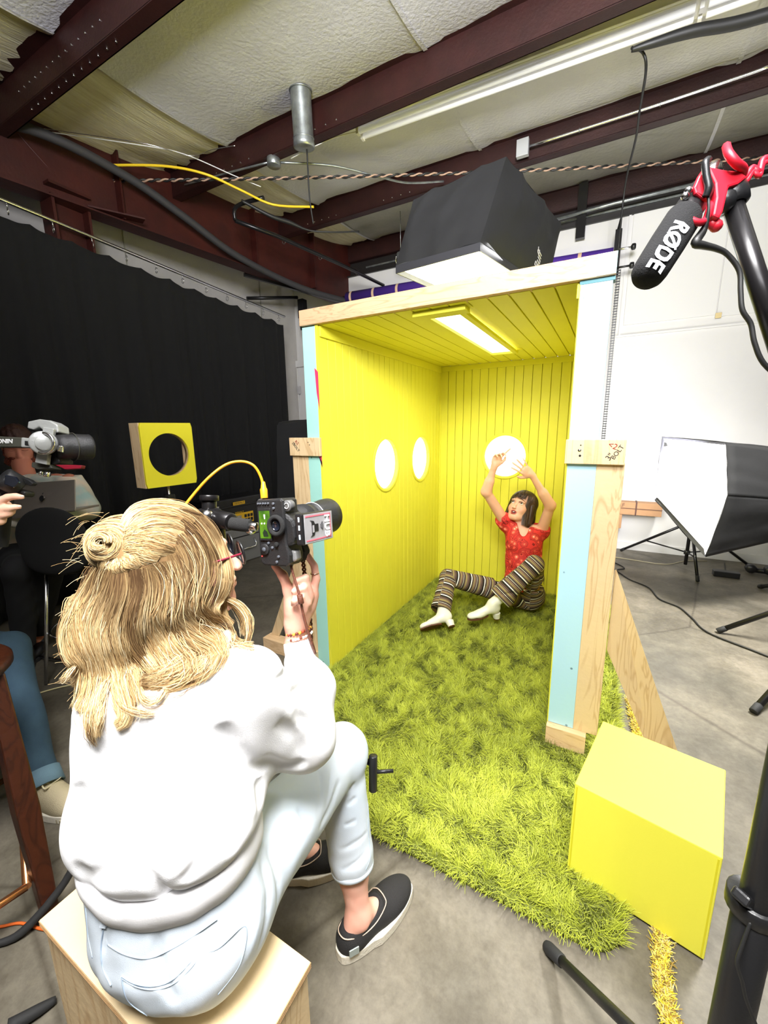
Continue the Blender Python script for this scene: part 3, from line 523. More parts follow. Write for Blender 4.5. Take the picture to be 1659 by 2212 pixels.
# ================================================================ OVERHEAD SOFTBOX
SBK = mat('softbox_black_nylon', (.005, .005, .0055), .85, 0, .15, 18); GLOW = mat('lit_softbox_diffuser', (1, 1, 1), .6, emit=5.0); SILV = mat('softbox_silver_lining', (.85, .85, .86), .35, .3)
SBN = mat('softbox_lip', (.02, .02, .025), .5)
sb = thing('overhead_softbox', (.58, .85, 2.35), 'black fabric softbox with glowing white face hanging over the booth roof', 'softbox')
Fc = [np.array(q, float) for q in ((.235, .43, 2.35), (.735, .375, 2.35), (.93, 1.28, 2.35), (.43, 1.34, 2.35))]
Tc = [P(893, 432, 2.32), P(1094, 338, 2.22), P(1212, 486, 2.80), P(1060, 530, 3.0)]
def cloth_panel(a, b, c, d, nu, nv, bulge, seed, freq=3):
    V = []; nrm = np.cross(b-a, d-a); nrm /= np.linalg.norm(nrm)
    for i in range(nu+1):
        for j in range(nv+1):
            u, v = i/nu, j/nv; p = (a*(1-u)+b*u)*(1-v)+(d*(1-u)+c*u)*v
            w_ = math.sin(math.pi*u)**.7*math.sin(math.pi*min(v*1.0, 1))**.6
            f = .020*(1-abs(2*((u*freq*(1-.35*v)+.3*math.sin(3*v+seed)) % 1)-1))**3*v*(1-.2*v)+.012*mnoise.noise((u*4, v*4, seed))
            V.append(p+nrm*(bulge*w_+(f if 0 < u < 1 else 0)))
    k = nv+1; return V, [(i*k+j, (i+1)*k+j, (i+1)*k+j+1, i*k+j+1) for i in range(nu) for j in range(nv)]
for i in range(4):
    j = (i+1) % 4; V_, F_ = cloth_panel(Fc[i], Fc[j], Tc[j], Tc[i], 28, 20, .03, i*3.1, 3 if i != 1 else 4); MB().add(V_, F_, True).build('side_panel', SBK, sb)
MB().add(Tc, [(0, 1, 2, 3)]).build('top_panel', SBK, sb)
dn = np.array((0, 0, -.04)); m = MB()
for i in range(4): j = (i+1) % 4; m.slab([Fc[i], Fc[j], Fc[j]+dn, Fc[i]+dn], np.cross(Fc[j]-Fc[i], dn), .006)
m.build('lip', SBN, sb)
ctr = sum(Fc)/4; m = MB(); m.add([q+(ctr-q)*.012+(0, 0, -.012) for q in Fc], [(0, 1, 2, 3)]); m.build('diffuser_face', GLOW, sb)
xa = P(1215, 560, 2.75)-P(1135, 560, 2.35); ya = P(1160, 520, 2.5)-P(1160, 570, 2.5)
text_part('squiggle_logo', 'Buff', .075, tmat(P(1163, 562, 2.16), P(1170, 510, 2.2)-P(1152, 590, 2.15), P(1150, 560, 2.1)-P(1185, 562, 2.25)), mat('grey_print', (.35, .34, .36), .6), sb)
bs = thing('boom_hanger', tuple((Tc[0]+Tc[2])/2), 'steel pipe boom reaching back from the overhead softbox to the ceiling beam', 'boom')
q0 = (Tc[0]+Tc[2])/2; dq = q0-CAM; q1 = q0+dq*((3.79-q0[2])/dq[2]); MB().tube([q0, q1], .014, 10).build('pipe', BLKM, bs); MB().box(q1, (.08, .10, .10)).build('ceiling_clamp', BLKM, bs, bev=.004)
# ================================================================ SIDE SOFTBOX (right) AND ITS STAND
s2 = thing('side_softbox', (2.1, 2.2, .5), 'large black softbox standing at right with its white crumpled inside showing', 'softbox')
R_ = [P(1430, 943, 3.6), P(1413, 1078, 3.6), P(1524, 1203, 3.1), P(1566, 1090, 2.95), P(1568, 957, 3.1)]
B_ = [P(1850, 985, 3.7), P(1850, 1060, 3.6), P(1840, 1130, 3.3), P(1840, 1090, 3.2), P(1850, 1000, 3.3)]
R_[3] = P(1572, 1070, 2.98)
for i in range(5):
    j = (i+1) % 5; V_, F_ = cloth_panel(R_[i], R_[j], B_[j], B_[i], 20, 14, -.015, i*1.7, 2); o = MB().add(V_, F_, True).build('side_panel', SBK, s2); md = o.modifiers.new('t', 'SOLIDIFY'); md.thickness = .003
MB().add(B_, [tuple(range(5))]).build('back_panel', SBK, s2)
cc = sum(R_)/5; n_ = np.cross(R_[1]-R_[0], R_[4]-R_[0]); n_ /= np.linalg.norm(n_)
ins = [q*.93+cc*.07 for q in R_]; bk = [q*.55+r*.45 for q, r in zip(R_, B_)]
V_ = []; 
m = MB()
for i in range(5):
    j = (i+1) % 5; Vv, Ff = cloth_panel(R_[i]*.97+cc*.03, R_[j]*.97+cc*.03, bk[j]*.94+cc*.06, bk[i]*.94+cc*.06, 16, 12, .0, i*2.3+1, 6); m.add(Vv, Ff, True)
m.build('white_lining', mat('lit_white_lining', (1, .985, .96), .5, 0, .8, 9, emit=.35, stretch=(1, 1, 5)), s2)
MB().add([q for q in bk], [tuple(range(5))]).build('inner_diffuser', mat('lit_inner_diffuser', (1, 1, 1), .6, emit=1.2), s2)
m = MB()
for i, wd_ in ((0, .035), (1, .05), (4, .02)):
    j = (i+1) % 5; a, b = R_[i], R_[j]; m.add([a, b, b+(cc-b)*wd_*2.2, a+(cc-a)*wd_*2.2], [(0, 1, 2, 3)])
o = m.build('lip', mat('grey_softbox_lip', (.09, .09, .11), .5), s2); md = o.modifiers.new('t', 'SOLIDIFY'); md.thickness = .004
def light_stand(name, label, hub, feet, top, r=.014, brace=.62, foot_r=None, group=None):
    t = thing(name, (hub[0], hub[1], 0), label, 'light stand', group); hub = np.array(hub, float)
    MB().cyl((hub[0], hub[1], max(.03, hub[2]-.22)), (hub[0], hub[1], top), r*1.15, 12).build('pole', BLKM, t)
    MB().cyl(hub-(0, 0, .02), hub+(0, 0, .02), r*2.0, 12).cyl(hub+(0, 0, .30), hub+(0, 0, .34), r*2.0, 12).build('collar', BLK, t)
    for f in feet:
        f = np.array(f, float); tp = hub+np.array((0, 0, .32)); lg = MB().tube([tp+(f-tp)*.03, f], r, 10).build('leg', BLKM, t); q = tp+(f-tp)*brace
        MB().tube([hub, q], r*.55, 8).build('brace', BLKM, t); MB().cyl(q-(0, 0, r*.5), q+(0, 0, r*1.2), r*.5, 8).build('rivet', CHR, lg)
        d = (f-tp)/np.linalg.norm(f-tp); MB().cyl(f-d*.05, f+d*.004, r*1.15, 10).build('foot_cap', RUB, lg)
    return t
light_stand('light_stand', 'black tripod light stand under the large softbox at the back wall', (2.17, 3.18, .16), [(1.60, 3.53, .012), (2.21, 2.73, .012), (2.75, 3.45, .012)], 1.0)
light_stand('light_stand', 'black tripod light stand cut by the right edge, its legs spread on bare concrete', (2.86, 1.62, .22), [(2.165, 1.62, .014), (2.14, .66, .014), (2.67, 2.80, .014)], 2.2, .017)
# things along the wall foot
CB = mat('cardboard', srgb(168, 128, 92), .8, 0, .1, 60, .12, 8); CB2 = mat('dark_band', srgb(80, 50, 40), .7)
bx = MB().lohi((.9, 3.42, .46), (1.94, 3.56, .60)).build('cardboard_box', CB, bev=.004); tag(bx, 'long brown cardboard box lying on top behind the booth', 'box')
ORG[bx.name] = np.array(bx.location); MB().lohi((1.69, 3.415, .455), (1.705, 3.565, .605)).build('strap', CB2, bx); MB().lohi((1.2, 3.414, .53), (1.94, 3.42, .536)).build('strap', CB2, bx); text_part('box_print', 'SURF', .06, tmat((1.52, 3.4195, .565), (1, 0, 0), (0, 0, 1)), CB2, bx)
tag(MB().lohi((.9, 3.40, .30), (1.57, 3.58, .458)).build('cardboard_box', CB, bev=.004), 'smaller brown cardboard box under the long one behind the booth', 'box')
tag(MB().lohi((.95, 3.45, .0), (1.55, 3.60, .298)).build('white_carton', WHT, bev=.004), 'white carton at the foot of the back wall, under the cardboard boxes', 'box')
pw = thing('power_brick', (2.46, 2.95, 0), 'black power brick on the floor below the side softbox', 'power brick')
MB().box((2.47, 3.02, .03), (.20, .08, .055)).build('brick_body', BLK, pw, bev=.006); MB().tube([(2.47, 3.06, .04), (2.5, 3.2, .01), (2.55, 3.5, .008)], .004, 6, sub=4).build('cord', BC, pw)
cl2 = thing('clamp_head', (2.8, 3.3, 0), 'black grip clamp with knobs lying by the wall at right', 'clamp')
MB().tube([(2.68, 3.26, .035), (3.0, 3.24, .035)], .025, 10).build('bar', BLKM, cl2)
for x in (2.70, 2.84, 2.97): MB().lathe((x, 3.2, .05), (0, 1, .1), [(0, 1e-4), (0, .03), (.02, .045), (.06, .045), (.08, .02), (.08, 1e-4)], 14).build('knob', BLK, cl2)
tag(MB().lathe((3.05, 3.24, .02), (0, 0, 1), [(0, 1e-4), (0, .03), (.05, .04), (.08, .03), (.08, 1e-4)], 16).build('white_cup', WHT), 'small white cup beside the grip clamp by the wall', 'cup')
tag(MB().box((2.62, 2.0, .045), (.09, .08, .09)).build('red_cup', mat('red_plastic', srgb(220, 24, 50), .4), bev=.02), 'small red plastic piece on the floor at the right edge', 'cup')
cable('extension_lead', [(1.50, 3.05, .008), (1.62, 2.86, .008), (1.55, 2.75, .008), (1.60, 2.62, .008), (1.66, 2.50, .008), (1.80, 2.35, .008), (1.86, 2.10, .008), (1.98, 1.98, .008), (2.04, 1.80, .008), (2.10, 1.58, .008), (2.3, 1.42, .008), (2.55, 1.25, .008), (2.9, 1.1, .008)], .006, BC, 'thin black cord snaking over the concrete at right', 'cord')
cable('beige_power_cord', [(1.4, 3.25, .006), (1.7, 3.20, .006), (2.0, 3.18, .006), (2.2, 3.40, .006), (2.4, 3.5, .006)], .004, mat('beige_cord', srgb(180, 170, 140), .6), 'thin beige cord along the foot of the back wall', 'cord')
# ================================================================ SQUARE YELLOW PROPS
blk = MB(); ang = math.radians(-11.5); ux = np.array((math.cos(ang), math.sin(ang), 0)); uy = np.array((-ux[1], ux[0], 0)); b0 = np.array((1.378, -.612, 0.006))
c_ = b0+ux*.18+uy*.18+np.array((0, 0, .175)); RB = np.array([ux, uy, (0, 0, 1)]); blk = thing('yellow_block', tuple(c_*(1, 1, 0)), 'bright yellow square block resting on the rug corner at lower right', 'block')
MB().box(c_, (.36, .36, .345), RB).build('block_body', YELB, blk, bev=.003)
for s_ in (.5, -.5): MB().box(c_+ux*s_*.345-uy*.181, (.004, .001, .33), RB).build('seam', mat('yellow_seam', srgb(226, 216, 40), .6), blk)
# box with a round hole, on a stand by the curtain
q = [P(303, 914, 2.25), P(411, 914, 2.50), P(424, 1043, 2.50), P(318, 1058, 2.25)]
x_ = (q[1]+q[2])/2-(q[0]+q[3])/2; x_[2] = 0; wdx = np.linalg.norm(x_); x_ /= wdx; z_ = np.array((0, 0, 1.)); y_ = np.cross(z_, x_); cen = sum(q)/4; S = .36
hb = thing('porthole_box', tuple(cen-(0, 0, .18)), 'yellow square box with a round black hole raised in front of the black curtain', 'box')
def F3(u, z, t=0): return cen+x_*u+z_*z+y_*t
def ringplate(t0, th, r_, mm, name, hw=wdx/2+.005):
    N = 64; m = MB(); ring = []; out = []
    for k in range(N):
        a = 2*math.pi*k/N+math.pi/4; c, s_ = math.cos(a), math.sin(a); ring.append((r_*c, r_*s_)); t = min(hw/abs(c) if abs(c) > 1e-9 else 9, (S/2)/abs(s_) if abs(s_) > 1e-9 else 9); out.append((t*c, t*s_))
    A = [F3(*p, t0) for p in ring]+[F3(*p, t0) for p in out]; B = [F3(*p, t0+th) for p in ring]+[F3(*p, t0+th) for p in out]
    V = A+B; n = N; Fs = []
    for k in range(n): k2 = (k+1) % n; Fs += [(k, k2, n+k2, n+k), (2*n+k, 3*n+k, 3*n+k2, 2*n+k2), (k, 2*n+k, 2*n+k2, k2), (n+k, n+k2, 3*n+k2, 3*n+k)]
    return m.add(V, Fs).build(name, mm, hb)
YB2 = mat('yellow_front', srgb(232, 220, 44), .6); ringplate(-.002, .012, .122, YB2, 'front_panel')
hw = wdx/2; RP = np.array([x_, y_, z_])
for (u, w_, zc_, hh) in ((-hw, .012, 0, S), (hw, .012, 0, S), (0, wdx, S/2-.006, .012), (0, wdx, -S/2+.006, .012)): MB().box(cen+x_*u+z_*zc_+y_*.055, (w_, .09, hh), RP).build('side_board', PLY, hb)
MB().lathe(cen+y_*.008, y_, [(0, .1225), (.03, .1225), (.03, .126), (0, .126)], 48).build('hole_tube', PLY, hb)
hs = thing('prop_stand', (cen[0], cen[1], 0), 'thin chrome and black stand holding the yellow porthole box', 'light stand'); bse = cen+y_*.055
MB().cyl((bse[0], bse[1], .75), (bse[0], bse[1], cen[2]-.182), .008, 10).build('spigot', CHR, hs); MB().cyl((bse[0], bse[1], .05), (bse[0], bse[1], .78), .014, 12).build('pole', BLKM, hs)
MB().box((bse[0], bse[1], cen[2]-.27), (.05, .05, .07)).build('grip_head', BLK, hs, bev=.008); MB().tube([(bse[0]-.02, bse[1], .92), (bse[0]+.3, bse[1]+.18, .93)], .012, 8).build('grip_arm', BLKM, hs)
for a in (0.3, 2.4, 4.5): MB().tube([(bse[0], bse[1], .40), (bse[0]+.42*math.cos(a), bse[1]+.42*math.sin(a), .012)], .011, 8).build('leg', BLKM, hs)
# ================================================================ CASES BY THE CURTAIN
ax = np.array((.10, 1, 0)); ax /= np.linalg.norm(ax); ay = np.array((-ax[1], ax[0], 0)); RA = np.array([ax, ay, (0, 0, 1)])
def casebox(c, s): return (np.array(c, float), s)
ac = thing('aluminium_case', (-2.28, 1.32, 0), 'large silver aluminium flight case on the floor by the curtain', 'case'); c0 = np.array((-2.27, 1.32, .0)); AL = mat('aluminium_sheet', srgb(150, 150, 150), .45, .35, .1, 200)
MB().box(c0+(0, 0, .20), (.95, .34, .39), RA).build('case_body', AL, ac, bev=.008); MB().box(c0+(0, 0, .30), (.956, .346, .012), RA).build('lid_seam', BLKM, ac)
for s_ in (-.47, .47):
    for t in (-.17, .17): MB().box(c0+ax*s_+ay*t+(0, 0, .20), (.02, .02, .40), RA).build('corner_trim', CHR, ac)
for s_ in (-.30, .28): MB().box(c0+ax*s_-ay*.176+(0, 0, .29), (.07, .012, .09), RA).build('latch', CHR, ac, bev=.003)
hn = c0-ay*.19+(0, 0, .20); MB().tube([hn-ax*.10+ay*.02+(0, 0, .05), hn-ax*.10-ay*.01, hn-ax*.09-ay*.01-(0, 0, .04), hn+ax*.09-ay*.01-(0, 0, .04), hn+ax*.10-ay*.01, hn+ax*.10+ay*.02+(0, 0, .05)], .010, 8).build('handle', CHR, ac)
tb = thing('tool_case', (-2.27, 1.26, .40), 'black plastic tool case with a yellow label on top of the silver case', 'tool case'); c1 = np.array((-2.27, 1.26, .40))
MB().box(c1+(0, 0, .17), (.78, .30, .33), RA).build('case_body', BLK, tb, bev=.015); MB().box(c1+(0, 0, .245), (.80, .32, .02), RA).build('rim', BLK, tb, bev=.006)
for s_ in (-.28, .28): MB().box(c1+ax*s_-ay*.165+(0, 0, .235), (.06, .014, .09), RA).build('latch', CHR, tb, bev=.004)
YL = mat('label_yellow', srgb(240, 190, 40), .5); MB().box(c1-ay*.162+(0, 0, .275), (.15, .006, .035), RA).build('badge', YL, tb)
text_part('badge_text', 'DEWALT', .032, tmat(c1-ay*.166+(0, 0, .275), ax, (0, 0, 1)), BLK, tb)
MB().box(c1+ax*.03-ay*.153+(0, 0, .10), (.30, .006, .12), RA).build('product_label', YL, tb); MB().box(c1-ax*.04-ay*.157+(0, 0, .095), (.12, .004, .08), RA).build('label_picture', mat('label_photo', (.05, .045, .04), .5, 0, 0, 1, 0, 40, col2=(.5, .45, .4)), tb)
text_part('label_text', 'DEWALT', .028, tmat(c1+ax*.0-ay*.1575+(0, 0, .170), ax, (0, 0, 1)), YL, tb)
for i in range(3):
    for j in range(2): MB().box(c1+ax*(.075+.04*i)-ay*.157+(0, 0, .075+.045*j), (.03, .003, .034), RA).build('label_icon', BLK, tb)
rt = thing('red_handled_tool', (-2.12, 1.65, .40), 'red handled tool lying on the silver case', 'tool'); MB().tube([(-2.13, 1.68, .42), (-2.12, 1.73, .435), (-2.11, 1.78, .42)], .016, 8, sub=3).tube([(-2.16, 1.68, .42), (-2.18, 1.73, .44), (-2.17, 1.78, .42)], .012, 8, sub=3).build('handle', mat('red_rubber', srgb(190, 50, 26), .5), rt)
# black flag / softbox back left of the booth
fl = thing('left_softbox', (-1.05, 1.35, .9), 'black softbox seen from behind between the booth and the curtain', 'softbox')
Lf = [np.array(q_) for q_ in ((-.45, 1.0, 1.56), (-.45, 2.0, 1.54), (-.45, 2.0, .85), (-.45, 1.0, .85))]; Lb = [P(598, 918, 3.5), P(612, 912, 3.8), P(614, 1100, 3.8), P(600, 1110, 3.5)]
for i in range(4): j = (i+1) % 4; V_, F_ = cloth_panel(Lf[i], Lf[j], Lb[j], Lb[i], 16, 10, .01, i+.5, 3); MB().add(V_, F_, True).build('side_panel', SBK, fl)
MB().add(Lb, [(0, 1, 2, 3)]).build('back_panel', SBK, fl); MB().add([p_+(.004, 0, 0) for p_ in Lf], [(0, 1, 2, 3)]).build('diffuser_face', mat('side_diffuser', (1, 1, 1), .6, emit=1.5), fl)
lx, ly = float(Lb[0][0])+.02, float(Lb[0][1])+.12
light_stand('light_stand', 'black light stand carrying the softbox left of the booth', (lx, ly, .2), [(lx-.2, ly+.35, .012), (lx+.35, ly+.2, .012), (lx+.25, ly-.25, .012)], .95, .012)
# ================================================================ MICROPHONE ON ITS BOOM
D = .55; m0 = P(1398, 595, D); m1 = P(1512, 415, D+.02); md_ = (m1-m0)/np.linalg.norm(m1-m0); ms = np.cross(md_, -CF); ms /= np.linalg.norm(ms); mu_ = np.cross(ms, md_)
mc = thing('shotgun_microphone', tuple(m1), 'black foam shotgun microphone with white lettering in a red shock mount at upper right', 'microphone')
FOAM = mat('black_foam', (.008, .008, .009), .95, 0, .5, 700); RED = mat('red_shock_mount', srgb(206, 28, 48), .42)
Lm = np.linalg.norm(m1-m0); mb_ = m0-md_*.012
MB().lathe(mb_, md_, [(0, 1e-4), (.0015, .009), (.005, .0165), (.012, .0205), (.022, .022), (.07, .0228), (Lm*.74, .0225), (Lm*.78, .021)], 32).build('foam_windscreen', FOAM, mc)
MB().lathe(mb_+md_*Lm*.77, md_, [(0, .0185), (.022, .0185), (.024, .0165), (.05, .0165), (.052, .012), (.075, .012), (.077, 1e-4)], 28).build('mic_body', BLK, mc)
MB().cyl(mb_+md_*(Lm*.77+.072), mb_+md_*(Lm*.77+.095), .011, 20).build('rear_cap', CHR, mc)
# lettering wrapped on the foam
cu = bpy.data.curves.new('lettering', 'FONT'); cu.body = 'R\u00d8DE'; cu.size = .028; cu.offset = .0011; cu.align_x = 'CENTER'; cu.align_y = 'CENTER'; cu.resolution_u = 3; tt_ = bpy.data.objects.new('lettering', cu); COL.objects.link(tt_); bpy.context.view_layer.update()
me = bpy.data.meshes.new_from_object(tt_.evaluated_get(bpy.context.evaluated_depsgraph_get())); bpy.data.objects.remove(tt_); bm = bmesh.new(); bm.from_mesh(me); bmesh.ops.triangulate(bm, faces=bm.faces); bmesh.ops.subdivide_edges(bm, edges=bm.edges, cuts=1); 
for v in bm.verts:
    a = -v.co.y/.0228; r_ = .0236; pos = mb_+md_*(Lm*.27-v.co.x*1.12)+(mu_*math.cos(a+.15)+ms*math.sin(a+.15)*(-1))*r_; v.co = Vector(pos-ORG[mc.name])
bm.to_mesh(me); bm.free(); me.materials.clear(); link_mesh('lettering', me, mat('white_print', (.62, .64, .66), .6), mc)
sm = thing('shock_mount', tuple(P(1530, 420, D+.02)), 'red rubber-armed shock mount clamped to the black boom', 'shock mount')
def PM(px, py, o=0): return P(px, py, D+.02+o)
MB().tube([PM(1462, 455, -.01), PM(1476, 466, -.022), PM(1508, 481, -.028), PM(1524, 474, -.02), PM(1532, 452, -.01), PM(1536, 440, 0)], .0045, 8, sub=4).build('front_cradle', RED, sm)
MB().tube([PM(1569, 316, -.005), PM(1574, 332, -.02), PM(1590, 352, -.022), PM(1606, 366, -.01), PM(1600, 385, 0)], .0055, 8, sub=4).build('rear_cradle', RED, sm)
MB().slab([PM(1512, 372, .0), PM(1545, 380, .0), PM(1583, 384, .0), PM(1600, 396, .0), PM(1580, 412, 0), PM(1560, 418, 0), PM(1548, 470, 0), PM(1540, 485, .0), PM(1525, 478, .0), PM(1532, 440, 0), PM(1530, 410, 0)], -CF, .012).build('mount_body', RED, sm, bev=.003)
MB().slab([PM(1512, 372, -.02), PM(1521, 388, -.024), PM(1522, 428, -.026), PM(1530, 440, -.02), PM(1512, 436, -.02), PM(1496, 424, -.02), PM(1492, 412, -.02), PM(1502, 388, -.02)], -CF, .006).build('side_plate', RED, sm, bev=.002)
for o_, w_ in ((0, .004), (9, .0035)): MB().tube([PM(1566, 414+o_), PM(1590, 400+o_), PM(1612, 380+o_*1.3), PM(1626, 362+o_), PM(1640, 372+o_), PM(1648, 345+o_), PM(1668, 340+o_)], w_, 8, sub=4).build('lyre_arm', RED, sm)
MB().tube([PM(1545, 470), PM(1536, 484), PM(1548, 489)], .006, 8, sub=3).ball(PM(1547, 488), .008).build('mount_foot', RED, sm)
for q_ in ((1487, 412), (1480, 424)): MB().ball(PM(*q_, -.02), .005).build('pin', CHR, sm)
MB().tube([PM(1530, 345, -.03), PM(1524, 352, -.034), PM(1526, 380, -.034), PM(1530, 405, -.034), PM(1524, 425, -.03)], .0045, 8, sub=5).build('coiled_lead', BLK, sm)
cable('mic_cable', [PM(1530, 425, -.03), PM(1531, 450, -.03), PM(1526, 480, -.025), PM(1518, 500, -.02), PM(1503, 524, -.02), PM(1520, 530, -.02), PM(1548, 537, -.02), PM(1572, 550, -.02), PM(1597, 585, -.02), PM(1600, 630, -.02), PM(1604, 670, -.02), PM(1622, 700, -.02), PM(1630, 740, -.02), PM(1650, 785, -.02), PM(1700, 830, -.02)], [.0018, .0018, .003, .005, .006, .005, .004]+[.0032]*8, BC, 'black microphone cable dropping in an S-curve beside the boom', sub=5)
bm_ = thing('mic_boom', tuple(P(1640, 700, .56)), 'black boom pole reaching in from the right edge to hold the microphone', 'boom pole')
MB().tube([P(1582, 440, .58), P(1700, 800, .56)], .0125, 14).tube([P(1700, 800, .56), (1.636, -1.157, 1.31)], .0125, 14).build('pole', BLKM, bm_); MB().box((1.636, -1.157, 1.29), (.05, .05, .07)).build('stand_clamp', BLK, bm_, bev=.008); MB().lathe(P(1569, 405, .585), P(1582, 440, .58)-P(1569, 405, .585), [(0, .012), (.004, .021), (.018, .022), (.03, .02), (.034, .014)], 20).build('swivel_joint', BLK, bm_); MB().ball(P(1562, 436, .575), .016).build('joint_knob', BLK, bm_)
# close black stand at lower right
c3 = thing('mic_stand', (1.636, -1.157, 0), 'thick black stand pole at the bottom right corner with a collar knob', 'microphone stand')
MB().cyl((1.636, -1.157, .25), (1.636, -1.157, 1.32), .021, 20).build('pole', BLK, c3); MB().cyl((1.636, -1.157, .04), (1.636, -1.157, .75), .026, 20).build('lower_pole', BLK, c3, label='wider lower pole')
kp = P(1627, 1950, .62); MB().cyl(kp-(0, 0, .015), kp+(0, 0, .012), .033, 20).build('collar', BLK, c3); MB().bar(kp, P(1598, 1935, .60), .022, .016).build('lever', BLK, c3, bev=.004)
for f in ((1.350, -.856, .012), (1.95, -.95, .012), (1.62, -1.62, .012)): 
    f = np.array(f); h_ = np.array((1.636, -1.157, .30)); lg = MB().tube([h_, f+(h_-f)*.02], .0125, 14).build('leg', BLK, c3); d = (f-h_)/np.linalg.norm(f-h_); MB().lathe(f-d*.07, d, [(0, .0125), (.003, .0155), (.06, .0165), (.072, .014), (.074, 1e-4)], 18).build('rubber_foot', RUB, lg)
cable('stand_cable', [P(1622, 1990, .60), P(1604, 2040, .60), P(1592, 2080, .60), P(1603, 2120, .60), P(1612, 2160, .60), P(1640, 2230, .60)], .0025, BC, 'thin black cable looping off the stand at the lower right', sub=5)
# ================================================================ IMPLICIT SURFACES FOR BODIES AND CLOTHES
class SDF:
    def __init__(s, lo, hi, h):
        s.lo = np.array(lo, float); s.h = h; n = np.ceil((np.array(hi)-s.lo)/h).astype(int)+1; s.n = n
        s.F = np.full(n, .06, np.float32); s.ax = [(s.lo[i]+h*np.arange(n[i])).astype(np.float32) for i in range(3)]; s.bones = []
    def _sub(s, lo, hi, pad):
        a = np.maximum(np.floor((np.minimum(lo, hi)-pad-s.lo)/s.h).astype(int), 0); b = np.minimum(np.ceil((np.maximum(lo, hi)+pad-s.lo)/s.h).astype(int)+1, s.n)
        if np.any(b <= a): return None
        sl = tuple(slice(a[i], b[i]) for i in range(3)); X = s.ax[0][sl[0]][:, None, None]; Y = s.ax[1][sl[1]][None, :, None]; Z = s.ax[2][sl[2]][None, None, :]; return sl, X, Y, Z
    def _mix(s, sl, d, k, cut):
        A = s.F[sl]
        if cut: d = -d; h = np.maximum(k-np.abs(A-d), 0)/k if k else 0; s.F[sl] = np.maximum(A, d)+h*h*k/4
        else: h = np.maximum(k-np.abs(A-d), 0)/k if k else 0; s.F[sl] = np.minimum(A, d)-h*h*k/4
    def cap(s, a, b, ra, rb=None, k=.02, cut=False, flat=None):
        a = np.array(a, float); b = np.array(b, float); rb = ra if rb is None else rb; r = s._sub(np.minimum(a, b), np.maximum(a, b), max(ra, rb)+.045)
        if r is None: return s
        sl, X, Y, Z = r; ab = b-a; L = max(ab@ab, 1e-9); t = np.clip(((X-a[0])*ab[0]+(Y-a[1])*ab[1]+(Z-a[2])*ab[2])/L, 0, 1)
        d = np.sqrt((X-a[0]-t*ab[0])**2+(Y-a[1]-t*ab[1])**2+(Z-a[2]-t*ab[2])**2)-(ra+(rb-ra)*t); s._mix(sl, d, k, cut); return s
    def chain(s, pts, rs, k=.02):
        for i in range(len(pts)-1): s.cap(pts[i], pts[i+1], rs[i], rs[i+1], k)
        return s
    def ell(s, c, rad, R=None, k=.02, cut=False):
        c = np.array(c, float); rad = np.array(rad, float); R = np.eye(3) if R is None else np.array(R); m = rad.max(); r = s._sub(c, c, m+.045)
        if r is None: return s
        sl, X, Y, Z = r; x, y, z = X-c[0], Y-c[1], Z-c[2]; q = [R[i, 0]*x+R[i, 1]*y+R[i, 2]*z for i in range(3)]
        k0 = np.sqrt(sum((q[i]/rad[i])**2 for i in range(3))); k1 = np.sqrt(sum((q[i]/rad[i]**2)**2 for i in range(3))); d = k0*(k0-1)/np.maximum(k1, 1e-6); s._mix(sl, d, k, cut); return s
    def plane_cut(s, p, n, lo=None, hi=None, k=0):          # removes what lies on the +n side
        p = np.array(p, float); n = np.array(n, float); n /= np.linalg.norm(n); lo = s.lo if lo is None else lo; hi = s.lo+s.h*s.n if hi is None else hi
        r = s._sub(np.array(lo, float), np.array(hi, float), 0); sl, X, Y, Z = r; d = (X-p[0])*n[0]+(Y-p[1])*n[1]+(Z-p[2])*n[2]; s.F[sl] = np.maximum(s.F[sl], d); return s
    def crease(s, pts, w, amp):
        pts = [np.array(p, float) for p in pts if p is not None]
        if len(pts) < 2: return s
        A = np.array(pts); r = s._sub(A.min(0), A.max(0), w*2.6)
        if r is None: return s
        sl, X, Y, Z = r; D = None; n = len(pts)-1
        for i in range(n):
            a, b = pts[i], pts[i+1]; ab = b-a; t = np.clip(((X-a[0])*ab[0]+(Y-a[1])*ab[1]+(Z-a[2])*ab[2])/max(ab@ab, 1e-9), 0, 1)
            d = ((X-a[0]-t*ab[0])**2+(Y-a[1]-t*ab[1])**2+(Z-a[2]-t*ab[2])**2); f = 1-(2*(i+t)/n-1)**4
            g = np.exp(-d/w**2)*f; D = g if D is None else np.maximum(D, g)
        s.F[sl] += amp*D; return s
    def noise(s, amp, scale, seed=0):
        rg = np.random.default_rng(seed)
        for _ in range(5):
            kx = rg.normal(0, scale, 3); ph = rg.uniform(0, 6.28); s.F += (amp/2.2)*np.sin(s.ax[0][:, None, None]*kx[0]+s.ax[1][None, :, None]*kx[1]+s.ax[2][None, None, :]*kx[2]+ph).astype(np.float32)
        return s
    def val(s, p):
        q = (np.array(p)-s.lo)/s.h; i = np.floor(q).astype(int)
        if np.any(i < 0) or np.any(i >= s.n-1): return .06
        f = q-i; v = 0
        for a in (0, 1):
            for b in (0, 1):
                for c in (0, 1): v += s.F[i[0]+a, i[1]+b, i[2]+c]*(f[0] if a else 1-f[0])*(f[1] if b else 1-f[1])*(f[2] if c else 1-f[2])
        return float(v)
    def hit(s, px, py, d0=.3, d1=5, lift=0.0, need=True):
        d = d0; st = s.h*.6
        while d < d1:
            v = s.val(P(px, py, d))
            if v < 0: return P(px, py, d-lift)
            d += max(st, v*.5)
        return None
    def grad(s, p):
        e = s.h; p = np.array(p); g = np.array([s.val(p+np.eye(3)[i]*e)-s.val(p-np.eye(3)[i]*e) for i in range(3)]); return g/(np.linalg.norm(g)+1e-9)
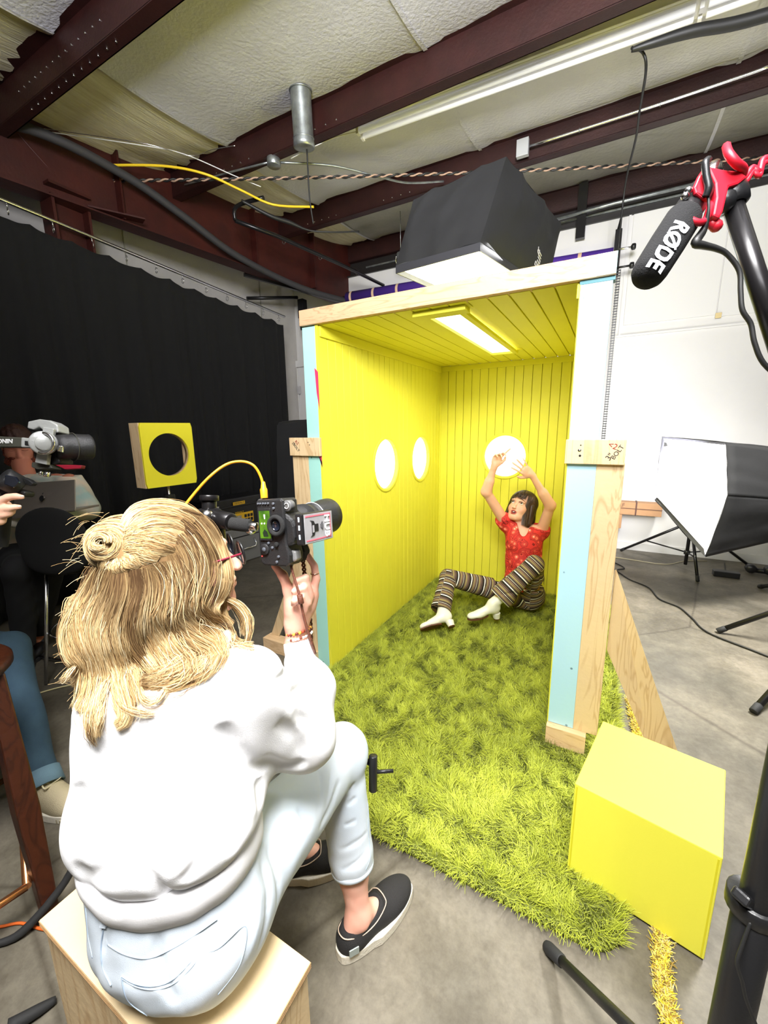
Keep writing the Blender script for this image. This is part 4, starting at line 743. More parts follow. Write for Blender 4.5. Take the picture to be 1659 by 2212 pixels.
    def mesh(s):
        F = s.F; S = F < 0; n = s.n; c = np.zeros(n-1, np.int8)
        for a in (0, 1):
            for b in (0, 1):
                for d in (0, 1): c += S[a:n[0]-1+a, b:n[1]-1+b, d:n[2]-1+d]
        I, J, K = np.nonzero((c > 0) & (c < 8)); idx = np.full(n-1, -1, np.int32); idx[I, J, K] = np.arange(len(I))
        cor = [(a, b, d) for a in (0, 1) for b in (0, 1) for d in (0, 1)]; val = {q: F[I+q[0], J+q[1], K+q[2]] for q in cor}
        acc = np.zeros((len(I), 3)); cnt = np.zeros(len(I))
        for p in cor:
            for ax in range(3):
                if p[ax]: continue
                q = list(p); q[ax] = 1; q = tuple(q); va, vb = val[p], val[q]; m = (va < 0) != (vb < 0); t = np.where(m, va/np.where(m, va-vb, 1), 0)
                for i in range(3): acc[:, i] += np.where(m, p[i]+(t if i == ax else 0), 0)
                cnt += m
        V = s.lo+s.h*(np.stack([I, J, K], 1)+acc/cnt[:, None]); Q = []
        for ax in range(3):
            u, v = (ax+1) % 3, (ax+2) % 3; sl0 = [slice(1, n[i]-1) for i in range(3)]; sl1 = list(sl0); sl0[ax] = slice(0, n[ax]-1); sl1[ax] = slice(1, n[ax])
            A, B = S[tuple(sl0)], S[tuple(sl1)]; e = np.stack(np.nonzero(A != B), 1); off = np.ones(3, int); off[ax] = 0; e = e+off; sgn = S[e[:, 0], e[:, 1], e[:, 2]]
            du = np.zeros(3, int); du[u] = 1; dv = np.zeros(3, int); dv[v] = 1; g = lambda w_: idx[w_[:, 0], w_[:, 1], w_[:, 2]]
            q = np.stack([g(e-du-dv), g(e-dv), g(e), g(e-du)], 1); q = np.where(sgn[:, None], q, q[:, ::-1]); Q.append(q)
        Q = np.concatenate(Q); return V, Q[(Q >= 0).all(1)]
def smooth_mesh(V, Q, it=2, lam=.5):
    for _ in range(it):
        acc = np.zeros_like(V); cnt = np.zeros(len(V))
        for a in range(4):
            i, j = Q[:, a], Q[:, (a+1) % 4]; 
            for d in range(3): acc[:, d] += np.bincount(i, V[j, d], len(V))+np.bincount(j, V[i, d], len(V))
            cnt += np.bincount(i, minlength=len(V))+np.bincount(j, minlength=len(V))
        V = V*(1-lam)+lam*acc/np.maximum(cnt, 1)[:, None]
    return V
def sdf_part(name, s, m, parent, colf=None, it=2, label=None, extra=None, org=None):
    V, Q = s.mesh(); V = smooth_mesh(V, Q, it); o0 = ORG[parent.name] if parent is not None else org
    me = np_mesh(name, V, Q, True, o0)
    if colf is not None: attr_col(me, 'tint', colf(V))
    if extra is not None:
        for k_, f_ in extra.items(): a = me.attributes.new(k_, 'FLOAT', 'POINT'); a.data.foreach_set('value', f_(V).astype(np.float32))
    return tag(link_mesh(name, me, m, parent, o0), label)
def ribbons(curves, widths, cols, normals=None):
    """curves: (n,k,3); widths (n,k); cols (n,k,3) -> one mesh of flat strands"""
    C = np.asarray(curves); n, k, _ = C.shape; T = np.gradient(C, axis=1); T /= np.linalg.norm(T, axis=2, keepdims=True)+1e-9
    N = normals if normals is not None else np.broadcast_to(-CF, C.shape); S = np.cross(T, N); S /= np.linalg.norm(S, axis=2, keepdims=True)+1e-9
    V = np.stack([C-S*widths[..., None]/2, C+S*widths[..., None]/2], 2).reshape(-1, 3); b = (np.arange(n)[:, None]*2*k+2*np.arange(k-1)[None, :]).reshape(-1, 1)
    Q = np.concatenate([b, b+1, b+3, b+2], 1); return V, Q, np.repeat(cols.reshape(-1, 3), 2, 0)
def resample(pts, k):
    pts = [np.array(p, float) for p in pts]; q, _ = smooth_path(pts, 1, 8); q = np.array(q); L = np.concatenate([[0], np.cumsum(np.linalg.norm(np.diff(q, axis=0), axis=1))]); t = np.linspace(0, L[-1], k)
    return np.stack([np.interp(t, L, q[:, i]) for i in range(3)], 1)
SKIN = mat('fair_skin', srgb(226, 170, 145), .5, 0, .06, 90, attr='tint', sub=.12)
def head(s, c, R, k=1.0, female=True, mouth=.0):
    """c centre of the head, R rows = (right, forward, up)"""
    R = np.array(R); W_ = lambda x, y, z: np.array(c)+(R[0]*x+R[1]*y+R[2]*z)*k; e = lambda p, r, kk=.02, cut=False: s.ell(W_(*p), np.array(r)*k, R, kk, cut)
    e((0, -.012, .032), (.074, .094, .084)); e((0, .030, -.030), (.058, .062, .078), .03); e((0, .068, -.092), (.020, .018, .018), .03)
    for x in (-1, 1):
        e((x*.036, .056, -.030), (.026, .026, .026), .03); s.cap(W_(x*.012, .086, .026), W_(x*.045, .074, .026), .010*k, .009*k, .012); e((x*.033, .100, .008), (.017, .018, .012), .010, True)
        e((x*.073, -.006, -.008), (.009, .017, .032), .008); s.cap(W_(x*.05, .02, -.07), W_(x*.018, .062, -.095), .014*k, .014*k, .03); e((x*.008, .106, -.036), (.008, .009, .006), .006)
    s.cap(W_(0, .083, .012), W_(0, .106, -.028), .0065*k, .0095*k, .012)
    e((0, .090, -.055), (.023, .010, .0055), .006); e((0, .089, -.067-mouth*.6), (.019, .010, .0065), .006)
    if mouth: e((0, .098, -.060-mouth*.3), (.014, .014, mouth*.5), .004, True)
    return W_
def hand(s, wr, R, fing, thumb, k=1.0, r=.0078):
    """wr wrist, R rows = (across towards the thumb, finger direction, palm normal); fing: per finger (curl1, curl2, curl3, spread)"""
    R = np.array(R); W_ = lambda x, y, z: np.array(wr)+(R[0]*x+R[1]*y+R[2]*z)*k
    s.ell(W_(0, .045, 0), np.array((.038, .050, .0135))*k, R, .012); s.cap(W_(.012, .02, .004), W_(.030, .045, .006), .015*k, .013*k, .012); s.cap(W_(0, -.01, 0), W_(0, .02, 0), .021*k, .022*k, .015)
    tips = []
    for i, (c1, c2, c3, sp) in enumerate(fing):
        x = (.030, .010, -.010, -.029)[i]; y0 = (.086, .091, .087, .077)[i]; L = ((.042, .026, .020), (.047, .030, .021), (.043, .028, .020), (.033, .020, .018))[i]; p = W_(x, y0-.012, 0); a = 0; rr = r*k*(1, 1.03, .98, .86)[i]; s.cap(W_(x*.6, .05, 0), p, rr*1.15, rr*1.2, .010)
        for l, c in zip(L, (c1, c2, c3)):
            a += c; d = R[1]*math.cos(a)*math.cos(sp)+R[0]*math.sin(sp)*math.cos(a)+R[2]*math.sin(a); q = p+d*l*k; s.cap(p, q, rr, rr*.93, .003); p = q; rr *= .93
        tips.append((p, rr))
    pts = [W_(*q) for q in thumb]; s.chain(pts, [.015*k, .0115*k, .0098*k, .0082*k][:len(pts)], .005); return tips
# ================================================================ PHOTOGRAPHER (foreground, seen from behind)
ph = thing('person', (.70, -1.45, 0), 'blonde person with a hair bun, white sweatshirt and pale jeans, seated on plywood box filming', 'person')
f0 = np.array((-.25, .97, 0)); f0 /= np.linalg.norm(f0); r0 = np.array((f0[1], -f0[0], 0)); UP = np.array((0, 0, 1.)); RPv = np.array([r0, f0, UP])
PC = np.array((.715, -1.475, .56)); C7 = np.array((.715, -1.40, 1.03)); SL = np.array(P(250, 1530, .755)); SR = np.array(P(548, 1480, .80))
EL = P(244, 1790, .765); ER = P(655, 1590, .90); WRr = P(640, 1395, .985); HP = PC+r0*.085; HL = PC-r0*.085
KR = np.array((.775, -1.02, .525)); KL = np.array((.50, -1.02, .53)); AR = np.array((.868, -1.085, .10)); AL_ = np.array((.585, -1.03, .10))
HC = P(386, 1224, .80); fd = np.array((.44, .89, .12)); fd /= np.linalg.norm(fd); rd = np.cross(fd, UP); rd /= np.linalg.norm(rd); ud = np.cross(rd, fd); RH = np.array([rd, fd, ud])
# --- skin body (one surface)
s = SDF((.40, -1.72, 0.0), (1.02, -.80, 1.36), .0042)
s.ell(PC+(0, 0, -.02), (.15, .10, .10), RPv, .03); s.cap(PC, (C7+PC)/2+f0*.02, .105, .10, .04); s.cap((C7+PC)/2+f0*.02, C7-(0, 0, .12), .10, .10, .04); s.cap(SL*.8+SR*.2, SR*.8+SL*.2, .055, .055, .05)
s.chain([SR, ER, WRr], [.046, .036, .024], .02); s.chain([SL, EL, P(430, 1330, .98)], [.046, .036, .024], .02)
for h_, k_, a_ in ((HP, KR, AR), (HL, KL, AL_)): s.cap(h_, k_, .082, .052, .03); s.cap(k_, a_*.75+k_*.25, .052, .040, .02); s.cap(a_*.75+k_*.25, a_, .040, .031, .02)
s.cap(C7, HC-UP*.05, .055, .050, .03); head(s, HC, RH)
# feet inside the shoes
def footdir(a, t): d = np.array(t)-a; d[2] = 0; return d/np.linalg.norm(d)
tR = np.array((.945, -.87, 0)); fR = footdir(AR, tR); s.cap(AR, AR-fR*.035-(0, 0, .055), .031, .026, .02); s.cap(AR-(0, 0, .01), AR+fR*.085-(0, 0, .058), .030, .026, .02); s.cap(AR+fR*.085-(0, 0, .058), AR+fR*.155-(0, 0, .070), .028, .020, .02)
s.ell(AR+np.array((fR[1], -fR[0], 0))*.026-(0, 0, .012), (.012, .014, .014), None, .01)
tL = np.array((.70, -.93, 0)); fL = footdir(AL_, tL); s.cap(AL_, AL_+fL*.12-(0, 0, .065), .030, .022, .02)
# right hand: thumb under the camera at left, index on the grip at right, the other fingers curled
def pr_(px, py, d): return np.array(P(px, py, d))
Wd_ = pr_(640, 1380, .985); s.cap(WRr, pr_(642, 1340, .985), .024, .026, .02); s.chain([pr_(640, 1345, .985), pr_(648, 1305, .985), pr_(655, 1280, .985)], [.026, .032, .030], .02); s.cap(pr_(662, 1310, .99), pr_(672, 1285, .99), .020, .018, .015)
s.chain([pr_(632, 1320, .975), pr_(624, 1275, .965), pr_(611, 1243, .955), pr_(592, 1222, .95)], [.0185, .0135, .0105, .0078], .008)
s.chain([pr_(674, 1290, .985), pr_(683, 1250, .980), pr_(679, 1222, .975), pr_(664, 1200, .962), pr_(653, 1188, .955)], [.0125, .0098, .0086, .0080, .0070], .003)
s.chain([pr_(668, 1290, .965), pr_(660, 1248, .950), pr_(641, 1255, .944), pr_(638, 1268, .95)], [.012, .0092, .0084, .0075], .003)
s.chain([pr_(664, 1302, .955), pr_(655, 1270, .940), pr_(637, 1277, .936), pr_(637, 1288, .943)], [.0115, .009, .0082, .0072], .003)
s.chain([pr_(656, 1318, .950), pr_(650, 1292, .934), pr_(636, 1298, .932), pr_(634, 1306, .940)], [.011, .008, .0075, .0066], .003)
hand(s, P(430, 1330, .98), np.array([r0, UP, -f0]), [(.5, .5, .3, .05)]*4, [(.02, .02, .0), (.05, .05, .01), (.065, .075, .015)])
sk0 = np.array(srgb(238, 186, 164)); skr = np.array(srgb(214, 132, 112))
def skin_col(V):
    n = np.array([mnoise.noise(Vector(v*18)) for v in V[::1]]) if len(V) < 4000 else vnoise(V[:, 0]+V[:, 2]*.7, V[:, 1]+V[:, 2]*.5, 40, 3)-.5
    t = np.clip(.25+.35*n, 0, 1)[:, None]; C = sk0*(1-t)+skr*t
    tip = np.linalg.norm(V-P(600, 1225, .95), axis=1); C = np.where((tip < .02)[:, None], C*.8+skr*.2, C)
    return C
body = sdf_part('body', s, SKIN, ph, skin_col, 1)
# --- jeans
DEN = mat('pale_denim', srgb(202, 214, 226), .85, 0, .15, 900, .06, 5, col2=srgb(214, 222, 230)); nt = DEN.node_tree
SEAM = mat('denim_seam', srgb(168, 186, 206), .85); 
s = SDF((.40, -1.72, .08), (1.02, -.88, .80), .0042)
s.ell(PC+r0*.080-f0*.020-(0, 0, .018), (.104, .118, .112), RPv, .02); s.ell(PC-r0*.030-f0*.020-(0, 0, .012), (.108, .116, .112), RPv, .09); s.cap(PC+(0, 0, .01), PC+(0, 0, .13), .125, .112, .05); s.ell(PC+(0, 0, .08), (.165, .125, .12), RPv, .04)
s.cap(HP+f0*.02, KR, .098, .070, .04); s.cap(KR, AR*.62+KR*.38, .070, .062, .02); s.cap(AR*.62+KR*.38, AR*.74+KR*.26, .062, .058, .01)
s.ell(KR+(0, .01, .012), (.074, .074, .070), None, .03)
s.cap(HL+f0*.02, KL, .098, .070, .04); s.cap(KL, AL_*.7+KL*.3, .070, .056, .02)
JH = lambda *p: [s.hit(*q) for q in p]
cuff_n = (AR-KR)/np.linalg.norm(AR-KR); s.plane_cut(AR*.70+KR*.30, cuff_n, (.70, -1.25, .08), (1.0, -.9, .40)); s.plane_cut(AL_*.66+KL*.34, (AL_-KL), (.40, -1.2, .08), (.70, -.9, .36)); s.plane_cut(PC+(0, 0, .165), (0, -.15, 1))
for pts, w_, a_ in (
    (((735, 1680), (715, 1740), (690, 1790), (660, 1860)), .007, .006), (((790, 1670), (765, 1690), (752, 1712)), .006, .005), (((800, 1700), (770, 1722), (748, 1740)), .006, .004), (((797, 1745), (770, 1770), (742, 1782)), .006, .004),
    (((640, 1745), (668, 1790), (680, 1850), (672, 1890)), .008, .005), (((618, 1760), (650, 1810), (664, 1880), (655, 1940)), .007, -.004), (((715, 1650), (712, 1700), (700, 1750)), .006, .003), (((690, 1665), (693, 1710), (686, 1760)), .006, .003),
    (((735, 1880), (760, 1870), (790, 1840)), .006, .004), (((730, 1835), (765, 1822), (795, 1795)), .007, .004), (((600, 1800), (620, 1850), (640, 1900)), .006, .004), (((575, 1830), (600, 1900), (598, 1960), (570, 2040)), .008, .005), (((560, 1850), (578, 1920), (575, 1990), (555, 2060)), .007, .005),
    (((545, 1870), (560, 1940), (555, 2000), (530, 2080)), .006, -.004), (((345, 2000), (340, 2060), (355, 2120), (380, 2170)), .010, .007), (((560, 2080), (600, 2040), (640, 1990)), .007, .003), (((240, 1960), (232, 2010), (222, 2060)), .005, .003)):
    s.crease(JH(*pts), w_, a_)
s.noise(.0009, 60, 4); fr = None
jsdf = s; jeans = sdf_part('jeans', s, DEN, ph, None, 1)
def seam(pts, r_, m_, par, lift=.0015, nm='seam', src=None):
    q2, _ = smooth_path([np.array(p, float) for p in pts], 1, 9); q = [(src or jsdf).hit(p[0], p[1], lift=lift) for p in q2]; q = [a for a in q if a is not None]
    if len(q) > 3:
        q = [(q[max(i-1, 0)]+q[i]+q[min(i+1, len(q)-1)])/3 for i in range(len(q))]; MB().tube(q, r_, 5).build(nm, m_, par)
seam([(262, 2108), (290, 2124), (330, 2130), (370, 2118), (405, 2085), (425, 2060)], .0014, SEAM, jeans); seam([(262, 2108), (275, 2160), (320, 2195)], .0011, SEAM, jeans); seam([(262, 2113), (292, 2131), (332, 2138), (374, 2126), (410, 2094), (428, 2070)], .0009, SEAM, jeans)
seam([(232, 2040), (270, 2062), (320, 2070), (370, 2050), (420, 2020), (470, 1985)], .0012, SEAM, jeans); seam([(228, 1955), (224, 2000), (218, 2050), (222, 2090), (240, 2130)], .0014, SEAM, jeans); seam([(420, 2060), (470, 2050), (530, 2000), (520, 2080), (470, 2150)], .0010, SEAM, jeans)
seam([(790, 1680), (795, 1740), (796, 1800), (800, 1850), (790, 1880)], .0010, SEAM, jeans); seam([(185, 1960), (190, 2020), (200, 2070)], .0010, SEAM, jeans)
cf = MB().torus(AR*.695+KR*.305, cuff_n, .0565, .0055, 40, 8, 1.8).build('cuff', DEN, jeans)
for (a_, b_) in (((228, 1968), (222, 2004)),):
    p0, p1 = jsdf.hit(*a_, lift=.004), jsdf.hit(*b_, lift=.004)
    if p0 is not None and p1 is not None: MB().bar(p0, p1, .011, .004, -CF).build('belt_loop', DEN, jeans, bev=.001)
# --- sweatshirt
SWT = mat('white_sweatshirt', srgb(238, 238, 240), .92, 0, .10, 500, .03, 6, sheen=.15); RIB = mat('ribbed_knit', srgb(234, 233, 234), .9, 0, .05, 300)
s = SDF((.36, -1.76, .56), (1.06, -1.02, 1.12), .0044)
mid = (SL+SR)/2; sx = (SR-SL); sx[2] = 0; sx /= np.linalg.norm(sx); sf = np.array((-sx[1], sx[0], 0)); RS = np.array([sx, sf, UP])
s.ell(mid-UP*.10+sf*.02, (.165, .112, .17), RS, .04); s.cap(SL*.80+SR*.2-UP*.01, SR*.80+SL*.2-UP*.01, .068, .068, .05); s.cap(mid-UP*.15+sf*.01, PC+UP*.17+f0*.01, .135, .13, .05); s.ell(PC+UP*.20, (.178, .140, .09), RPv, .03); s.cap(mid+UP*.0, C7+UP*.0, .07, .056, .05)
s.cap(SR, ER, .068, .066, .05); s.cap(ER, P(668, 1490, .93), .064, .058, .03); s.cap(P(668, 1490, .93), P(648, 1430, .97), .052, .036, .02)
s.cap(SL, EL, .066, .062, .045); s.ell(EL+(0, 0, .0), (.066, .066, .062), None, .03); s.cap(EL, P(330, 1700, .95), .058, .045, .02); s.cap(P(330, 1700, .95), P(430, 1400, .98), .045, .036, .02)
s.plane_cut(PC+UP*.135, (0.0, .18, -1), (.3, -1.8, .5), (1.2, -1.0, .75))
SH = lambda *p: [s.hit(*q) for q in p]
CR_ = ((((165, 1690), (180, 1745), (215, 1790), (260, 1830)), .020, .012), (((158, 1880), (195, 1898), (240, 1885), (285, 1860)), .016, .013), (((285, 1860), (330, 1905), (400, 1930), (460, 1905)), .012, .010), (((300, 1800), (350, 1830), (380, 1900)), .014, -.008), (((395, 1905), (430, 1860), (470, 1810)), .012, .010),
       (((480, 1560), (500, 1620), (535, 1660), (580, 1665)), .016, .012), (((640, 1410), (600, 1470), (622, 1500)), .010, .008), (((600, 1425), (640, 1450), (690, 1440)), .008, .007), (((625, 1500), (660, 1480), (705, 1490)), .009, .008), (((630, 1540), (665, 1560), (690, 1600)), .010, .008), (((600, 1560), (640, 1590), (660, 1640)), .011, .007), (((560, 1640), (610, 1655), (665, 1648)), .012, .010),
       (((660, 1500), (690, 1540), (698, 1590)), .009, -.007), (((590, 1480), (610, 1530), (640, 1560)), .010, -.006), (((500, 1430), (535, 1445), (560, 1470)), .010, -.006), (((430, 1440), (450, 1480), (455, 1520)), .012, .005), (((300, 1660), (320, 1720), (310, 1780)), .020, .007), (((430, 1700), (460, 1760), (470, 1830)), .018, .007), (((520, 1700), (510, 1780), (500, 1850)), .016, .009), (((560, 1680), (565, 1740), (575, 1800)), .014, .010), (((200, 1600), (220, 1650), (215, 1710)), .018, .006),
       (((540, 1700), (545, 1770), (548, 1840)), .010, -.008))
for pts, w_, a_ in CR_: s.crease(SH(*pts), w_, a_)
s.noise(.0014, 38, 8); ssdf = s; sweat = sdf_part('sweatshirt', s, SWT, ph, None, 2)
# ribbed hem band
hb_ = SDF((.36, -1.76, .50), (1.06, -1.20, .80), .0044); hb_.ell(PC+UP*.135+f0*.0, (.172, .142, .10), RPv, .01); hb_.plane_cut(PC+UP*.165, (0, -.10, 1)); hb_.plane_cut(PC+UP*.090, (0, .16, -1)); hb_.noise(.001, 80, 5)
for pts in (((250, 1945), (262, 1975)), ((400, 1965), (420, 2000)), ((480, 1930), (500, 1985)), ((520, 1900), (545, 1950))): hb_.crease([hb_.hit(*q) for q in pts], .008, .005)
sdf_part('hem_band', hb_, RIB, sweat, None, 2)
ck = SDF((.66, -1.32, .86), (.92, -1.02, 1.04), .003); c0_, c1_ = P(652, 1440, .975), P(642, 1384, .985); ck.cap(c0_, c1_, .036, .033, .005); dd_ = (c1_-c0_); ck.plane_cut(c1_, dd_); ck.noise(.0008, 160, 3); sdf_part('cuff', ck, RIB, sweat, None, 1)
MB().torus(C7+UP*.012+f0*.012, (f0*-.35+UP), .062, .012, 36, 8, 1.3).build('collar', RIB, sweat)
# --- shoes
def shoe(name, ank, fdir, L, parent, label=None, um=None, closed=False):
    f_ = np.array(fdir); r_ = np.array((f_[1], -f_[0], 0)); R = np.array([r_, f_, UP]); heel = ank-f_*.062; heel[2] = 0; W_ = lambda x, y, z: heel+r_*x+f_*y+UP*z
    q = SDF(heel-.2*np.ones(3)*(1, 1, 0)-(0, 0, .01), heel+f_*.14+np.array((.25, .25, .15)), .003); q = SDF(np.minimum(heel, heel+f_*L)-(.09, .09, .01), np.maximum(heel, heel+f_*L)+(.09, .09, .13), .003)
    q.ell(W_(0, .050, .042), (.040, .056, .052), R, .01); q.ell(W_(0, .17, .036), (.050, .095, .040), R, .03); q.cap(W_(0, .03, .05), W_(0, .12, .05), .034, .040, .02); (q.cap(W_(0, .06, .04), W_(0, .055, .110), .054, .052, .03).cap(W_(0, .08, .078), W_(0, .17, .052), .048, .040, .03) if closed else q.ell(W_(0, .075, .118), (.040, .078, .056), R, .006, True)); q.plane_cut(W_(0, 0, .028), (0, 0, -1)); 
    up = sdf_part('shoe', q, um or mat('black_canvas', (.014, .013, .013), .85, 0, .3, 400), parent, None, 1, label)
    oc = [];  
    for t in np.linspace(0, 2*math.pi, 36, endpoint=False):
        yy = .5-.5*math.cos(t); wx = (.046+.010*math.sin(math.pi*min(1, yy*1.0))*1.0)*abs(math.sin(t))**.62*(1 if math.sin(t) >= 0 else -1); wx *= 1.0 if yy > .35 else .88; oc.append(W_(wx*1.02, -.012+yy*(L+.004), .0))
    oc = [p for p in oc]; MB().slab(oc, (0, 0, 1), .031).build('rubber_sole', mat('white_rubber', srgb(222, 216, 200), .6, 0, .2, 150), up, bev=.003)
    if not closed: MB().tube([W_(-.030, .140, .083), W_(-.037, .10, .068), W_(-.036, .05, .070), W_(-.02, .008, .080), W_(0, -.002, .084), W_(.02, .008, .080), W_(.036, .05, .070), W_(.037, .10, .068), W_(.030, .140, .083), W_(.014, .148, .090), W_(-.014, .148, .090), W_(-.030, .140, .083)], .0016, 6, sub=4).build('topline', mat('cream_binding', srgb(200, 180, 160), .7), up)
    if not closed: MB().slab([W_(.032, .004, .036), W_(.040, .030, .036), W_(.040, .030, .058), W_(.032, .004, .058)], r_, .003).build('heel_tab', mat('pale_grey_tab', srgb(160, 170, 165), .6), up)
    return up
shoe('shoe', AR, fR, .275, ph); shoe('shoe', AL_, fL, .27, ph)
# --- glasses, bracelets, ring
gl = [HC+rd*x+fd*y+ud*z for (x, y, z) in ((.076, .0, .014), (.074, .06, .012), (.066, .098, .010), (.060, .106, .008))]
g1 = MB().tube(gl, .0024, 8, sub=4).build('glasses', mat('maroon_temple', srgb(120, 30, 50), .35), ph, label='maroon glasses temple and dark frame')
for x in (.036, -.036): MB().torus(HC+rd*x+fd*.112+ud*.004, fd, .024, .0022, 28, 8).build('rim', BLK, g1); MB().lathe(HC+rd*x+fd*.112+ud*.004, fd, [(0, .023), (.0012, .023), (.0012, 1e-4)], 24).build('lens', GLS, g1)
wa, wb_ = P(648, 1372, .985), P(645, 1360, .985); wx = (wb_-wa)/np.linalg.norm(wb_-wa); fr_ = frame(wx); BR = [mat('bead_amber', srgb(226, 170, 60), .3), mat('bead_brown', srgb(110, 52, 36), .3), mat('bead_white', srgb(236, 226, 216), .3), mat('bead_red', srgb(160, 60, 36), .3)]
for row, (cc_, rr_, br_, pal) in enumerate(((P(645, 1362, .985), .0285, .0040, (0, 1, 3, 0, 1)), (P(647, 1373, .985), .0300, .0033, (2, 2, 1, 2)))):
    for k_ in range(24 if row == 0 else 30):
        a = 2*math.pi*k_/(24 if row == 0 else 30); MB().ball(cc_+rr_*(math.cos(a)*fr_[0]+math.sin(a)*fr_[1]), br_, 8).build('bracelet_bead', BR[pal[k_ % len(pal)]], ph)
MB().torus(P(644, 1352, .985), wx, .0275, .0012, 30, 6).build('cord_bracelet', BLK, ph); MB().torus(P(680, 1238, .977), P(679, 1222, .975)-P(683, 1250, .980), .0098, .0011, 20, 6).build('ring', mat('rose_gold', (.8, .5, .35), .25, 1), ph)
# --- hair
HAIR = mat('blonde_hair', srgb(200, 170, 120), .42, 0, attr='tint'); HAIR.node_tree.nodes['Principled BSDF'].inputs['Specular IOR Level'].default_value = .35
e = SDF((.40, -1.70, .82), (1.0, -1.12, 1.38), .005)
W_ = lambda x, y, z: HC+rd*x+fd*y+ud*z
e.ell(W_(0, -.018, .034), (.086, .106, .092), RH, .02); e.ell(W_(.0, -.04, -.03), (.088, .085, .10), RH, .03)
e.ell(P(320, 1330, .80), (.125, .085, .12), RS, .04); e.ell(P(225, 1390, .765), (.062, .06, .09), None, .04); e.ell(P(432, 1350, .82), (.050, .055, .075), None, .04); e.ell(P(462, 1385, .84), (.026, .04, .03), None, .03)
e.ell(W_(.0, .115, -.02), (.075, .06, .10), RH, .02, True)
def env(px, py):
    a = e.hit(px, py, .4, 1.2); b = ssdf.hit(px, py, .4, 1.2); 
    da = 9 if a is None else (a-CAM)@CF; db = 9 if b is None else (b-CAM)@CF; d = min(da, db-.008)
    return None if d > 5 else P(px, py, d)
def ecol(V):
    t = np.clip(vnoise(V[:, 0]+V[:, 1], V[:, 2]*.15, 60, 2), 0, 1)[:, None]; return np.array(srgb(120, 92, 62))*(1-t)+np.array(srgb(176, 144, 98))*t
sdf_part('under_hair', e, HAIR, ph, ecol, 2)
TOP = [[(440, 1128), (405, 1108), (362, 1100), (320, 1101), (285, 1114), (264, 1138)], [(418, 1132), (385, 1118), (335, 1113), (298, 1126), (272, 1150)], [(402, 1150), (370, 1138), (335, 1138), (300, 1148), (276, 1164)], [(394, 1176), (365, 1166), (335, 1164), (303, 1168), (280, 1176)], [(376, 1198), (350, 1190), (322, 1184), (298, 1182), (280, 1186)], [(342, 1212), (320, 1204), (298, 1198), (280, 1196)], [(430, 1118), (390, 1100), (345, 1097), (300, 1104), (272, 1124)],
       [(318, 1150), (292, 1158), (268, 1168)], [(330, 1178), (300, 1176), (268, 1178)], [(310, 1190), (288, 1190), (266, 1188)], [(225, 1240), (232, 1222), (240, 1205)], [(262, 1240), (258, 1224), (255, 1205)], [(300, 1228), (284, 1214), (268, 1200)]]
FALL = [[(386, 1110), (418, 1124), (442, 1150), (456, 1185), (468, 1217), (460, 1257), (444, 1289), (440, 1320), (464, 1344), (494, 1364), (506, 1388), (488, 1414)], [(392, 1108), (430, 1120), (455, 1145), (472, 1180), (484, 1220), (486, 1260), (470, 1295), (462, 1322), (482, 1346), (502, 1368)], [(386, 1130), (410, 1153), (430, 1185), (440, 1221), (428, 1257), (414, 1289), (414, 1320), (442, 1352), (478, 1368), (492, 1392), (480, 1408)],
        [(378, 1161), (394, 1185), (406, 1221), (394, 1257), (386, 1297), (402, 1336), (434, 1364), (462, 1384), (470, 1400)], [(362, 1200), (372, 1225), (376, 1265), (362, 1305), (370, 1344), (402, 1376), (442, 1400), (458, 1410), (438, 1436), (402, 1456), (359, 1472), (307, 1472)], [(345, 1214), (352, 1245), (350, 1290), (342, 1330), (352, 1372), (376, 1410), (402, 1436), (384, 1462), (345, 1476)],
        [(323, 1222), (339, 1257), (335, 1297), (323, 1328), (335, 1368), (355, 1408), (378, 1440), (363, 1464), (323, 1478)], [(291, 1230), (299, 1273), (291, 1313), (287, 1352), (295, 1392), (323, 1432), (339, 1460), (307, 1482)], [(271, 1238), (271, 1281), (259, 1320), (251, 1360), (259, 1400), (271, 1432), (291, 1464), (299, 1490)], [(247, 1234), (239, 1281), (227, 1324), (219, 1364), (227, 1400), (239, 1432), (251, 1468), (259, 1500), (271, 1547), (250, 1567)],
        [(227, 1234), (215, 1281), (199, 1320), (191, 1360), (199, 1396), (215, 1432), (219, 1472), (207, 1511), (199, 1551), (206, 1592)], [(211, 1230), (195, 1285), (174, 1328), (160, 1368), (164, 1408), (182, 1436), (175, 1468), (160, 1482)], [(205, 1220), (188, 1270), (176, 1320), (180, 1370), (196, 1410), (200, 1450), (190, 1500), (170, 1535)], [(310, 1226), (316, 1270), (306, 1320), (305, 1360), (318, 1400), (345, 1440), (352, 1462), (325, 1478)],
        [(258, 1236), (256, 1290), (240, 1340), (236, 1380), (246, 1420), (262, 1460), (275, 1490), (290, 1520)], [(378, 1180), (392, 1215), (386, 1255), (374, 1300), (384, 1340), (420, 1376), (452, 1396), (448, 1424), (412, 1446)], [(404, 1160), (420, 1200), (418, 1240), (404, 1280), (402, 1320), (424, 1352), (462, 1376), (476, 1400), (462, 1424), (430, 1444)], [(396, 1112), (446, 1130), (470, 1165), (484, 1205), (492, 1250), (484, 1290), (488, 1330), (508, 1350)]]
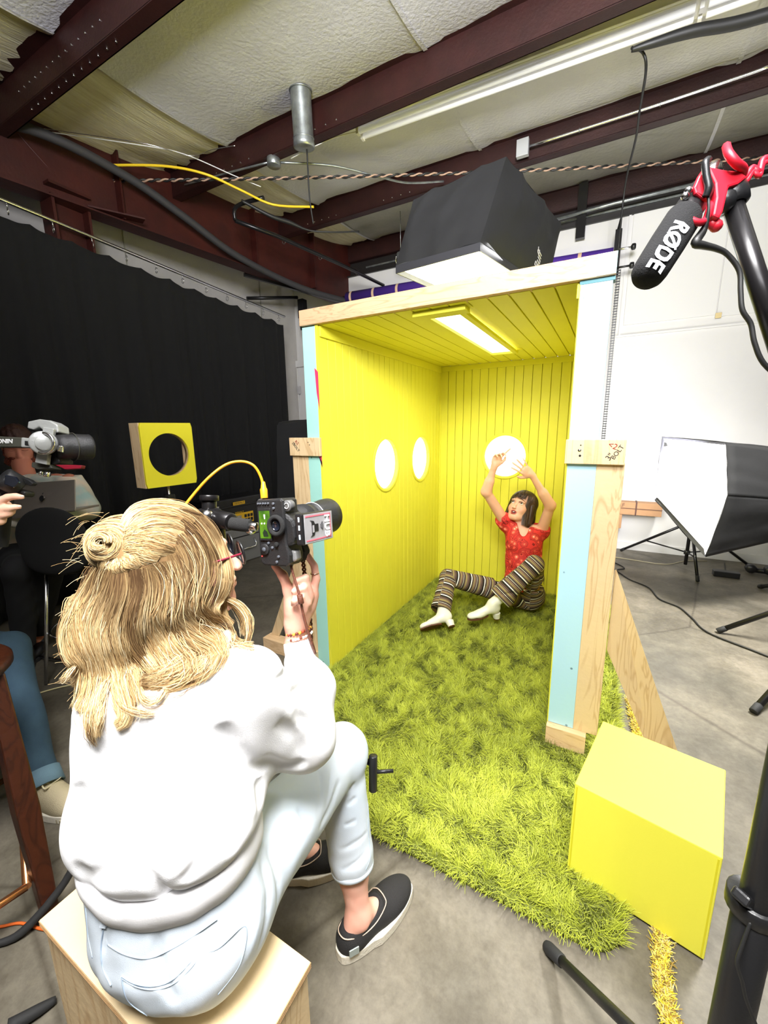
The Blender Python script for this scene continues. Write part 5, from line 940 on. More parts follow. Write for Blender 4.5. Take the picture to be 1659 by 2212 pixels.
THIN = [[(482, 1290), (514, 1303), (536, 1328), (540, 1360), (532, 1394)], [(486, 1300), (510, 1312), (526, 1340), (524, 1372)], [(490, 1372), (528, 1396), (552, 1402)], [(480, 1384), (512, 1396), (548, 1392)], [(246, 1490), (270, 1520), (310, 1538), (335, 1542)], [(300, 1478), (315, 1508), (340, 1512), (362, 1484)], [(215, 1480), (200, 1530), (196, 1575), (206, 1612)], [(230, 1480), (222, 1540), (212, 1580)], [(190, 1300), (165, 1340), (150, 1350), (140, 1400)], [(170, 1430), (150, 1460), (132, 1470)], [(470, 1220), (486, 1240), (494, 1280), (482, 1310)]]
Ccur, Wc, Cc = [], [], []
TON = [np.array(srgb(*q)) for q in ((110, 82, 56), (150, 118, 80), (182, 148, 100), (208, 178, 128), (228, 204, 156), (242, 226, 188))]
def strands(guides, n, spread, k=26, wd=.0016, tones=(0, 1, 2, 3, 4, 5), pw=None, thick=.012, root=None, frizz=.0015, tint=1.0):
    for gi, g in enumerate(guides):
        q = [env(*p) if not isinstance(p, np.ndarray) else p for p in g]
        last = None
        for i in range(len(q)):
            if q[i] is None: q[i] = P(*g[i], (last-CAM)@CF if last is not None else .80)
            last = q[i]
        G = resample(q, k); T = np.gradient(G, axis=0); T /= np.linalg.norm(T, axis=1, keepdims=True); N = -CF+0*G; S = np.cross(T, N); S /= np.linalg.norm(S, axis=1, keepdims=True); t = np.linspace(0, 1, k)
        bias = RNG.normal(0, .8)
        for _ in range(n):
            a = RNG.normal(0, .5); b = RNG.random(); c = RNG.normal(0, .25); w1 = RNG.uniform(2, 6); p1 = RNG.uniform(0, 6.28); env_w = (.45+.75*np.sin(np.pi*np.clip(t*.85+.08, 0, 1)))*(1-.55*np.clip((t-.75)/.25, 0, 1))
            off = spread*(a*env_w+c*t+.10*np.sin(w1*t*3+p1)); dep = thick*(b*np.sin(np.pi*np.clip(t*.9+.1, 0, 1)))*(1-a*a*.4)
            cv = G+S*off[:, None]+N*dep[:, None]+np.cumsum(RNG.normal(0, frizz*.25, (k, 3)), 0)*np.clip(t*1.3, 0, 1)[:, None]
            i0 = int(np.clip(round(2.5+bias+RNG.normal(0, .95)), 0, 5)) if pw is None else int(RNG.choice(6, p=pw)); c1 = TON[i0]; c0 = TON[max(0, i0-2)]*.62
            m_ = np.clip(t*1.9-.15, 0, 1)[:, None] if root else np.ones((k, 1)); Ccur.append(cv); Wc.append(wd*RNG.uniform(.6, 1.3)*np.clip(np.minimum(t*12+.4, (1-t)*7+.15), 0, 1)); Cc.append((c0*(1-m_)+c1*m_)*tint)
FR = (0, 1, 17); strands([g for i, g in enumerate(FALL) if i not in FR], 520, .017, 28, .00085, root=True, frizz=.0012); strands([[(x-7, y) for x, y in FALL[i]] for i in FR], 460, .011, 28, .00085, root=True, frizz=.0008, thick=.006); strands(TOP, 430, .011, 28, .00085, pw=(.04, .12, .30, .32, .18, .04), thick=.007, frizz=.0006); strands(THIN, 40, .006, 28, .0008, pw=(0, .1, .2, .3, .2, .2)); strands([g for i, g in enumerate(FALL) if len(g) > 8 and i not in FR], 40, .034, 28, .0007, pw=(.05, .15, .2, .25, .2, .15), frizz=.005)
# stray wisps round the silhouette
for _ in range(120):
    a = RNG.uniform(0, 1); x0 = RNG.uniform(165, 300); y0 = RNG.uniform(1105, 1300) if a < .6 else RNG.uniform(1300, 1480); x0 = x0 if a < .6 else RNG.uniform(150, 200); L_ = RNG.uniform(20, 60); an = RNG.uniform(2.0, 4.2); 
    g = [np.array(P(x0+L_*t*math.cos(an+t*RNG.uniform(-.1, .1)), y0-L_*t*math.sin(an)*.7+14*t*t, .76)) for t in (0, .33, .66, 1)]; G = resample(g, 28); Ccur.append(G); Wc.append(np.full(28, .0005)); Cc.append(np.repeat(TON[RNG.integers(2, 6)][None], 28, 0))
# the bun: a coiled knot
BC0 = P(256, 1178, .735); bx_, by_, bz_ = CR, CU, -CF; bun_c = SDF(BC0-.09, BC0+.09, .004); bun_c.ell(BC0+bz_*-.01, (.046, .040, .042), None, .01); bun_c.ell(BC0+bx_*.028+by_*-.004, (.028, .026, .030), None, .01); bun_c.cap(BC0, P(282, 1178, .765), .030, .036, .02); bun_c.cap(BC0-by_*.02, P(240, 1225, .765), .03, .03, .02)
bun = sdf_part('under_bun', bun_c, HAIR, ph, ecol, 2)
for (cx, cy_, rx_, ry_, a0, a1, n, zz, sp) in ((0, .0, .042, .036, 150, 520, 560, .016, .012), (.004, .006, .026, .022, 20, 380, 420, .030, .010), (-.006, -.010, .046, .032, 160, 400, 340, .008, .010), (.030, -.002, .022, .030, -60, 200, 300, .012, .009), (.0, .010, .014, .012, 0, 300, 120, .036, .007), (-.004, -.028, .030, .016, 170, 380, 130, .008, .009)):
    for _ in range(n):
        t = np.linspace(0, 1, 28); a = np.radians(a0+(a1-a0)*t+RNG.normal(0, 8)); o_ = RNG.normal(0, .5)*sp; xx = cx+(rx_+o_)*np.cos(a); yy = cy_+(ry_+o_)*np.sin(a); z_ = .044*np.sqrt(np.clip(1-(xx/.054)**2-(yy/.047)**2, 0, 1))-.012+zz*.45+RNG.uniform(0, .006)-abs(o_)*.35
        cv = BC0+bx_*((cx+(rx_+o_)*np.cos(a))[:, None])+by_*((cy_+(ry_+o_)*np.sin(a))[:, None])+bz_*(z_[:, None] if hasattr(z_, '__len__') else z_)+np.cumsum(RNG.normal(0, .00035, (28, 3)), 0)
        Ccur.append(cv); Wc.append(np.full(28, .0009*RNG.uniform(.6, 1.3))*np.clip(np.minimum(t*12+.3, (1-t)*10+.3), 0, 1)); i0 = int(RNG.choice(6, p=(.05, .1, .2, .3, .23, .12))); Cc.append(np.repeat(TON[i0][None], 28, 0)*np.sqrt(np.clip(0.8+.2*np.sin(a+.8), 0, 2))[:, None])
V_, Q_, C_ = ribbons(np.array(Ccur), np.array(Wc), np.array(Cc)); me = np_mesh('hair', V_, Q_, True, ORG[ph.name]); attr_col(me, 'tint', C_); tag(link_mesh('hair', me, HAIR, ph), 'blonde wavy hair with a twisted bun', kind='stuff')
# --- plywood seat box
sbx = thing('seat_box', (.70, -1.47, 0), 'plywood box used as a seat under the blonde person in pale jeans', 'box')
MB().lohi((.405, -1.60, .0), (.952, -1.39, .408)).build('box_body', PLY, sbx, bev=.003); MB().lohi((.400, -1.605, .410), (.957, -1.385, .430)).build('box_top', mat('birch_top', srgb(226, 202, 160), .5, 0, .1, 60, .06, 4), sbx, bev=.002)
for z in (.4155, .421, .4265): MB().lohi((.3993, -1.6057, z-.0011), (.9577, -1.3843, z+.0004)).build('ply_edge_line', mat('ply_dark_layer', srgb(168, 132, 90), .7), sbx)
# ================================================================ CAMERA RIG HELD BY THE PHOTOGRAPHER
B0 = P(552, 1080, .925); gD = P(562, 1208, .935)-B0; gD /= np.linalg.norm(gD); Ld = P(716, 1098, 1.115)-P(604, 1146, .93); Ld -= gD*(Ld@gD); Ld /= np.linalg.norm(Ld); uD = np.cross(gD, Ld); RC = np.array([uD, gD, Ld])
def K(u, g, l=0): return B0+uD*u+gD*g+Ld*l
dc = thing('camera', tuple(K(.04, .07, .03)), 'black camera turned upright with a lit green screen, long lens and hub box', 'camera')
CBK = mat('camera_black', (.018, .018, .019), .42, 0, .25, 500); CGR = mat('camera_rubber', (.012, .012, .012), .8, 0, .5, 900); PRT = mat('white_print_small', (.7, .7, .7), .6)
prof = [(0, .004), (.004, 0), (.072, -.001), (.078, .004), (.080, .10), (.086, .125), (.084, .142), (.074, .150), (.012, .150), (.003, .145), (0, .135)]
m = MB().slab([K(u, g, 0) for u, g in prof], Ld, .050); cb = m.build('camera_body', CBK, dc, bev=.004)
MB().slab([K(u, g, .045) for u, g in ((.004, .105), (.078, .105), (.086, .125), (.084, .143), (.072, .150), (.012, .149), (.004, .140))], Ld, .035).build('grip', CGR, dc, bev=.010)
MB().slab([K(u, g, .002) for u, g in ((.076, .030), (.098, .046), (.104, .060), (.104, .085), (.098, .098), (.078, .108))], Ld, .058).build('viewfinder_hump', CBK, dc, bev=.006)
MB().slab([K(.007, .020, -.003), K(.043, .020, -.003), K(.043, .092, -.003), K(.007, .092, -.003)], Ld, .004).build('screen_bezel', CBK, dc, bev=.001)
scm = mat('lit_green_screen', (.10, .22, .01), .4, 0, 0, 1, 0, 22, emit=.35, col2=(.01, .05, .005)); nt = scm.node_tree; nt.links.new(nt.nodes['Color Ramp'].outputs[0], nt.nodes['Principled BSDF'].inputs['Emission Color'])
sc_ = MB().slab([K(.010, .025, -.0036), K(.041, .025, -.0036), K(.041, .087, -.0036), K(.010, .087, -.0036)], Ld, .001).build('screen', scm, dc)
SPOT = mat('screen_highlight', (.9, .95, .9), .5, emit=1.3); MB().slab([K(.024, .033, -.0042), K(.028, .033, -.0042), K(.0275, .043, -.0042), K(.0255, .043, -.0042)], Ld, .0004).build('screen_light_spot', SPOT, sc_)
for (u, g) in ((.017, .053), (.025, .053), (.034, .054)): MB().lathe(K(u, g, -.0042), Ld, [(0, .0018), (.0004, .0018), (.0004, 1e-4)], 12).build('screen_light_spot', SPOT, sc_)
MB().slab([K(.018, .074, -.0041), K(.024, .066, -.0041), (K(.031, .072, -.0041)), K(.034, .082, -.0041), K(.020, .083, -.0041)], Ld, .0003).build('screen_dark_figure', mat('screen_dark', (.01, .02, .01), .5), sc_)
MB().torus(K(.060, .058, -.006), Ld, .019, .0055, 32, 8).build('eyecup', CGR, dc); MB().slab([K(.048, .040, -.004), K(.072, .040, -.004), K(.074, .058, -.004), K(.072, .076, -.004), K(.048, .076, -.004), (K(.046, .058, -.004))], Ld, .012).build('eyepiece_frame', CGR, dc, bev=.003); MB().lathe(K(.060, .058, -.007), Ld, [(0, .011), (.001, .011), (.001, 1e-4)], 24).build('eyepiece_glass', GLS, dc)
for u in (.007, .014, .022, .029, .037): MB().cyl(K(u, .009, -.0025), K(u, .009, .002), .0026, 12).build('button', mat('button_grey', (.10, .11, .13), .35), dc)
for (u, g) in ((.052, .010), (.052, .020), (.030, .098), (.040, .108), (.050, .140), (.056, .128)): MB().cyl(K(u, g, -.0028), K(u, g, .002), .0032, 12).build('button', MATS['button_grey'], dc)
MB().cyl(K(.018, .112, -.004), K(.018, .112, .002), .0125, 28).build('control_wheel', CBK, dc); MB().cyl(K(.018, .112, -.0055), K(.018, .112, -.003), .0048, 18).build('set_button', MATS['button_grey'], dc); MB().cyl(K(.054, .100, -.005), K(.054, .100, .002), .0055, 16).build('joystick', CGR, dc)
MB().lathe(K(.008, .128, -.001), Ld, [(-.0006, .0016), (-.0008, 1e-4)], 10).build('record_lamp', mat('red_lamp', (1, .05, .04), .4, emit=2), dc)
MB().cyl(K(.083, .016, .006), K(.083, .016, .022), .0125, 26).build('mode_dial', mat('dial_grey', (.16, .16, .16), .4, .3), dc); MB().torus(K(.083, .016, .0055), Ld, .006, .0010, 20, 6).build('dial_ring', PRT, dc)
MB().slab([K(.078, .112, .012), K(.093, .118, .012), K(.095, .136, .012), K(.084, .142, .012)], Ld, .02).build('top_display', mat('silver_plate', (.35, .35, .35), .3, .5), dc, bev=.003)
MB().lohi((-1, -1, -1), (-1, -1, -1)) if False else None
# lens
lc = K(.040, .058, .048); MB().lathe(lc, Ld, [(0, .033), (.012, .034), (.014, .036), (.045, .037), (.047, .0385), (.078, .0385), (.080, .037), (.095, .037), (.097, .040), (.125, .041), (.150, .0455), (.172, .047), (.173, .044), (.13, .036), (.125, 1e-4)], 48).build('lens', CBK, dc)
for t in (.018, .05, .055, .060, .065, .070, .102): MB().torus(lc+Ld*t, Ld, .0368+.0015*(t > .046)+(.002 if t > .1 else 0), .0012, 44, 6).build('lens_ring', CGR if t != .102 else PRT, dc)
# hub box on the shoe
hq = [K(.104, .040, .0), K(.104, .100, .0)]
HB = thing('wireless_hub', tuple(K(.12, .07, .05)), 'flat wireless hub box with pink framed label on the camera hot shoe', 'transmitter')
MB().box(K(.116, .068, .058), (.020, .068, .112), RC).build('hub_body', BLK, HB, bev=.003)
lbm = mat('label_grey', srgb(178, 176, 180), .55, 0, 0, 1, .2, 30); MB().box(K(.1265, .068, .060), (.001, .064, .104), RC).build('label', lbm, HB)
PK = mat('label_pink', srgb(226, 110, 128), .5); q = .1272
def fr_bar(g0, g1, l0, l1): MB().box(K(q, (g0+g1)/2, (l0+l1)/2), (.0006, abs(g1-g0), abs(l1-l0)), RC).build('label_border', PK, HB)
fr_bar(.040, .043, .012, .104); fr_bar(.093, .096, .012, .104); fr_bar(.040, .096, .102, .105)
text_part('label_text', 'HUB', .026, tmat(K(.1278, .068, .090), gD, Ld), mat('label_white', (.9, .9, .9), .5), HB, bold=.0008)
for r_ in (.006, .010, .014): MB().tube([K(.1278, .066+r_*math.sin(a), .060+r_*math.cos(a)) for a in np.linspace(-.7, .7, 9)], .0007, 5).build('wave_mark', INK, HB)
MB().slab([K(.1276, g, l) for g, l in ((.050, .026), (.053, .032), (.083, .032), (.087, .026), (.084, .040), (.076, .044), (.076, .056), (.060, .056), (.060, .044), (.053, .040))], uD, .0005).build('label_mark', INK, HB); MB().slab([K(.1280, g, l) for g, l in ((.062, .034), (.078, .034), (.078, .040), (.062, .040))], uD, .0004).build('label_mark', lbm, HB)
for g in (.046, .064, .084): MB().box(K(.117, g, .0015), (.003, .010, .001), RC).build('status_light', mat('status_led', (.7, .85, 1), .4, emit=2), HB)
MB().box(K(.103, .068, .03), (.012, .02, .03), RC).build('shoe_mount', BLK, HB)
# orange tether cable
OR_ = mat('orange_cable', srgb(250, 168, 30), .45); tc_ = thing('tether_cable', tuple(P(480, 1020, .93)), 'orange tether cable arching from the top of the camera over the hair', 'cable')
MB().tube([P(569, 1058, .935), P(564, 1032, .935), P(548, 1006, .93), (P(522, 997, .93)), P(490, 1003, .92), P(455, 1028, .90), P(420, 1066, .89), P(384, 1114, .88), P(360, 1160, .90)], .0031, 10, sub=8).build('cable_run', OR_, tc_); MB().lathe(P(571, 1076, .935), P(569, 1050, .935)-P(571, 1076, .935), [(0, .0080), (.020, .0082), (.024, .0060), (.036, .0044), (.038, .003)], 16).build('plug', OR_, tc_)
# tripod with arm
tr = thing('tripod', tuple(P(500, 1600, 1.2)*(1, 1, 0)), 'black tripod with chrome-fitted head holding the camera, mostly behind the photographer', 'tripod')
MB().cyl(P(498, 1131, .95), P(541, 1136, .945), .0155, 22).build('handle_sleeve', CGR, tr); MB().cyl(P(536, 1136, .945), P(556, 1138, .94), .0095, 20).build('chrome_joint', CHR, tr); MB().ball(P(541, 1142, .95), .014, 16).build('ball_joint', CHR, tr)
MB().cyl(P(462, 1118, .98), P(500, 1128, .955), .021, 20).build('clamp_barrel', BLKM, tr); MB().cyl(P(452, 1082, .99), P(452, 1062+8, .99), .022, 24).build('top_knob', BLKM, tr); MB().cyl(P(452, 1110, .99), P(452, 1078, .99), .017, 20).build('neck', BLKM, tr)
MB().box(P(452, 1120, .99), (.055, .05, .05)).build('head_block', BLKM, tr, bev=.012); MB().ball(P(447, 1115, .96), .016, 14).build('chrome_ball', CHR, tr); MB().cyl(P(405, 1108, 1.0), P(440, 1114, .99), .013, 16).build('side_arm', BLKM, tr); MB().cyl(P(466, 1130, .97), P(472, 1175, 1.0), .019, 18).build('lower_clamp', BLKM, tr)
tb_ = P(462, 1165, 1.0); MB().tube([tb_, (tb_[0], tb_[1], .72)], .015, 14).build('centre_column', BLKM, tr); MB().cyl((tb_[0], tb_[1], .70), (tb_[0], tb_[1], .78), .035, 18).build('shoulder', BLK, tr)
for f in ((.36, -.72, .01), (.22, -1.25, .01), (.66, -.86, .01)): MB().tube([(tb_[0], tb_[1], .73), f], [.017, .012], 12).build('leg', BLKM, tr)
lv = P(806, 1668, 1.24); MB().cyl(P(806, 1632, 1.24), P(806, 1708, 1.24), .013, 14).build('pan_grip', BLK, tr); MB().tube([P(806, 1668, 1.24), P(850, 1665, 1.24)], .0055, 8).build('lever', BLK, tr); MB().tube([P(806, 1650, 1.25), (tb_[0], tb_[1], .74)], .009, 8).build('pan_bar', BLK, tr)
# brown camera strap
st = thing('camera_strap', tuple(P(650, 1290, .95)), 'brown braided leather strap dangling from the camera past the wrist', 'strap'); LTH = mat('brown_leather', srgb(104, 58, 42), .5, 0, .4, 200)
MB().tube([P(628, 1213, .925), P(631, 1232, .92), P(640, 1262, .918), P(648, 1290, .915), P(654, 1322, .92), P(664, 1360, .925), P(674, 1392, .935), P(681, 1412, .95)], [.0028]*5+[.0034, .0045, .003], 8, sub=6).build('strap_run', LTH, st); MB().cyl(P(647, 1284, .913), P(651, 1304, .914), .0065, 14).build('slider', LTH, st)
for k_ in range(2):
    A_ = [P(652+k_*0, 1180, 1.0), P(655, 1215, 1.0), P(665, 1300, 1.01), P(670, 1340, 1.01), P(672, 1385, 1.0)]; G = resample(A_, 70); t = np.linspace(0, 1, 70); S_ = CR[None]*(.0035*np.sin(t*70+math.pi*k_))[:, None]+CF[None]*(.0035*np.cos(t*70+math.pi*k_))[:, None]; MB().tube(list(G+S_), .0026, 6).build('braid_strand', LTH, st)
# ================================================================ MODEL SEATED IN THE BOOTH
mo = thing('person', (.87, 1.32, 0), 'dark-haired person in red flowered blouse and striped flares sitting with both arms raised', 'person')
pc = P(1126, 1280, 3.23); hd = P(1126, 1096, 3.17); shA = P(1094, 1133, 3.20); shB = P(1170, 1147, 3.12)
elA = P(1050, 1062, 3.06); wrA = P(1068, 1007, 2.97); elB = P(1189, 1092, 3.00); wrB = P(1149, 1026, 2.94)
hpA = P(1104, 1282, 3.20); hpB = P(1148, 1284, 3.18); knA = P(968, 1247, 3.12); anA = P(950, 1326, 2.94); knB = P(1154, 1220, 2.90); anB = P(1064, 1304, 2.93)
fv = CAM-hd; fv[2] = 0; fv /= np.linalg.norm(fv); fv = fv*.92+np.array((-.39, -.0, 0)); fv[2] = .46; fv /= np.linalg.norm(fv)
rv = np.cross(fv, UP); rv /= np.linalg.norm(rv); uv_ = np.cross(rv, fv); tl_ = math.radians(6); rv, uv_ = rv*math.cos(tl_)+uv_*math.sin(tl_), uv_*math.cos(tl_)-rv*math.sin(tl_); RM = np.array([rv, fv, uv_])
neck0 = (shA+shB)/2+UP*.02; bf = CAM-pc; bf[2] = 0; bf /= np.linalg.norm(bf)
sxm = shB-shA; sxm[2] = 0; sxm /= np.linalg.norm(sxm); sfm = np.array((sxm[1], -sxm[0], 0)); RSM = np.array([sxm, sfm, UP])
s = SDF((.30, .55, .0), (1.22, 1.60, 1.33), .0036)
s.ell(pc+(0, 0, -.01), (.115, .085, .085), RSM, .03); s.cap(pc, (neck0+pc)/2, .10, .088, .04); s.cap((neck0+pc)/2, neck0-UP*.10, .088, .10, .04); s.cap(shA*.85+shB*.15-UP*.01, shB*.85+shA*.15-UP*.01, .048, .048, .04)
s.chain([shA, elA, wrA], [.043, .034, .0215], .02); s.chain([shB, elB, wrB], [.043, .034, .0215], .02); s.cap(elA, elA*.6+wrA*.4, .034, .034, .02); s.cap(elB, elB*.6+wrB*.4, .034, .034, .02)
for h_, k_, a_ in ((hpA, knA, P(956, 1322, 2.93)), (hpB, knB, anB)): s.cap(h_, k_, .056, .042, .03); s.cap(k_, a_, .047, .030, .02)
for a_, t_, h_ in ((P(956, 1322, 2.93), P(896, 1338, 2.90), knA), (anB, P(990, 1318, 2.90), knB*.6+P(1150, 1262, 2.95)*.4)): y_ = (t_-a_)/np.linalg.norm(t_-a_); z_ = h_-a_; z_ -= y_*(z_@y_); z_ /= np.linalg.norm(z_); s.cap(a_, a_+y_*.03-z_*.04, .026, .024, .02); s.cap(a_+y_*.03-z_*.04, a_+y_*.12-z_*.058, .024, .016, .02)
s.cap(neck0-UP*.02, hd-uv_*.06-fv*.01, .050, .044, .03); W2 = head(s, hd, RM, 1.06, True, .010)
def hx(a, b, c): return P(a, b, c)
# hand A (left in picture): fingers curl up and away, thumb to the right ; hand B: fingers point left
yA = P(1080, 972, 2.93)-wrA; yA /= np.linalg.norm(yA); zA = -CF*.7+CR*.2; zA -= yA*(yA@zA); zA /= np.linalg.norm(zA); xA = np.cross(yA, zA)
if xA@CR < 0: xA = -xA
hand(s, wrA, np.array([xA, yA, zA]), [(.15, .15, .1, .42), (.8, .7, .5, .08), (.9, .8, .5, -.05), (.8, .7, .5, -.30)], [(.02, .015, .004), (.040, .040, .012), (.052, .062, .016), (.054, .082, .014)], .98, .0074)
yB = P(1112, 1000, 2.90)-wrB; yB /= np.linalg.norm(yB); zB = CF*.6+UP*.1; zB -= yB*(yB@zB); zB /= np.linalg.norm(zB); xB = np.cross(yB, zB)
if xB@CU > 0: xB = -xB
hand(s, wrB, np.array([xB, yB, zB]), [(.05, .1, .1, .10), (.1, .1, .1, -.05), (.05, .1, .1, -.22), (.1, .2, .2, -.50)], [(.02, .015, .004), (.044, .036, .010), (.060, .056, .014), (.066, .078, .012)], .98, .0074)
eyes = [W2(x, .083, .008) for x in (-.033, .033)]
def mcol(V):
    a = np.array(srgb(228, 178, 148)); b = np.array(srgb(214, 148, 118)); L = (V-hd)@RM.T/1.06; C = np.repeat(a[None], len(V), 0); t = vnoise(V[:, 0]+V[:, 2], V[:, 1], 30, 5)[:, None]*.4; C = C*(1-t)+b*t
    lip = (np.abs(L[:, 0]) < .024) & (L[:, 1] > .070) & (L[:, 2] < -.049) & (L[:, 2] > -.084) & (np.hypot(L[:, 0]/.022, (L[:, 2]+.066)/.0145) < 1); C[lip] = srgb(168, 70, 66)
    mth = lip & (np.hypot(L[:, 0]/.0145, (L[:, 2]+.066)/.0055) < 1); C[mth] = srgb(70, 20, 22)
    ck = np.minimum(np.hypot(L[:, 0]-.04, L[:, 2]+.03), np.hypot(L[:, 0]+.04, L[:, 2]+.03)); m_ = np.exp(-(ck/.018)**2)*(L[:, 1] > .03)*(np.abs(L[:, 0]) < .08); C = C*(1-.35*m_[:, None])+np.array(srgb(216, 120, 100))*.35*m_[:, None]
    for x in (-.033, .033): m_ = (np.exp(-((L[:, 0]-x)/.017)**2-((L[:, 2]-.012)/.010)**2)*(L[:, 1] > .05))[:, None]; C = C*(1-.5*m_)+np.array(srgb(120, 74, 62))*.5*m_
    return C
mb2 = sdf_part('body', s, SKIN, mo, mcol, 1)
EYEW = mat('eye_white', (.8, .8, .78), .2); EYEB = mat('dark_iris', (.05, .025, .012), .15)
look = fv*.9+uv_*.28-rv*.12; look /= np.linalg.norm(look)
for c_, x in zip(eyes, (-.033, .033)):
    e_ = MB().ball(c_-fv*.0015, .0112, 18).build('eye', EYEW, mb2); MB().lathe(c_+look*.0090, look, [(0, .0070), (.0020, .0060), (.0022, 1e-4)], 18).build('iris', EYEB, mb2)
    MB().tube([W2(x-.016, .096, .010), W2(x-.008, .1005, .0175), W2(x+.008, .1005, .0175), W2(x+.016, .096, .010)], .0016, 6, sub=4).build('eyelash', mat('dark_lash', (.02, .012, .01), .6), mb2)
    sg = 1 if x > 0 else -1; MB().tube([W2(x-sg*.016, .103, .038), W2(x, .100, .036), W2(x+sg*.020, .088, .028)], [.0022, .0026, .0012], 6, sub=5).build('eyebrow', MATS['dark_lash'], mb2)
MB().ball(W2(0, .088, -.0608), .010, 12, (1, .6, .35)).build('teeth', mat('teeth', (.75, .73, .68), .3), mb2)
for x in (-.078, .078): MB().torus(W2(x, .004, -.058), rv*.6+fv*.5, .020, .0026, 30, 8).build('hoop_earring', CHR, mo)
# blouse
def blouse_mat():
    m = mat('red_flower_print', srgb(200, 30, 24), .8); nt = m.node_tree; b = nt.nodes['Principled BSDF']; tc = nt.nodes.new('ShaderNodeTexCoord'); nz = nt.nodes.new('ShaderNodeTexNoise'); nz.inputs['Scale'].default_value = 30; nt.links.new(tc.outputs['Object'], nz.inputs[0])
    mx = nt.nodes.new('ShaderNodeMix'); mx.data_type = 'RGBA'; mx.inputs['Factor'].default_value = .018; nt.links.new(tc.outputs['Object'], mx.inputs['A']); nt.links.new(nz.outputs['Color'], mx.inputs['B'])
    v = nt.nodes.new('ShaderNodeTexVoronoi'); v.inputs['Scale'].default_value = 21; v.inputs['Randomness'].default_value = .8; nt.links.new(mx.outputs['Result'], v.inputs[0]); r = nt.nodes.new('ShaderNodeValToRGB'); r.color_ramp.interpolation = 'CONSTANT'; e_ = r.color_ramp.elements
    st_ = [(0, (255, 238, 220)), (.10, (232, 110, 80)), (.15, (250, 120, 92)), (.27, (150, 16, 18)), (.31, (240, 84, 66)), (.37, (140, 10, 14)), (.42, (232, 66, 54)), (.47, (130, 8, 12)), (.52, (226, 58, 48)), (.58, (128, 8, 12)), (.64, (216, 48, 40))]
    e_[0].position = 0; e_[0].color = (*srgb(*st_[0][1]), 1); e_[1].position = st_[1][0]; e_[1].color = (*srgb(*st_[1][1]), 1)
    for p_, c_ in st_[2:]: q = e_.new(p_); q.color = (*srgb(*c_), 1)
    nt.links.new(v.outputs['Distance'], r.inputs[0]); nt.links.new(r.outputs[0], b.inputs['Base Color']); return m
s = SDF((.55, .95, .12), (1.22, 1.62, .95), .0036)
s.cap(pc+UP*.10, (neck0+pc)/2, .128, .112, .04); s.cap((neck0+pc)/2-sxm*.012, neck0-UP*.10-sxm*.012, .112, .122, .04); s.cap((neck0+pc)/2+sxm*.03, neck0-UP*.10+sxm*.03, .105, .115, .04); s.cap(shA*.88+shB*.12-UP*.012, shB*.88+shA*.12-UP*.012, .060, .060, .04); s.ell(neck0-UP*.145+sfm*.05, (.115, .08, .07), RSM, .03)
s.cap(shA, shA*.84+elA*.16, .060, .060, .02); s.cap(shB, shB*.84+elB*.16, .060, .060, .02)
s.cap(pc+UP*.02+sfm*.03, pc+UP*.10+sfm*.03, .118, .118, .04)
dA = elA-shA; dA /= np.linalg.norm(dA); dB = elB-shB; dB /= np.linalg.norm(dB)
s.plane_cut(shA*.86+elA*.14, dA, shA-.1, elA+.1); s.plane_cut(shB*.86+elB*.14, dB, shB-.1, elB+.1)
s.cap(neck0+UP*.01, hd-uv_*.05, .062, .06, 0, True); s.cap(neck0+UP*.02+sfm*.06, neck0-UP*.085+sfm*.16, .050, .018, 0, True); s.plane_cut(pc+UP*.062, (0, 0, -1)); s.noise(.003, 30, 11)
for pts, w_, a_ in ((((1085, 1160), (1100, 1200), (1095, 1240)), .012, .006), (((1160, 1180), (1150, 1220), (1140, 1250)), .012, .006), (((1090, 1230), (1120, 1238), (1150, 1228)), .010, .005)): s.crease([s.hit(*q, 2.6, 3.6) for q in pts], w_, a_)
bl_ = sdf_part('blouse', s, blouse_mat(), mo, None, 1)
# striped flared trousers: stripes run round each limb
def stripe_mat():
    m = mat('striped_trousers', srgb(90, 74, 60), .85); nt = m.node_tree; b = nt.nodes['Principled BSDF']; a = nt.nodes.new('ShaderNodeAttribute'); a.attribute_name = 'limb'; mu = nt.nodes.new('ShaderNodeMath'); mu.operation = 'MULTIPLY'; mu.inputs[1].default_value = 1/.105; nt.links.new(a.outputs['Fac'], mu.inputs[0]); f = nt.nodes.new('ShaderNodeMath'); f.operation = 'FRACT'; nt.links.new(mu.outputs[0], f.inputs[0])
    r = nt.nodes.new('ShaderNodeValToRGB'); r.color_ramp.interpolation = 'CONSTANT'; e_ = r.color_ramp.elements
    st_ = [(0, (250, 246, 236)), (.07, (20, 14, 12)), (.20, (126, 96, 78)), (.23, (24, 18, 14)), (.27, (112, 90, 76)), (.40, (160, 148, 84)), (.47, (104, 84, 70)), (.55, (22, 16, 14)), (.62, (236, 230, 214)), (.645, (22, 16, 14)), (.70, (120, 94, 78)), (.82, (156, 144, 84)), (.87, (98, 76, 62)), (.95, (18, 14, 12))]
    e_[0].position = 0; e_[0].color = (*srgb(*st_[0][1]), 1); e_[1].position = st_[1][0]; e_[1].color = (*srgb(*st_[1][1]), 1)
    for p_, c_ in st_[2:]: q = e_.new(p_); q.color = (*srgb(*c_), 1)
    nt.links.new(f.outputs[0], r.inputs[0]); nt.links.new(r.outputs[0], b.inputs['Base Color']); return m
s = SDF((.28, .60, .02), (1.22, 1.62, .62), .0036)
s.ell(pc+UP*.0, (.165, .125, .115), RSM, .03); s.cap(pc, pc+UP*.07, .12, .112, .03); s.ell(pc+sxm*.07-UP*.03, (.10, .12, .10), RSM, .04)
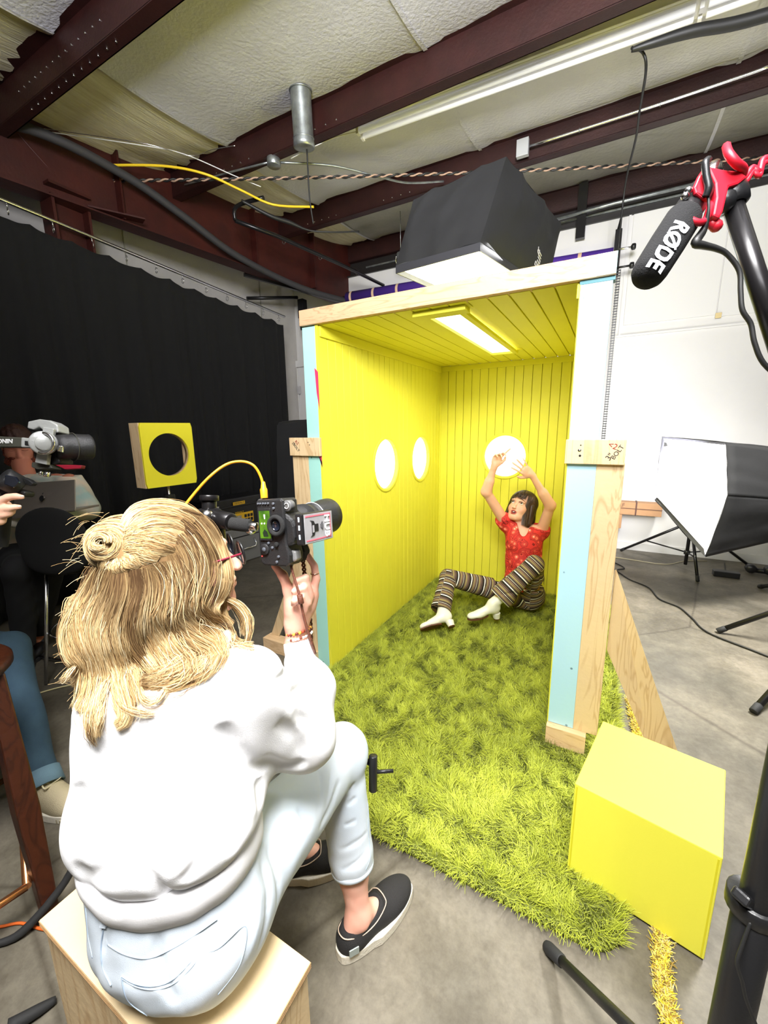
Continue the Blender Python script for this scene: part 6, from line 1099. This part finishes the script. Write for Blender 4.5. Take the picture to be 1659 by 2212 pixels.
s.cap(hpA, knA, .090, .064, .03); s.cap(hpB, knB, .092, .066, .03); hemA = knA*.10+anA*.90; hemB = knB*.16+anB*.84
s.cap(knA, hemA, .058, .074, .02); s.cap(knB, hemB, .062, .082, .02); s.ell(hemB+UP*-.01+CR*.03, (.075, .06, .06), None, .03)
vA = (anA-knA)/np.linalg.norm(anA-knA); vB = (anB-knB)/np.linalg.norm(anB-knB); s.plane_cut(hemA, vA, hemA-.12, hemA+.12); s.plane_cut(hemB, vB, hemB-.13, hemB+.13); s.plane_cut(pc+UP*.085, (0, 0, 1), pc-np.array((.19, .17, .0)), pc+np.array((.17, .20, .3)))
for pts, w_, a_ in ((((1160, 1215), (1168, 1250), (1165, 1290)), .010, .010), (((975, 1250), (988, 1280), (992, 1310)), .009, .008), (((1080, 1285), (1110, 1280), (1140, 1290)), .010, .008), (((1030, 1262), (1060, 1275), (1085, 1290)), .009, .004), (((960, 1260), (955, 1285), (950, 1310)), .008, -.003)): s.crease([s.hit(*q, 2.4, 3.6) for q in pts], w_, a_)
s.noise(.0015, 40, 3)
segs = [(hpA+(hpA-knA)*.4, knA, 0), (knA, anA, .60), (hpB+(hpB-knB)*.4, knB, .03), (knB, anB, .66)]
def limb(V):
    best = np.full(len(V), 9.); out = np.zeros(len(V))
    for a, b, o_ in segs:
        ab = b-a; L = np.linalg.norm(ab); t = np.clip(((V-a)@ab)/L**2, -.2, 1.3); d = np.linalg.norm(V-a-np.clip(t, 0, 1)[:, None]*ab, axis=1)+(.035*(t > 1) if o_ < .5 else 0); sd = np.cross(ab/L, UP); sd /= np.linalg.norm(sd); side = ((V-a)@sd) > .01
        m_ = d < best; best = np.where(m_, d, best); out = np.where(m_, t*L+o_+side*.037+1.0, out)
    return out
tr_ = sdf_part('trousers', s, stripe_mat(), mo, None, 1, extra={'limb': limb})
# white heeled ankle boots
BOOT = mat('cream_boot', srgb(238, 236, 220), .4, 0, .15, 40); SOLE = mat('brown_sole', srgb(92, 52, 30), .6)
def boot(ank, shin, toe, up_, L=.25):
    y = toe-ank; y /= np.linalg.norm(y); z = shin-ank; z -= y*(z@y); z /= np.linalg.norm(z); x = np.cross(y, z); R = np.array([x, y, z]); W_ = lambda a, b, c: ank+x*a+y*b+z*c
    q = SDF(ank-.30, ank+.30, .0036); q.cap(ank+(shin-ank)*.42, ank, .040, .038, .02); q.ell(W_(0, -.012, -.035), (.034, .044, .045), R, .02); q.cap(W_(0, .02, -.035), W_(0, .10, -.058), .034, .030, .03); q.ell(W_(0, .120, -.062), (.037, .060, .022), R, .02); q.ell(W_(0, .165, -.066), (.026, .028, .016), R, .02)
    q.plane_cut(ank+(shin-ank)*.40, shin-ank, ank-.29, ank+.29); q.plane_cut(W_(0, 0, -.080), -z, ank-.29, ank+.29); b_ = sdf_part('boot', q, BOOT, mo, None, 1)
    oc = [W_(.036*math.sin(t)*(1 if math.cos(t) > -.2 else .85), .112-.075*math.cos(math.pi-t) if 0 else .115+.080*math.cos(t), -.080) for t in np.linspace(0, 2*math.pi, 28, endpoint=False)]
    MB().slab(oc, -z, .010).build('sole', SOLE, b_, bev=.002); hl = [W_(.030*math.sin(t), -.022+.030*math.cos(t), -.078) for t in np.linspace(0, 2*math.pi, 20, endpoint=False)]; hl2 = [W_(.024*math.sin(t), -.024+.023*math.cos(t), -.118) for t in np.linspace(0, 2*math.pi, 20, endpoint=False)]
    MB().add(hl+hl2, [tuple(range(20)), tuple(range(20, 40))[::-1]]+[(i, (i+1) % 20, 20+(i+1) % 20, 20+i) for i in range(20)]).build('heel', BOOT, b_); MB().slab(hl2, -z, .006).build('heel_tip', SOLE, b_)
    MB().tube([W_(.036, .010, -.01), ank+(shin-ank)*.2+x*.039+y*.005, ank+(shin-ank)*.38+x*.040], .0013, 6).build('zip', CHR, b_)
boot(P(956, 1322, 2.93), knA+(0, 0, .02), P(896, 1338, 2.90), None); boot(anB, knB*.6+P(1150, 1262, 2.95)*.4, P(990, 1318, 2.90), None)
# bobbed dark hair with fringe
DH = [np.array(srgb(*q)) for q in ((34, 22, 16), (58, 38, 26), (84, 58, 38), (108, 78, 52))]; hs_ = SDF(hd-.24, hd+.24, .004); hs_.ell(W2(0, -.022, .034), (.087, .100, .094), RM, .02); hs_.ell(W2(0, -.045, -.05), (.092, .060, .090), RM, .04)
for x in (-1, 1): hs_.cap(W2(x*.078, .010, .02), W2(x*.088, -.005, -.105), .020, .024, .03)
hs_.ell(W2(0, .100, -.02), (.066, .075, .098), RM, .012, True); hs_.cap(W2(0, .0, -.1), W2(0, .03, -.16), .05, .06, .01, True)
HM = mat('dark_brown_hair', srgb(60, 40, 28), .45, attr='tint'); sdf_part('under_hair', hs_, HM, mo, lambda V: np.repeat(DH[1][None], len(V), 0), 1)
cv_, w_l, c_l = [], [], []
for i in range(2600):
    az = RNG.uniform(-math.pi, math.pi); el0 = RNG.uniform(.0, .35); fr_g = abs(az-math.pi/2) < .62; pts = []
    for t in np.linspace(0, 1, 16):
        if fr_g: ph_ = el0+(1.12+.12*math.sin(i))*t; x, y, z = .080*math.sin(ph_)*math.cos(az)*1.02, -.02+.112*math.sin(ph_)*math.sin(az), .034+.097*math.cos(ph_)
        else:
            ph_ = el0+(math.pi/2+.15-el0)*min(1, t*1.7); r_ = .092+.006*RNG.random(); x, y, z = r_*math.sin(ph_)*math.cos(az), -.022+.104*math.sin(ph_)*math.sin(az), .034+.099*math.cos(ph_)
            if t > .58: q = (t-.58)/.42; z -= .150*q; x *= 1+.16*q; y *= 1-.05*q; y -= .02*q
        pts.append(W2(x, y, z))
    G = np.array(pts)+np.cumsum(RNG.normal(0, .0008, (16, 3)), 0); G = G+rv[None]*(.006*np.sin(np.linspace(0, 9, 16)+az*6)*np.linspace(0, 1, 16))[:, None]; cv_.append(G); w_l.append(.0022*np.clip((1-np.linspace(0, 1, 16))*6+.2, 0, 1)); c_l.append(np.repeat(DH[int(RNG.choice(4, p=(.3, .4, .2, .1)))][None], 16, 0))
G = np.array(cv_); N_ = G-W2(0, -.02, 0)[None, None]; N_ /= np.linalg.norm(N_, axis=2, keepdims=True); V_, Q_, C_ = ribbons(G, np.array(w_l), np.array(c_l), N_); me = np_mesh('hair', V_, Q_, True, ORG[mo.name]); attr_col(me, 'tint', C_); tag(link_mesh('hair', me, HM, mo), 'dark brown bobbed hair with a fringe', kind='stuff')
# ================================================================ LEFT SIDE: MAN WITH LAPTOP, CHAIR, GIMBAL OPERATOR, STOOL
mn = thing('person', (-1.9, -.70, 0), 'red-bearded person in pastel tie-dye top behind an open laptop at far left', 'person')
hM = P(38, 962, 2.72); shL, shR = P(-25, 1062, 2.72), P(150, 1040, 2.62); pM = P(62, 1188, 2.78); ex = shR-shL; ex[2] = 0; ex /= np.linalg.norm(ex); ef = np.array((ex[1], -ex[0], 0)); RMN = np.array([ex, ef, UP])
fm = np.array((.80, -.30, -.32)); fm /= np.linalg.norm(fm); rm_ = np.cross(fm, UP); rm_ /= np.linalg.norm(rm_); RHM = np.array([rm_, fm, np.cross(rm_, fm)])
s = SDF((-2.55, -1.25, 0), (-1.25, -.15, 1.56), .0055); nk = (shL+shR)/2+UP*.03; elR = P(184, 1098, 2.58); wr1 = P(120, 1118, 2.42)
kM1, kM2 = P(40, 1230, 2.38), P(110, 1215, 2.42); aM1, aM2 = np.array((-1.78, -.86, .09)), np.array((-1.92, -.74, .09))
s.ell(pM, (.16, .11, .11), RMN, .03); s.cap(pM, (pM+nk)/2, .12, .12, .05); s.cap((pM+nk)/2, nk-UP*.13, .12, .12, .05); s.cap(shL*.85+shR*.15, shR*.85+shL*.15, .062, .062, .05); s.cap(nk, hM-UP*.06, .058, .055, .03); head(s, hM, RHM, 1.05)
s.chain([shR, elR, wr1], [.05, .04, .028], .02); s.chain([shL, shL*.5+P(-30, 1130, 2.5)*.5, P(40, 1125, 2.42)], [.05, .04, .028], .02)
hand(s, wr1, np.array([UP, (P(70, 1120, 2.40)-wr1)/np.linalg.norm(P(70, 1120, 2.40)-wr1), CF]), [(.4, .4, .3, 0)]*4, [(.02, .02, 0), (.05, .05, .01), (.065, .075, .015)])
for h_, k_, a_ in ((pM-ex*.09, kM1, aM1), (pM+ex*.09, kM2, aM2)): s.chain([h_, k_, a_], [.08, .055, .036], .02); s.cap(a_, a_+np.array((.10, -.06, -.05)), .034, .026, .02)
sdf_part('body', s, SKIN, mn, lambda V: np.repeat(np.array(srgb(190, 120, 96))[None], len(V), 0), 1)
TIE = mat('pastel_tie_dye', srgb(226, 206, 186), .9, 0, .1, 300, 0, 7, col2=srgb(168, 196, 190)); s = SDF((-2.5, -1.2, .55), (-1.25, -.15, 1.35), .0055); s.ell(pM+UP*.08, (.17, .14, .12), RMN, .03); s.cap(pM+UP*.05, (pM+nk)/2, .14, .14, .05); s.cap((pM+nk)/2, nk-UP*.12, .14, .14, .05); s.cap(shL*.85+shR*.15, shR*.85+shL*.15, .085, .085, .05); s.chain([shR, elR, wr1*.7+elR*.3], [.082, .075, .055], .03); s.chain([shL, shL*.5+P(-30, 1130, 2.5)*.5, P(40, 1125, 2.42)], [.08, .07, .05], .03); s.cap(nk, nk+UP*.05, .075, .07, .02); s.plane_cut(nk+UP*.045, (0, 0, 1)); s.noise(.004, 24, 3); sdf_part('sweatshirt', s, TIE, mn, None, 2)
BKC = mat('black_trousers', (.008, .008, .009), .9); s = SDF((-2.4, -1.25, .1), (-1.3, -.25, 1.0), .006); s.ell(pM, (.18, .13, .13), RMN, .03)
for h_, k_, a_ in ((pM-ex*.09, kM1, aM1), (pM+ex*.09, kM2, aM2)): s.chain([h_, k_, a_*.9+k_*.1], [.098, .075, .060], .03)
s.plane_cut((0, 0, .13), (0, 0, -1)); s.noise(.003, 26, 6); sdf_part('trousers', s, BKC, mn, None, 1)
for a_ in (aM1, aM2):
    q = SDF(a_-.20, a_+.24, .005); d = np.array((.86, -.5, 0)); R = np.array([np.array((d[1], -d[0], 0)), d, UP]); q.ell(a_+d*.07-UP*.045, (.048, .13, .042), R, .02); q.cap(a_, a_-UP*.04, .045, .045, .03); q.plane_cut(a_-UP*.068, (0, 0, -1)); b_ = sdf_part('shoe', q, mat('black_leather', (.01, .01, .01), .35), mn); q0 = a_+d*.07; MB().slab([q0+d*.135*math.cos(t)+R[0]*.05*math.sin(t)-UP*(a_[2]-.001) for t in np.linspace(0, 6.28, 20, endpoint=False)], UP, .022).build('sole', RUB, b_)
BRD = [np.array(srgb(*c)) for c in ((110, 44, 18), (150, 66, 28), (92, 36, 16))]; W3 = lambda x, y, z: hM+(rm_*x+fm*y+RHM[2]*z)*1.05
q = SDF(hM-.2, hM+.2, .004); q.ell(W3(0, .050, -.080), (.072, .070, .058), RHM, .02); q.cap(W3(-.060, .02, -.03), W3(-.05, .05, -.08), .016, .02, .02); q.cap(W3(.060, .02, -.03), W3(.05, .05, -.08), .016, .02, .02); q.cap(W3(-.024, .092, -.045), W3(.024, .092, -.045), .009, .009, .01); q.noise(.005, 110, 3); sdf_part('beard', q, mat('ginger_beard', srgb(120, 46, 18), .8, 0, 1.0, 120, .6, 90), mn, None, 1)
q = SDF(hM-.2, hM+.2, .0045); q.ell(W3(0, -.020, .036), (.088, .108, .098), RHM, .02); q.ell(W3(0, .10, -.045), (.08, .09, .085), RHM, .01, True); q.plane_cut(W3(0, 0, -.06), (0, 0, -1)); q.noise(.002, 120, 5); sdf_part('hair', q, mat('dark_auburn_hair', srgb(54, 26, 14), .6, 0, .5, 160), mn, None, 1)
for x in (-.032, .032): MB().tube([W3(x-.016, .094, .006), W3(x, .100, .003), W3(x+.016, .094, .006)], .002, 6, sub=3).build('eyelid', mat('eyelid_skin', srgb(150, 84, 66), .6), mn)
lt = thing('laptop', tuple(P(95, 1078, 2.35)), 'silver laptop with a dark round emblem, its lid facing the camera', 'laptop')
L0, L1, L2, L3 = P(60, 1042, 2.38), P(161, 1036, 2.26), P(162, 1104, 2.24), P(20, 1122, 2.36); L0 = P(22, 1046, 2.40)
SLV = mat('laptop_aluminium', srgb(168, 158, 146), .38, .6); nl = np.cross(L1-L0, L3-L0); nl /= np.linalg.norm(nl); MB().slab([L0, L1, L2, L3], nl, .006).build('lid', SLV, lt, bev=.002); bb = np.array((CF[0], CF[1], 0))*.20-UP*.01; MB().slab([L3, L2, L2+bb, L3+bb], UP, .012).build('base', SLV, lt, bev=.002)
cL = P(96, 1077, 2.315); nf = -nl*np.sign(nl@CF); xl = (L1-L0)/np.linalg.norm(L1-L0); yl = np.cross(nf, xl); yl *= np.sign(yl[2]); DKE = mat('dark_emblem', (.02, .02, .02), .3)
t_ = ((cL-L0)@nf); cL = cL-nf*t_+nf*.0075; m = MB(); lob = [cL+xl*(.0165*math.cos(a)*(1+.10*math.cos(2*a)))+yl*(.0165*math.sin(a)-.001) for a in np.linspace(0, 6.283, 30, endpoint=False)]; m.slab(lob, nf, .0006); m.slab([cL+xl*.000+yl*.019, cL+xl*.008+yl*.026, cL+xl*.009+yl*.032, cL+xl*.002+yl*.027], nf, .0006); em = m.build('emblem', DKE, lt)
MB().lathe(cL+xl*.0195+yl*.002+nf*.0002, nf, [(0, .006), (.0008, .006), (.0008, 1e-4)], 16).build('emblem_bite', SLV, em)
# black chair with chrome legs
ch = thing('chair', (-1.35, -.78, 0), 'black padded chair with thin chrome legs, its back turned, in front of the laptop', 'chair')
ck0 = P(112, 1160, 2.22); BF = mat('black_upholstery', (.005, .005, .005), .95); q = SDF(ck0-.36, ck0+.36, .006); RCH = np.array([CR*(1, 1, 0)/np.linalg.norm(CR[:2]), np.array((CF[0], CF[1], 0))/np.linalg.norm(CF[:2]), UP]); q.ell(ck0, (.195, .035, .165), RCH, .01); q.ell(ck0-UP*.13, (.17, .03, .09), RCH, .05); sdf_part('backrest', q, BF, ch, None, 1)
q = SDF(ck0-.5, ck0+.5, .007); q.ell(ck0-UP*.20+RCH[1]*.20, (.20, .22, .04), RCH, .02); sdf_part('seat', q, BF, ch, None, 1); sc0 = ck0-UP*.235+RCH[1]*.20
for (a, b) in ((-.13, -.13), (.13, -.13), (-.13, .13), (.13, .13)): p0 = sc0+RCH[0]*a+RCH[1]*b; p1 = sc0+RCH[0]*a*1.5+RCH[1]*b*1.5; p1[2] = .006; MB().tube([p0, p1], .010, 12).build('leg', CHR, ch)
MB().torus((sc0[0], sc0[1], .30), (0, 0, 1), .215, .006, 40, 8).build('foot_ring', CHR, ch)
# gimbal camera
D2 = 1.32; GD = lambda x, y, o=0: P(x, y, D2+o)
gc = thing('gimbal_camera', tuple(GD(95, 960)), 'grey camera on a gimbal arm, raised in front of the bearded face', 'camera'); GRY = mat('gimbal_grey', srgb(176, 178, 176), .35, .3, .1, 100); DGR = mat('gimbal_dark', srgb(62, 62, 54), .5)
MB().slab([GD(58, 925), GD(60, 910), GD(84, 905), GD(108, 908), GD(124, 918), GD(126, 934), GD(100, 936), GD(84, 918+4), GD(72, 928)], CF, .05).build('camera_top', GRY, gc, bev=.004); MB().slab([GD(66, 930, .01), GD(126, 926, .01), GD(130, 1000, .01), GD(104, 1008, .01), GD(72, 990, .01)], CF, .06).build('camera_body', CBK, gc, bev=.006)
MB().cyl(GD(94, 957, -.035), GD(94, 957, .02), .037, 36).build('motor', GRY, gc); MB().torus(GD(94, 957, -.036), CF, .031, .005, 36, 8).build('motor_ring', CHR, gc); MB().cyl(GD(94, 957, -.04), GD(94, 957, -.03), .022, 30).build('motor_cap', GRY, gc)
MB().slab([GD(-40, 940, -.01), GD(46, 945, -.01), GD(64, 947, -.01), GD(66, 966, -.01), GD(46, 966, -.01), GD(-40, 965, -.01)], CF, .02).build('gimbal_arm', DGR, gc, bev=.003); MB().slab([GD(45, 944, -.015), GD(66, 947, -.015), GD(66, 967, -.015), GD(44, 966, -.015)], CF, .022).build('arm_clamp', GRY, gc, bev=.004); MB().slab([GD(53, 952, -.018), GD(64, 953, -.018), GD(64, 962, -.018), GD(53, 961, -.018)], CF, .004).build('clamp_slot', BLK, gc, bev=.001)
text_part('arm_text', 'RONIN', .019, tmat(GD(7, 953.5, -.012), CR, CU), PRT, gc, bold=.0006)
MB().slab([GD(92, 922, -.012), GD(116, 926, -.012), GD(114, 941, -.012), GD(91, 938, -.012)], CF, .012).build('bracket', GRY, gc, bev=.002); MB().slab([GD(79, 978, -.015), GD(103, 981, -.015), GD(100, 1004, -.015), GD(75, 999, -.015)], CF, .016).build('tilt_plate', GRY, gc, bev=.002); MB().slab([GD(68, 998), GD(108, 1003), GD(114, 1012), GD(80, 1014), GD(67, 1009)], CF, .04).build('base_plate', DGR, gc, bev=.003)
l0, l1 = GD(122, 965, .0), GD(186, 966, .07); MB().lathe(l0, l1-l0, [(0, 1e-4), (0, .036), (.02, .040), (.045, .041), (.047, .043), (.088, .043), (.092, .044), (.096, .041), (.07, .038), (.068, 1e-4)], 36).build('lens', CBK, gc); MB().torus(l0+(l1-l0)/np.linalg.norm(l1-l0)*.046, l1-l0, .0455, .0015, 36, 6).build('lens_ring', DGR, gc); MB().slab([GD(122, 961, -.022), GD(134, 963, -.022), GD(133, 977, -.022), GD(123, 975, -.022)], CF, .01).build('clip', CHR, gc, bev=.002)
MB().slab([GD(118, 1004), GD(150, 1004), GD(176, 1005), GD(174, 1012), GD(140, 1014)], CF, .02).build('red_rail', mat('dark_red_plastic', srgb(120, 14, 34), .4), gc, bev=.002); MB().cyl(GD(86, 1022, -.01), GD(92, 1022, -.01), .007, 12).cyl(GD(97, 1024, -.01), GD(106, 1025, -.01), .009, 12).build('thumb_screw', CHR, gc)
MB().tube([GD(-40, 952, .02), GD(-70, 1000, .02), GD(-40, 1042, .0), GD(0, 1040, -.01)], .018, 12, sub=4).build('rear_arm', DGR, gc)
MB().cyl(GD(4, 1030, -.02), GD(44, 1052, .02), .034, 30).build('pan_motor', CBK, gc); MB().slab([GD(10, 1025, -.045), GD(32, 1030, -.045), GD(40, 1042, -.045), GD(28, 1054, -.045), GD(8, 1046, -.045)], CF, .01).build('motor_plate', GLS, gc, bev=.003); MB().slab([GD(-40, 1042), GD(0, 1048), GD(56, 1062), GD(52, 1074), GD(0, 1068), GD(-40, 1062)], CF, .04).build('grip_head', CBK, gc, bev=.006); MB().slab([GD(48, 1030), GD(62, 1036), GD(72, 1044), GD(66, 1050), GD(54, 1046)], CF, .02).build('lock_lever', BLK, gc, bev=.003); MB().cyl(GD(15, 1070, .01), GD(2, 1180, .02), .019, 18).build('grip_handle', CGR, gc)
# operator: body reaches in from outside the left edge
op = thing('person', (-1.0, -1.42, 0), 'person cut off by the left edge, hand on gimbal, blue jeans, cream sneaker', 'person')
pO = np.array((-1.14, -1.45, .55)); nO = np.array((-1.12, -1.47, 1.08)); kO = np.array((-.90, -1.20, .50)); aO = np.array((-.47, -1.305, .105)); kO2 = np.array((-.92, -1.62, .50)); aO2 = np.array((-.75, -1.75, .10)); wO = P(-28, 1118, 1.32); eO = np.array((-.68, -1.47, .98)); sO = np.array((-1.06, -1.32, 1.03)); sO2 = np.array((-1.14, -1.64, 1.03)); hO = np.array((-1.08, -1.47, 1.27))
s = SDF((-1.45, -1.95, 0), (-.18, -1.02, 1.42), .0052); s.ell(pO, (.11, .16, .11), None, .03); s.cap(pO, nO-UP*.12, .11, .12, .05); s.cap(sO*.85+sO2*.15, sO2*.85+sO*.15, .06, .06, .04); s.cap(nO, hO-UP*.05, .055, .052, .03); fo = np.array((1, .1, 0))/math.hypot(1, .1); head(s, hO, np.array([(fo[1], -fo[0], 0), fo, UP])); s.chain([sO, eO, wO], [.05, .04, .027], .02); s.chain([sO2, (-.95, -1.7, .8), (-.72, -1.55, .9)], [.05, .04, .03], .02)
for h_, k_, a_ in ((pO+(.02, .09, 0), kO, aO), (pO+(.02, -.09, 0), kO2, aO2)): s.chain([h_, k_, a_], [.085, .058, .038], .02); s.cap(a_, a_+np.array((.12, .02, -.05)), .034, .026, .02)
s.cap(wO, P(0, 1100, 1.31), .026, .034, .02)
for (pts, rs) in (([(-5, 1085), (18, 1074), (34, 1072), (47, 1074)], (.014, .0115, .0105, .0085)), ([(-4, 1100), (18, 1098), (30, 1096), (41, 1095)], (.014, .0115, .010, .0085)), ([(-6, 1115), (10, 1112), (20, 1110), (28, 1106)], (.0135, .011, .0095, .008)), ([(-8, 1128), (0, 1128), (6, 1126), (10, 1122)], (.012, .010, .009, .0075))): s.chain([P(x, y, 1.275+.006*i_) for i_, (x, y) in enumerate(pts)], rs, .004)
s.chain([P(-12, 1085, 1.33), P(0, 1070, 1.345), P(18, 1068, 1.35)], [.016, .012, .010], .01)
def opc(V): return np.repeat(np.array(srgb(232, 182, 156))[None], len(V), 0)
ob = sdf_part('body', s, SKIN, op, opc, 1)
for (x, y) in ((48, 1073), (42, 1095)): MB().ball(P(x, y-1, 1.275), .0055, 10, (1, 1, .5)).build('fingernail', mat('pale_nail', srgb(250, 226, 214), .25), ob)
JN = mat('mid_blue_denim', srgb(50, 76, 94), .85, 0, .3, 500, .5, 7, col2=srgb(36, 60, 78)); s = SDF((-1.4, -1.9, .10), (-.28, -1.0, .75), .0052); s.ell(pO, (.13, .18, .13), None, .03); s.chain([pO+(.02, .09, 0), kO, aO], [.10, .082, .066], .03); s.chain([pO+(.02, -.09, 0), kO2, aO2*.9+kO2*.1], [.10, .08, .066], .03); dO = aO-kO; s.plane_cut(aO*.97+kO*.03, dO, aO-.13, aO+.12); s.plane_cut((0, 0, .15), (0, 0, -1), (-1.4, -1.9, .1), (-.62, -1.5, .3)); s.noise(.004, 24, 8); jo = sdf_part('jeans', s, JN, op, None, 1)
MB().lathe(aO*.94+kO*.06, dO, [(0, .064), (.002, .072), (.064, .077), (.066, .070), (.0, .060)], 36).build('turned_cuff', mat('cuff_denim', srgb(96, 124, 140), .85, 0, .3, 500), jo)
q = SDF((-1.45, -1.95, .55), (-.45, -1.1, 1.2), .007); q.cap(pO+UP*.05, nO-UP*.12, .14, .15, .05); q.cap(sO, sO2, .085, .085, .04); q.chain([sO, eO, wO*.35+eO*.65], [.08, .07, .055], .02); q.noise(.004, 24, 2); sdf_part('shirt', q, mat('grey_shirt', (.12, .12, .13), .9), op, None, 1)
q = SDF(hO-.2, hO+.2, .006); q.ell(hO+(-.015, 0, .035), (.105, .088, .098), None, .01); q.ell(hO+(.10, 0, -.04), (.08, .08, .085), None, .01, True); sdf_part('hair', q, BF, op, None, 1)
dS = np.array((.97, .25, 0)); dS /= np.linalg.norm(dS); CRM = mat('cream_canvas', srgb(170, 158, 128), .8, 0, .3, 300); su = shoe('sneaker', aO+(0, 0, .0), dS, .285, op, 'cream canvas sneaker with chunky sole', CRM, True); rS = np.array((dS[1], -dS[0], 0)); he = aO-dS*.062; he[2] = 0
WS = lambda x, y, z: he+rS*x+dS*y+UP*z
for k_ in range(5): y = .122+.020*k_; z = .106-.009*k_; MB().tube([WS(-.024, y, z-.010), WS(0, y, z), WS(.024, y, z-.010)], .0035, 6, sub=3).build('lace', mat('cream_lace', srgb(206, 196, 160), .8), su); MB().torus(WS(.034, y, z-.022), rS, .0035, .0012, 12, 6).build('eyelet', CHR, su)
MB().tube([WS(0, .122, .112), WS(.02, .11, .135), WS(.032, .135, .125), WS(0, .124, .112), WS(-.02, .11, .13), WS(-.028, .135, .12), WS(0, .122, .112)], .0028, 6, sub=5).build('bow', MATS['cream_lace'], su)
for k_ in range(9): MB().box(WS(.036 if 0 else .044, .02+.028*k_, .010), (.016, .018, .018), np.array([rS, dS, UP])).build('sole_lug', mat('cream_rubber', srgb(178, 166, 136), .7), su)
# brown wooden stool
wst = thing('wooden_stool', (-.30, -1.52, 0), 'dark brown wooden stool with splayed legs and copper rail, cut by the left edge', 'stool'); DW = wood('dark_wood', srgb(58, 26, 12), srgb(44, 19, 9), (4, 4, .5), 2, .35); CO = mat('copper_rail', srgb(190, 130, 86), .25, .9)
MB().lathe((-.345, -1.53, .715), (0, 0, 1), [(0, 1e-4), (0, .175), (.010, .185), (.028, .185), (.038, .175), (.034, .15), (.030, 1e-4)], 40).build('seat', DW, wst)
for (tx, ty, bx_0, by_0) in ((-.235, -1.425, .012, -1.483), (-.46, -1.42, -.60, -1.30), (-.46, -1.64, -.62, -1.78), (-.24, -1.64, -.04, -1.80)): MB().add([np.array((tx, ty, .72))+np.array(o_)*.022 for o_ in ((-1, -1, 0), (1, -1, 0), (1, 1, 0), (-1, 1, 0))]+[np.array((tx*.45+bx_0*.55, ty*.45+by_0*.55, .32))+np.array(o_)*.029 for o_ in ((-1, -1, 0), (1, -1, 0), (1, 1, 0), (-1, 1, 0))]+[np.array((bx_0, by_0, .0))+np.array(o_)*.019 for o_ in ((-1, -1, 0), (1, -1, 0), (1, 1, 0), (-1, 1, 0))], [(0, 1, 2, 3), (11, 10, 9, 8)]+[(4*j+i, 4*j+(i+1) % 4, 4*j+4+(i+1) % 4, 4*j+4+i) for j in (0, 1) for i in range(4)]).build('leg', DW, wst, bev=.006)
a4 = [(-.025, -1.51, .13), (-.57, -1.33, .13), (-.59, -1.76, .13), (-.075, -1.785, .13)]
for i in range(4): MB().tube([a4[i], a4[(i+1) % 4]], .011, 12).build('foot_rail', CO, wst)
bq = thing('black_strap_leg', (.0, -1.48, 0), 'black rubber-footed bent leg on the floor beside the dark wooden stool', 'stand leg'); MB().tube([(-.05, -1.60, .012), (-.005, -1.545, .02), (.03, -1.44, .10), (.04, -1.38, .20), (.05, -1.33, .30)], [.008, .012, .011, .011, .011], 12, sub=5).build('bent_tube', RUB, bq)
bk2 = thing('floor_stand', (.24, -1.60, 0), 'black rubber foot poking in at the bottom left edge', 'stand leg'); MB().tube([(.215, -1.655, .03), (.235, -1.60, .016), (.245, -1.57, .010)], [.016, .013, .008], 12, sub=3).build('rubber_tip', RUB, bk2)
cable('orange_cord', [(-.3, -1.66, .006), (-.12, -1.585, .006), (-.05, -1.535, .006), (.05, -1.50, .006), (.12, -1.42, .006)], .004, mat('orange_cord', srgb(210, 96, 30), .6), 'thin orange cord on the floor by the dark wooden stool', 'cord')
cable('cream_cord', [(-1.15, -.50, .006), (-1.25, -.62, .006), (-1.22, -.78, .006), (-1.30, -.90, .006), (-1.35, -1.0, .006)], .004, mat('cream_cord', srgb(220, 210, 160), .6), 'thin cream cord on the dark floor left of the blonde hair', 'cord')
tl2 = thing('silver_track', (-1.5, -.6, 0), 'thin silver edged pole lying on the dark floor at left', 'pole'); MB().tube([(-2.3, -.92, .02), (-1.35, -.70, .02), (-1.0, -.62, .02)], .010, 8).build('pole', CHR, tl2)
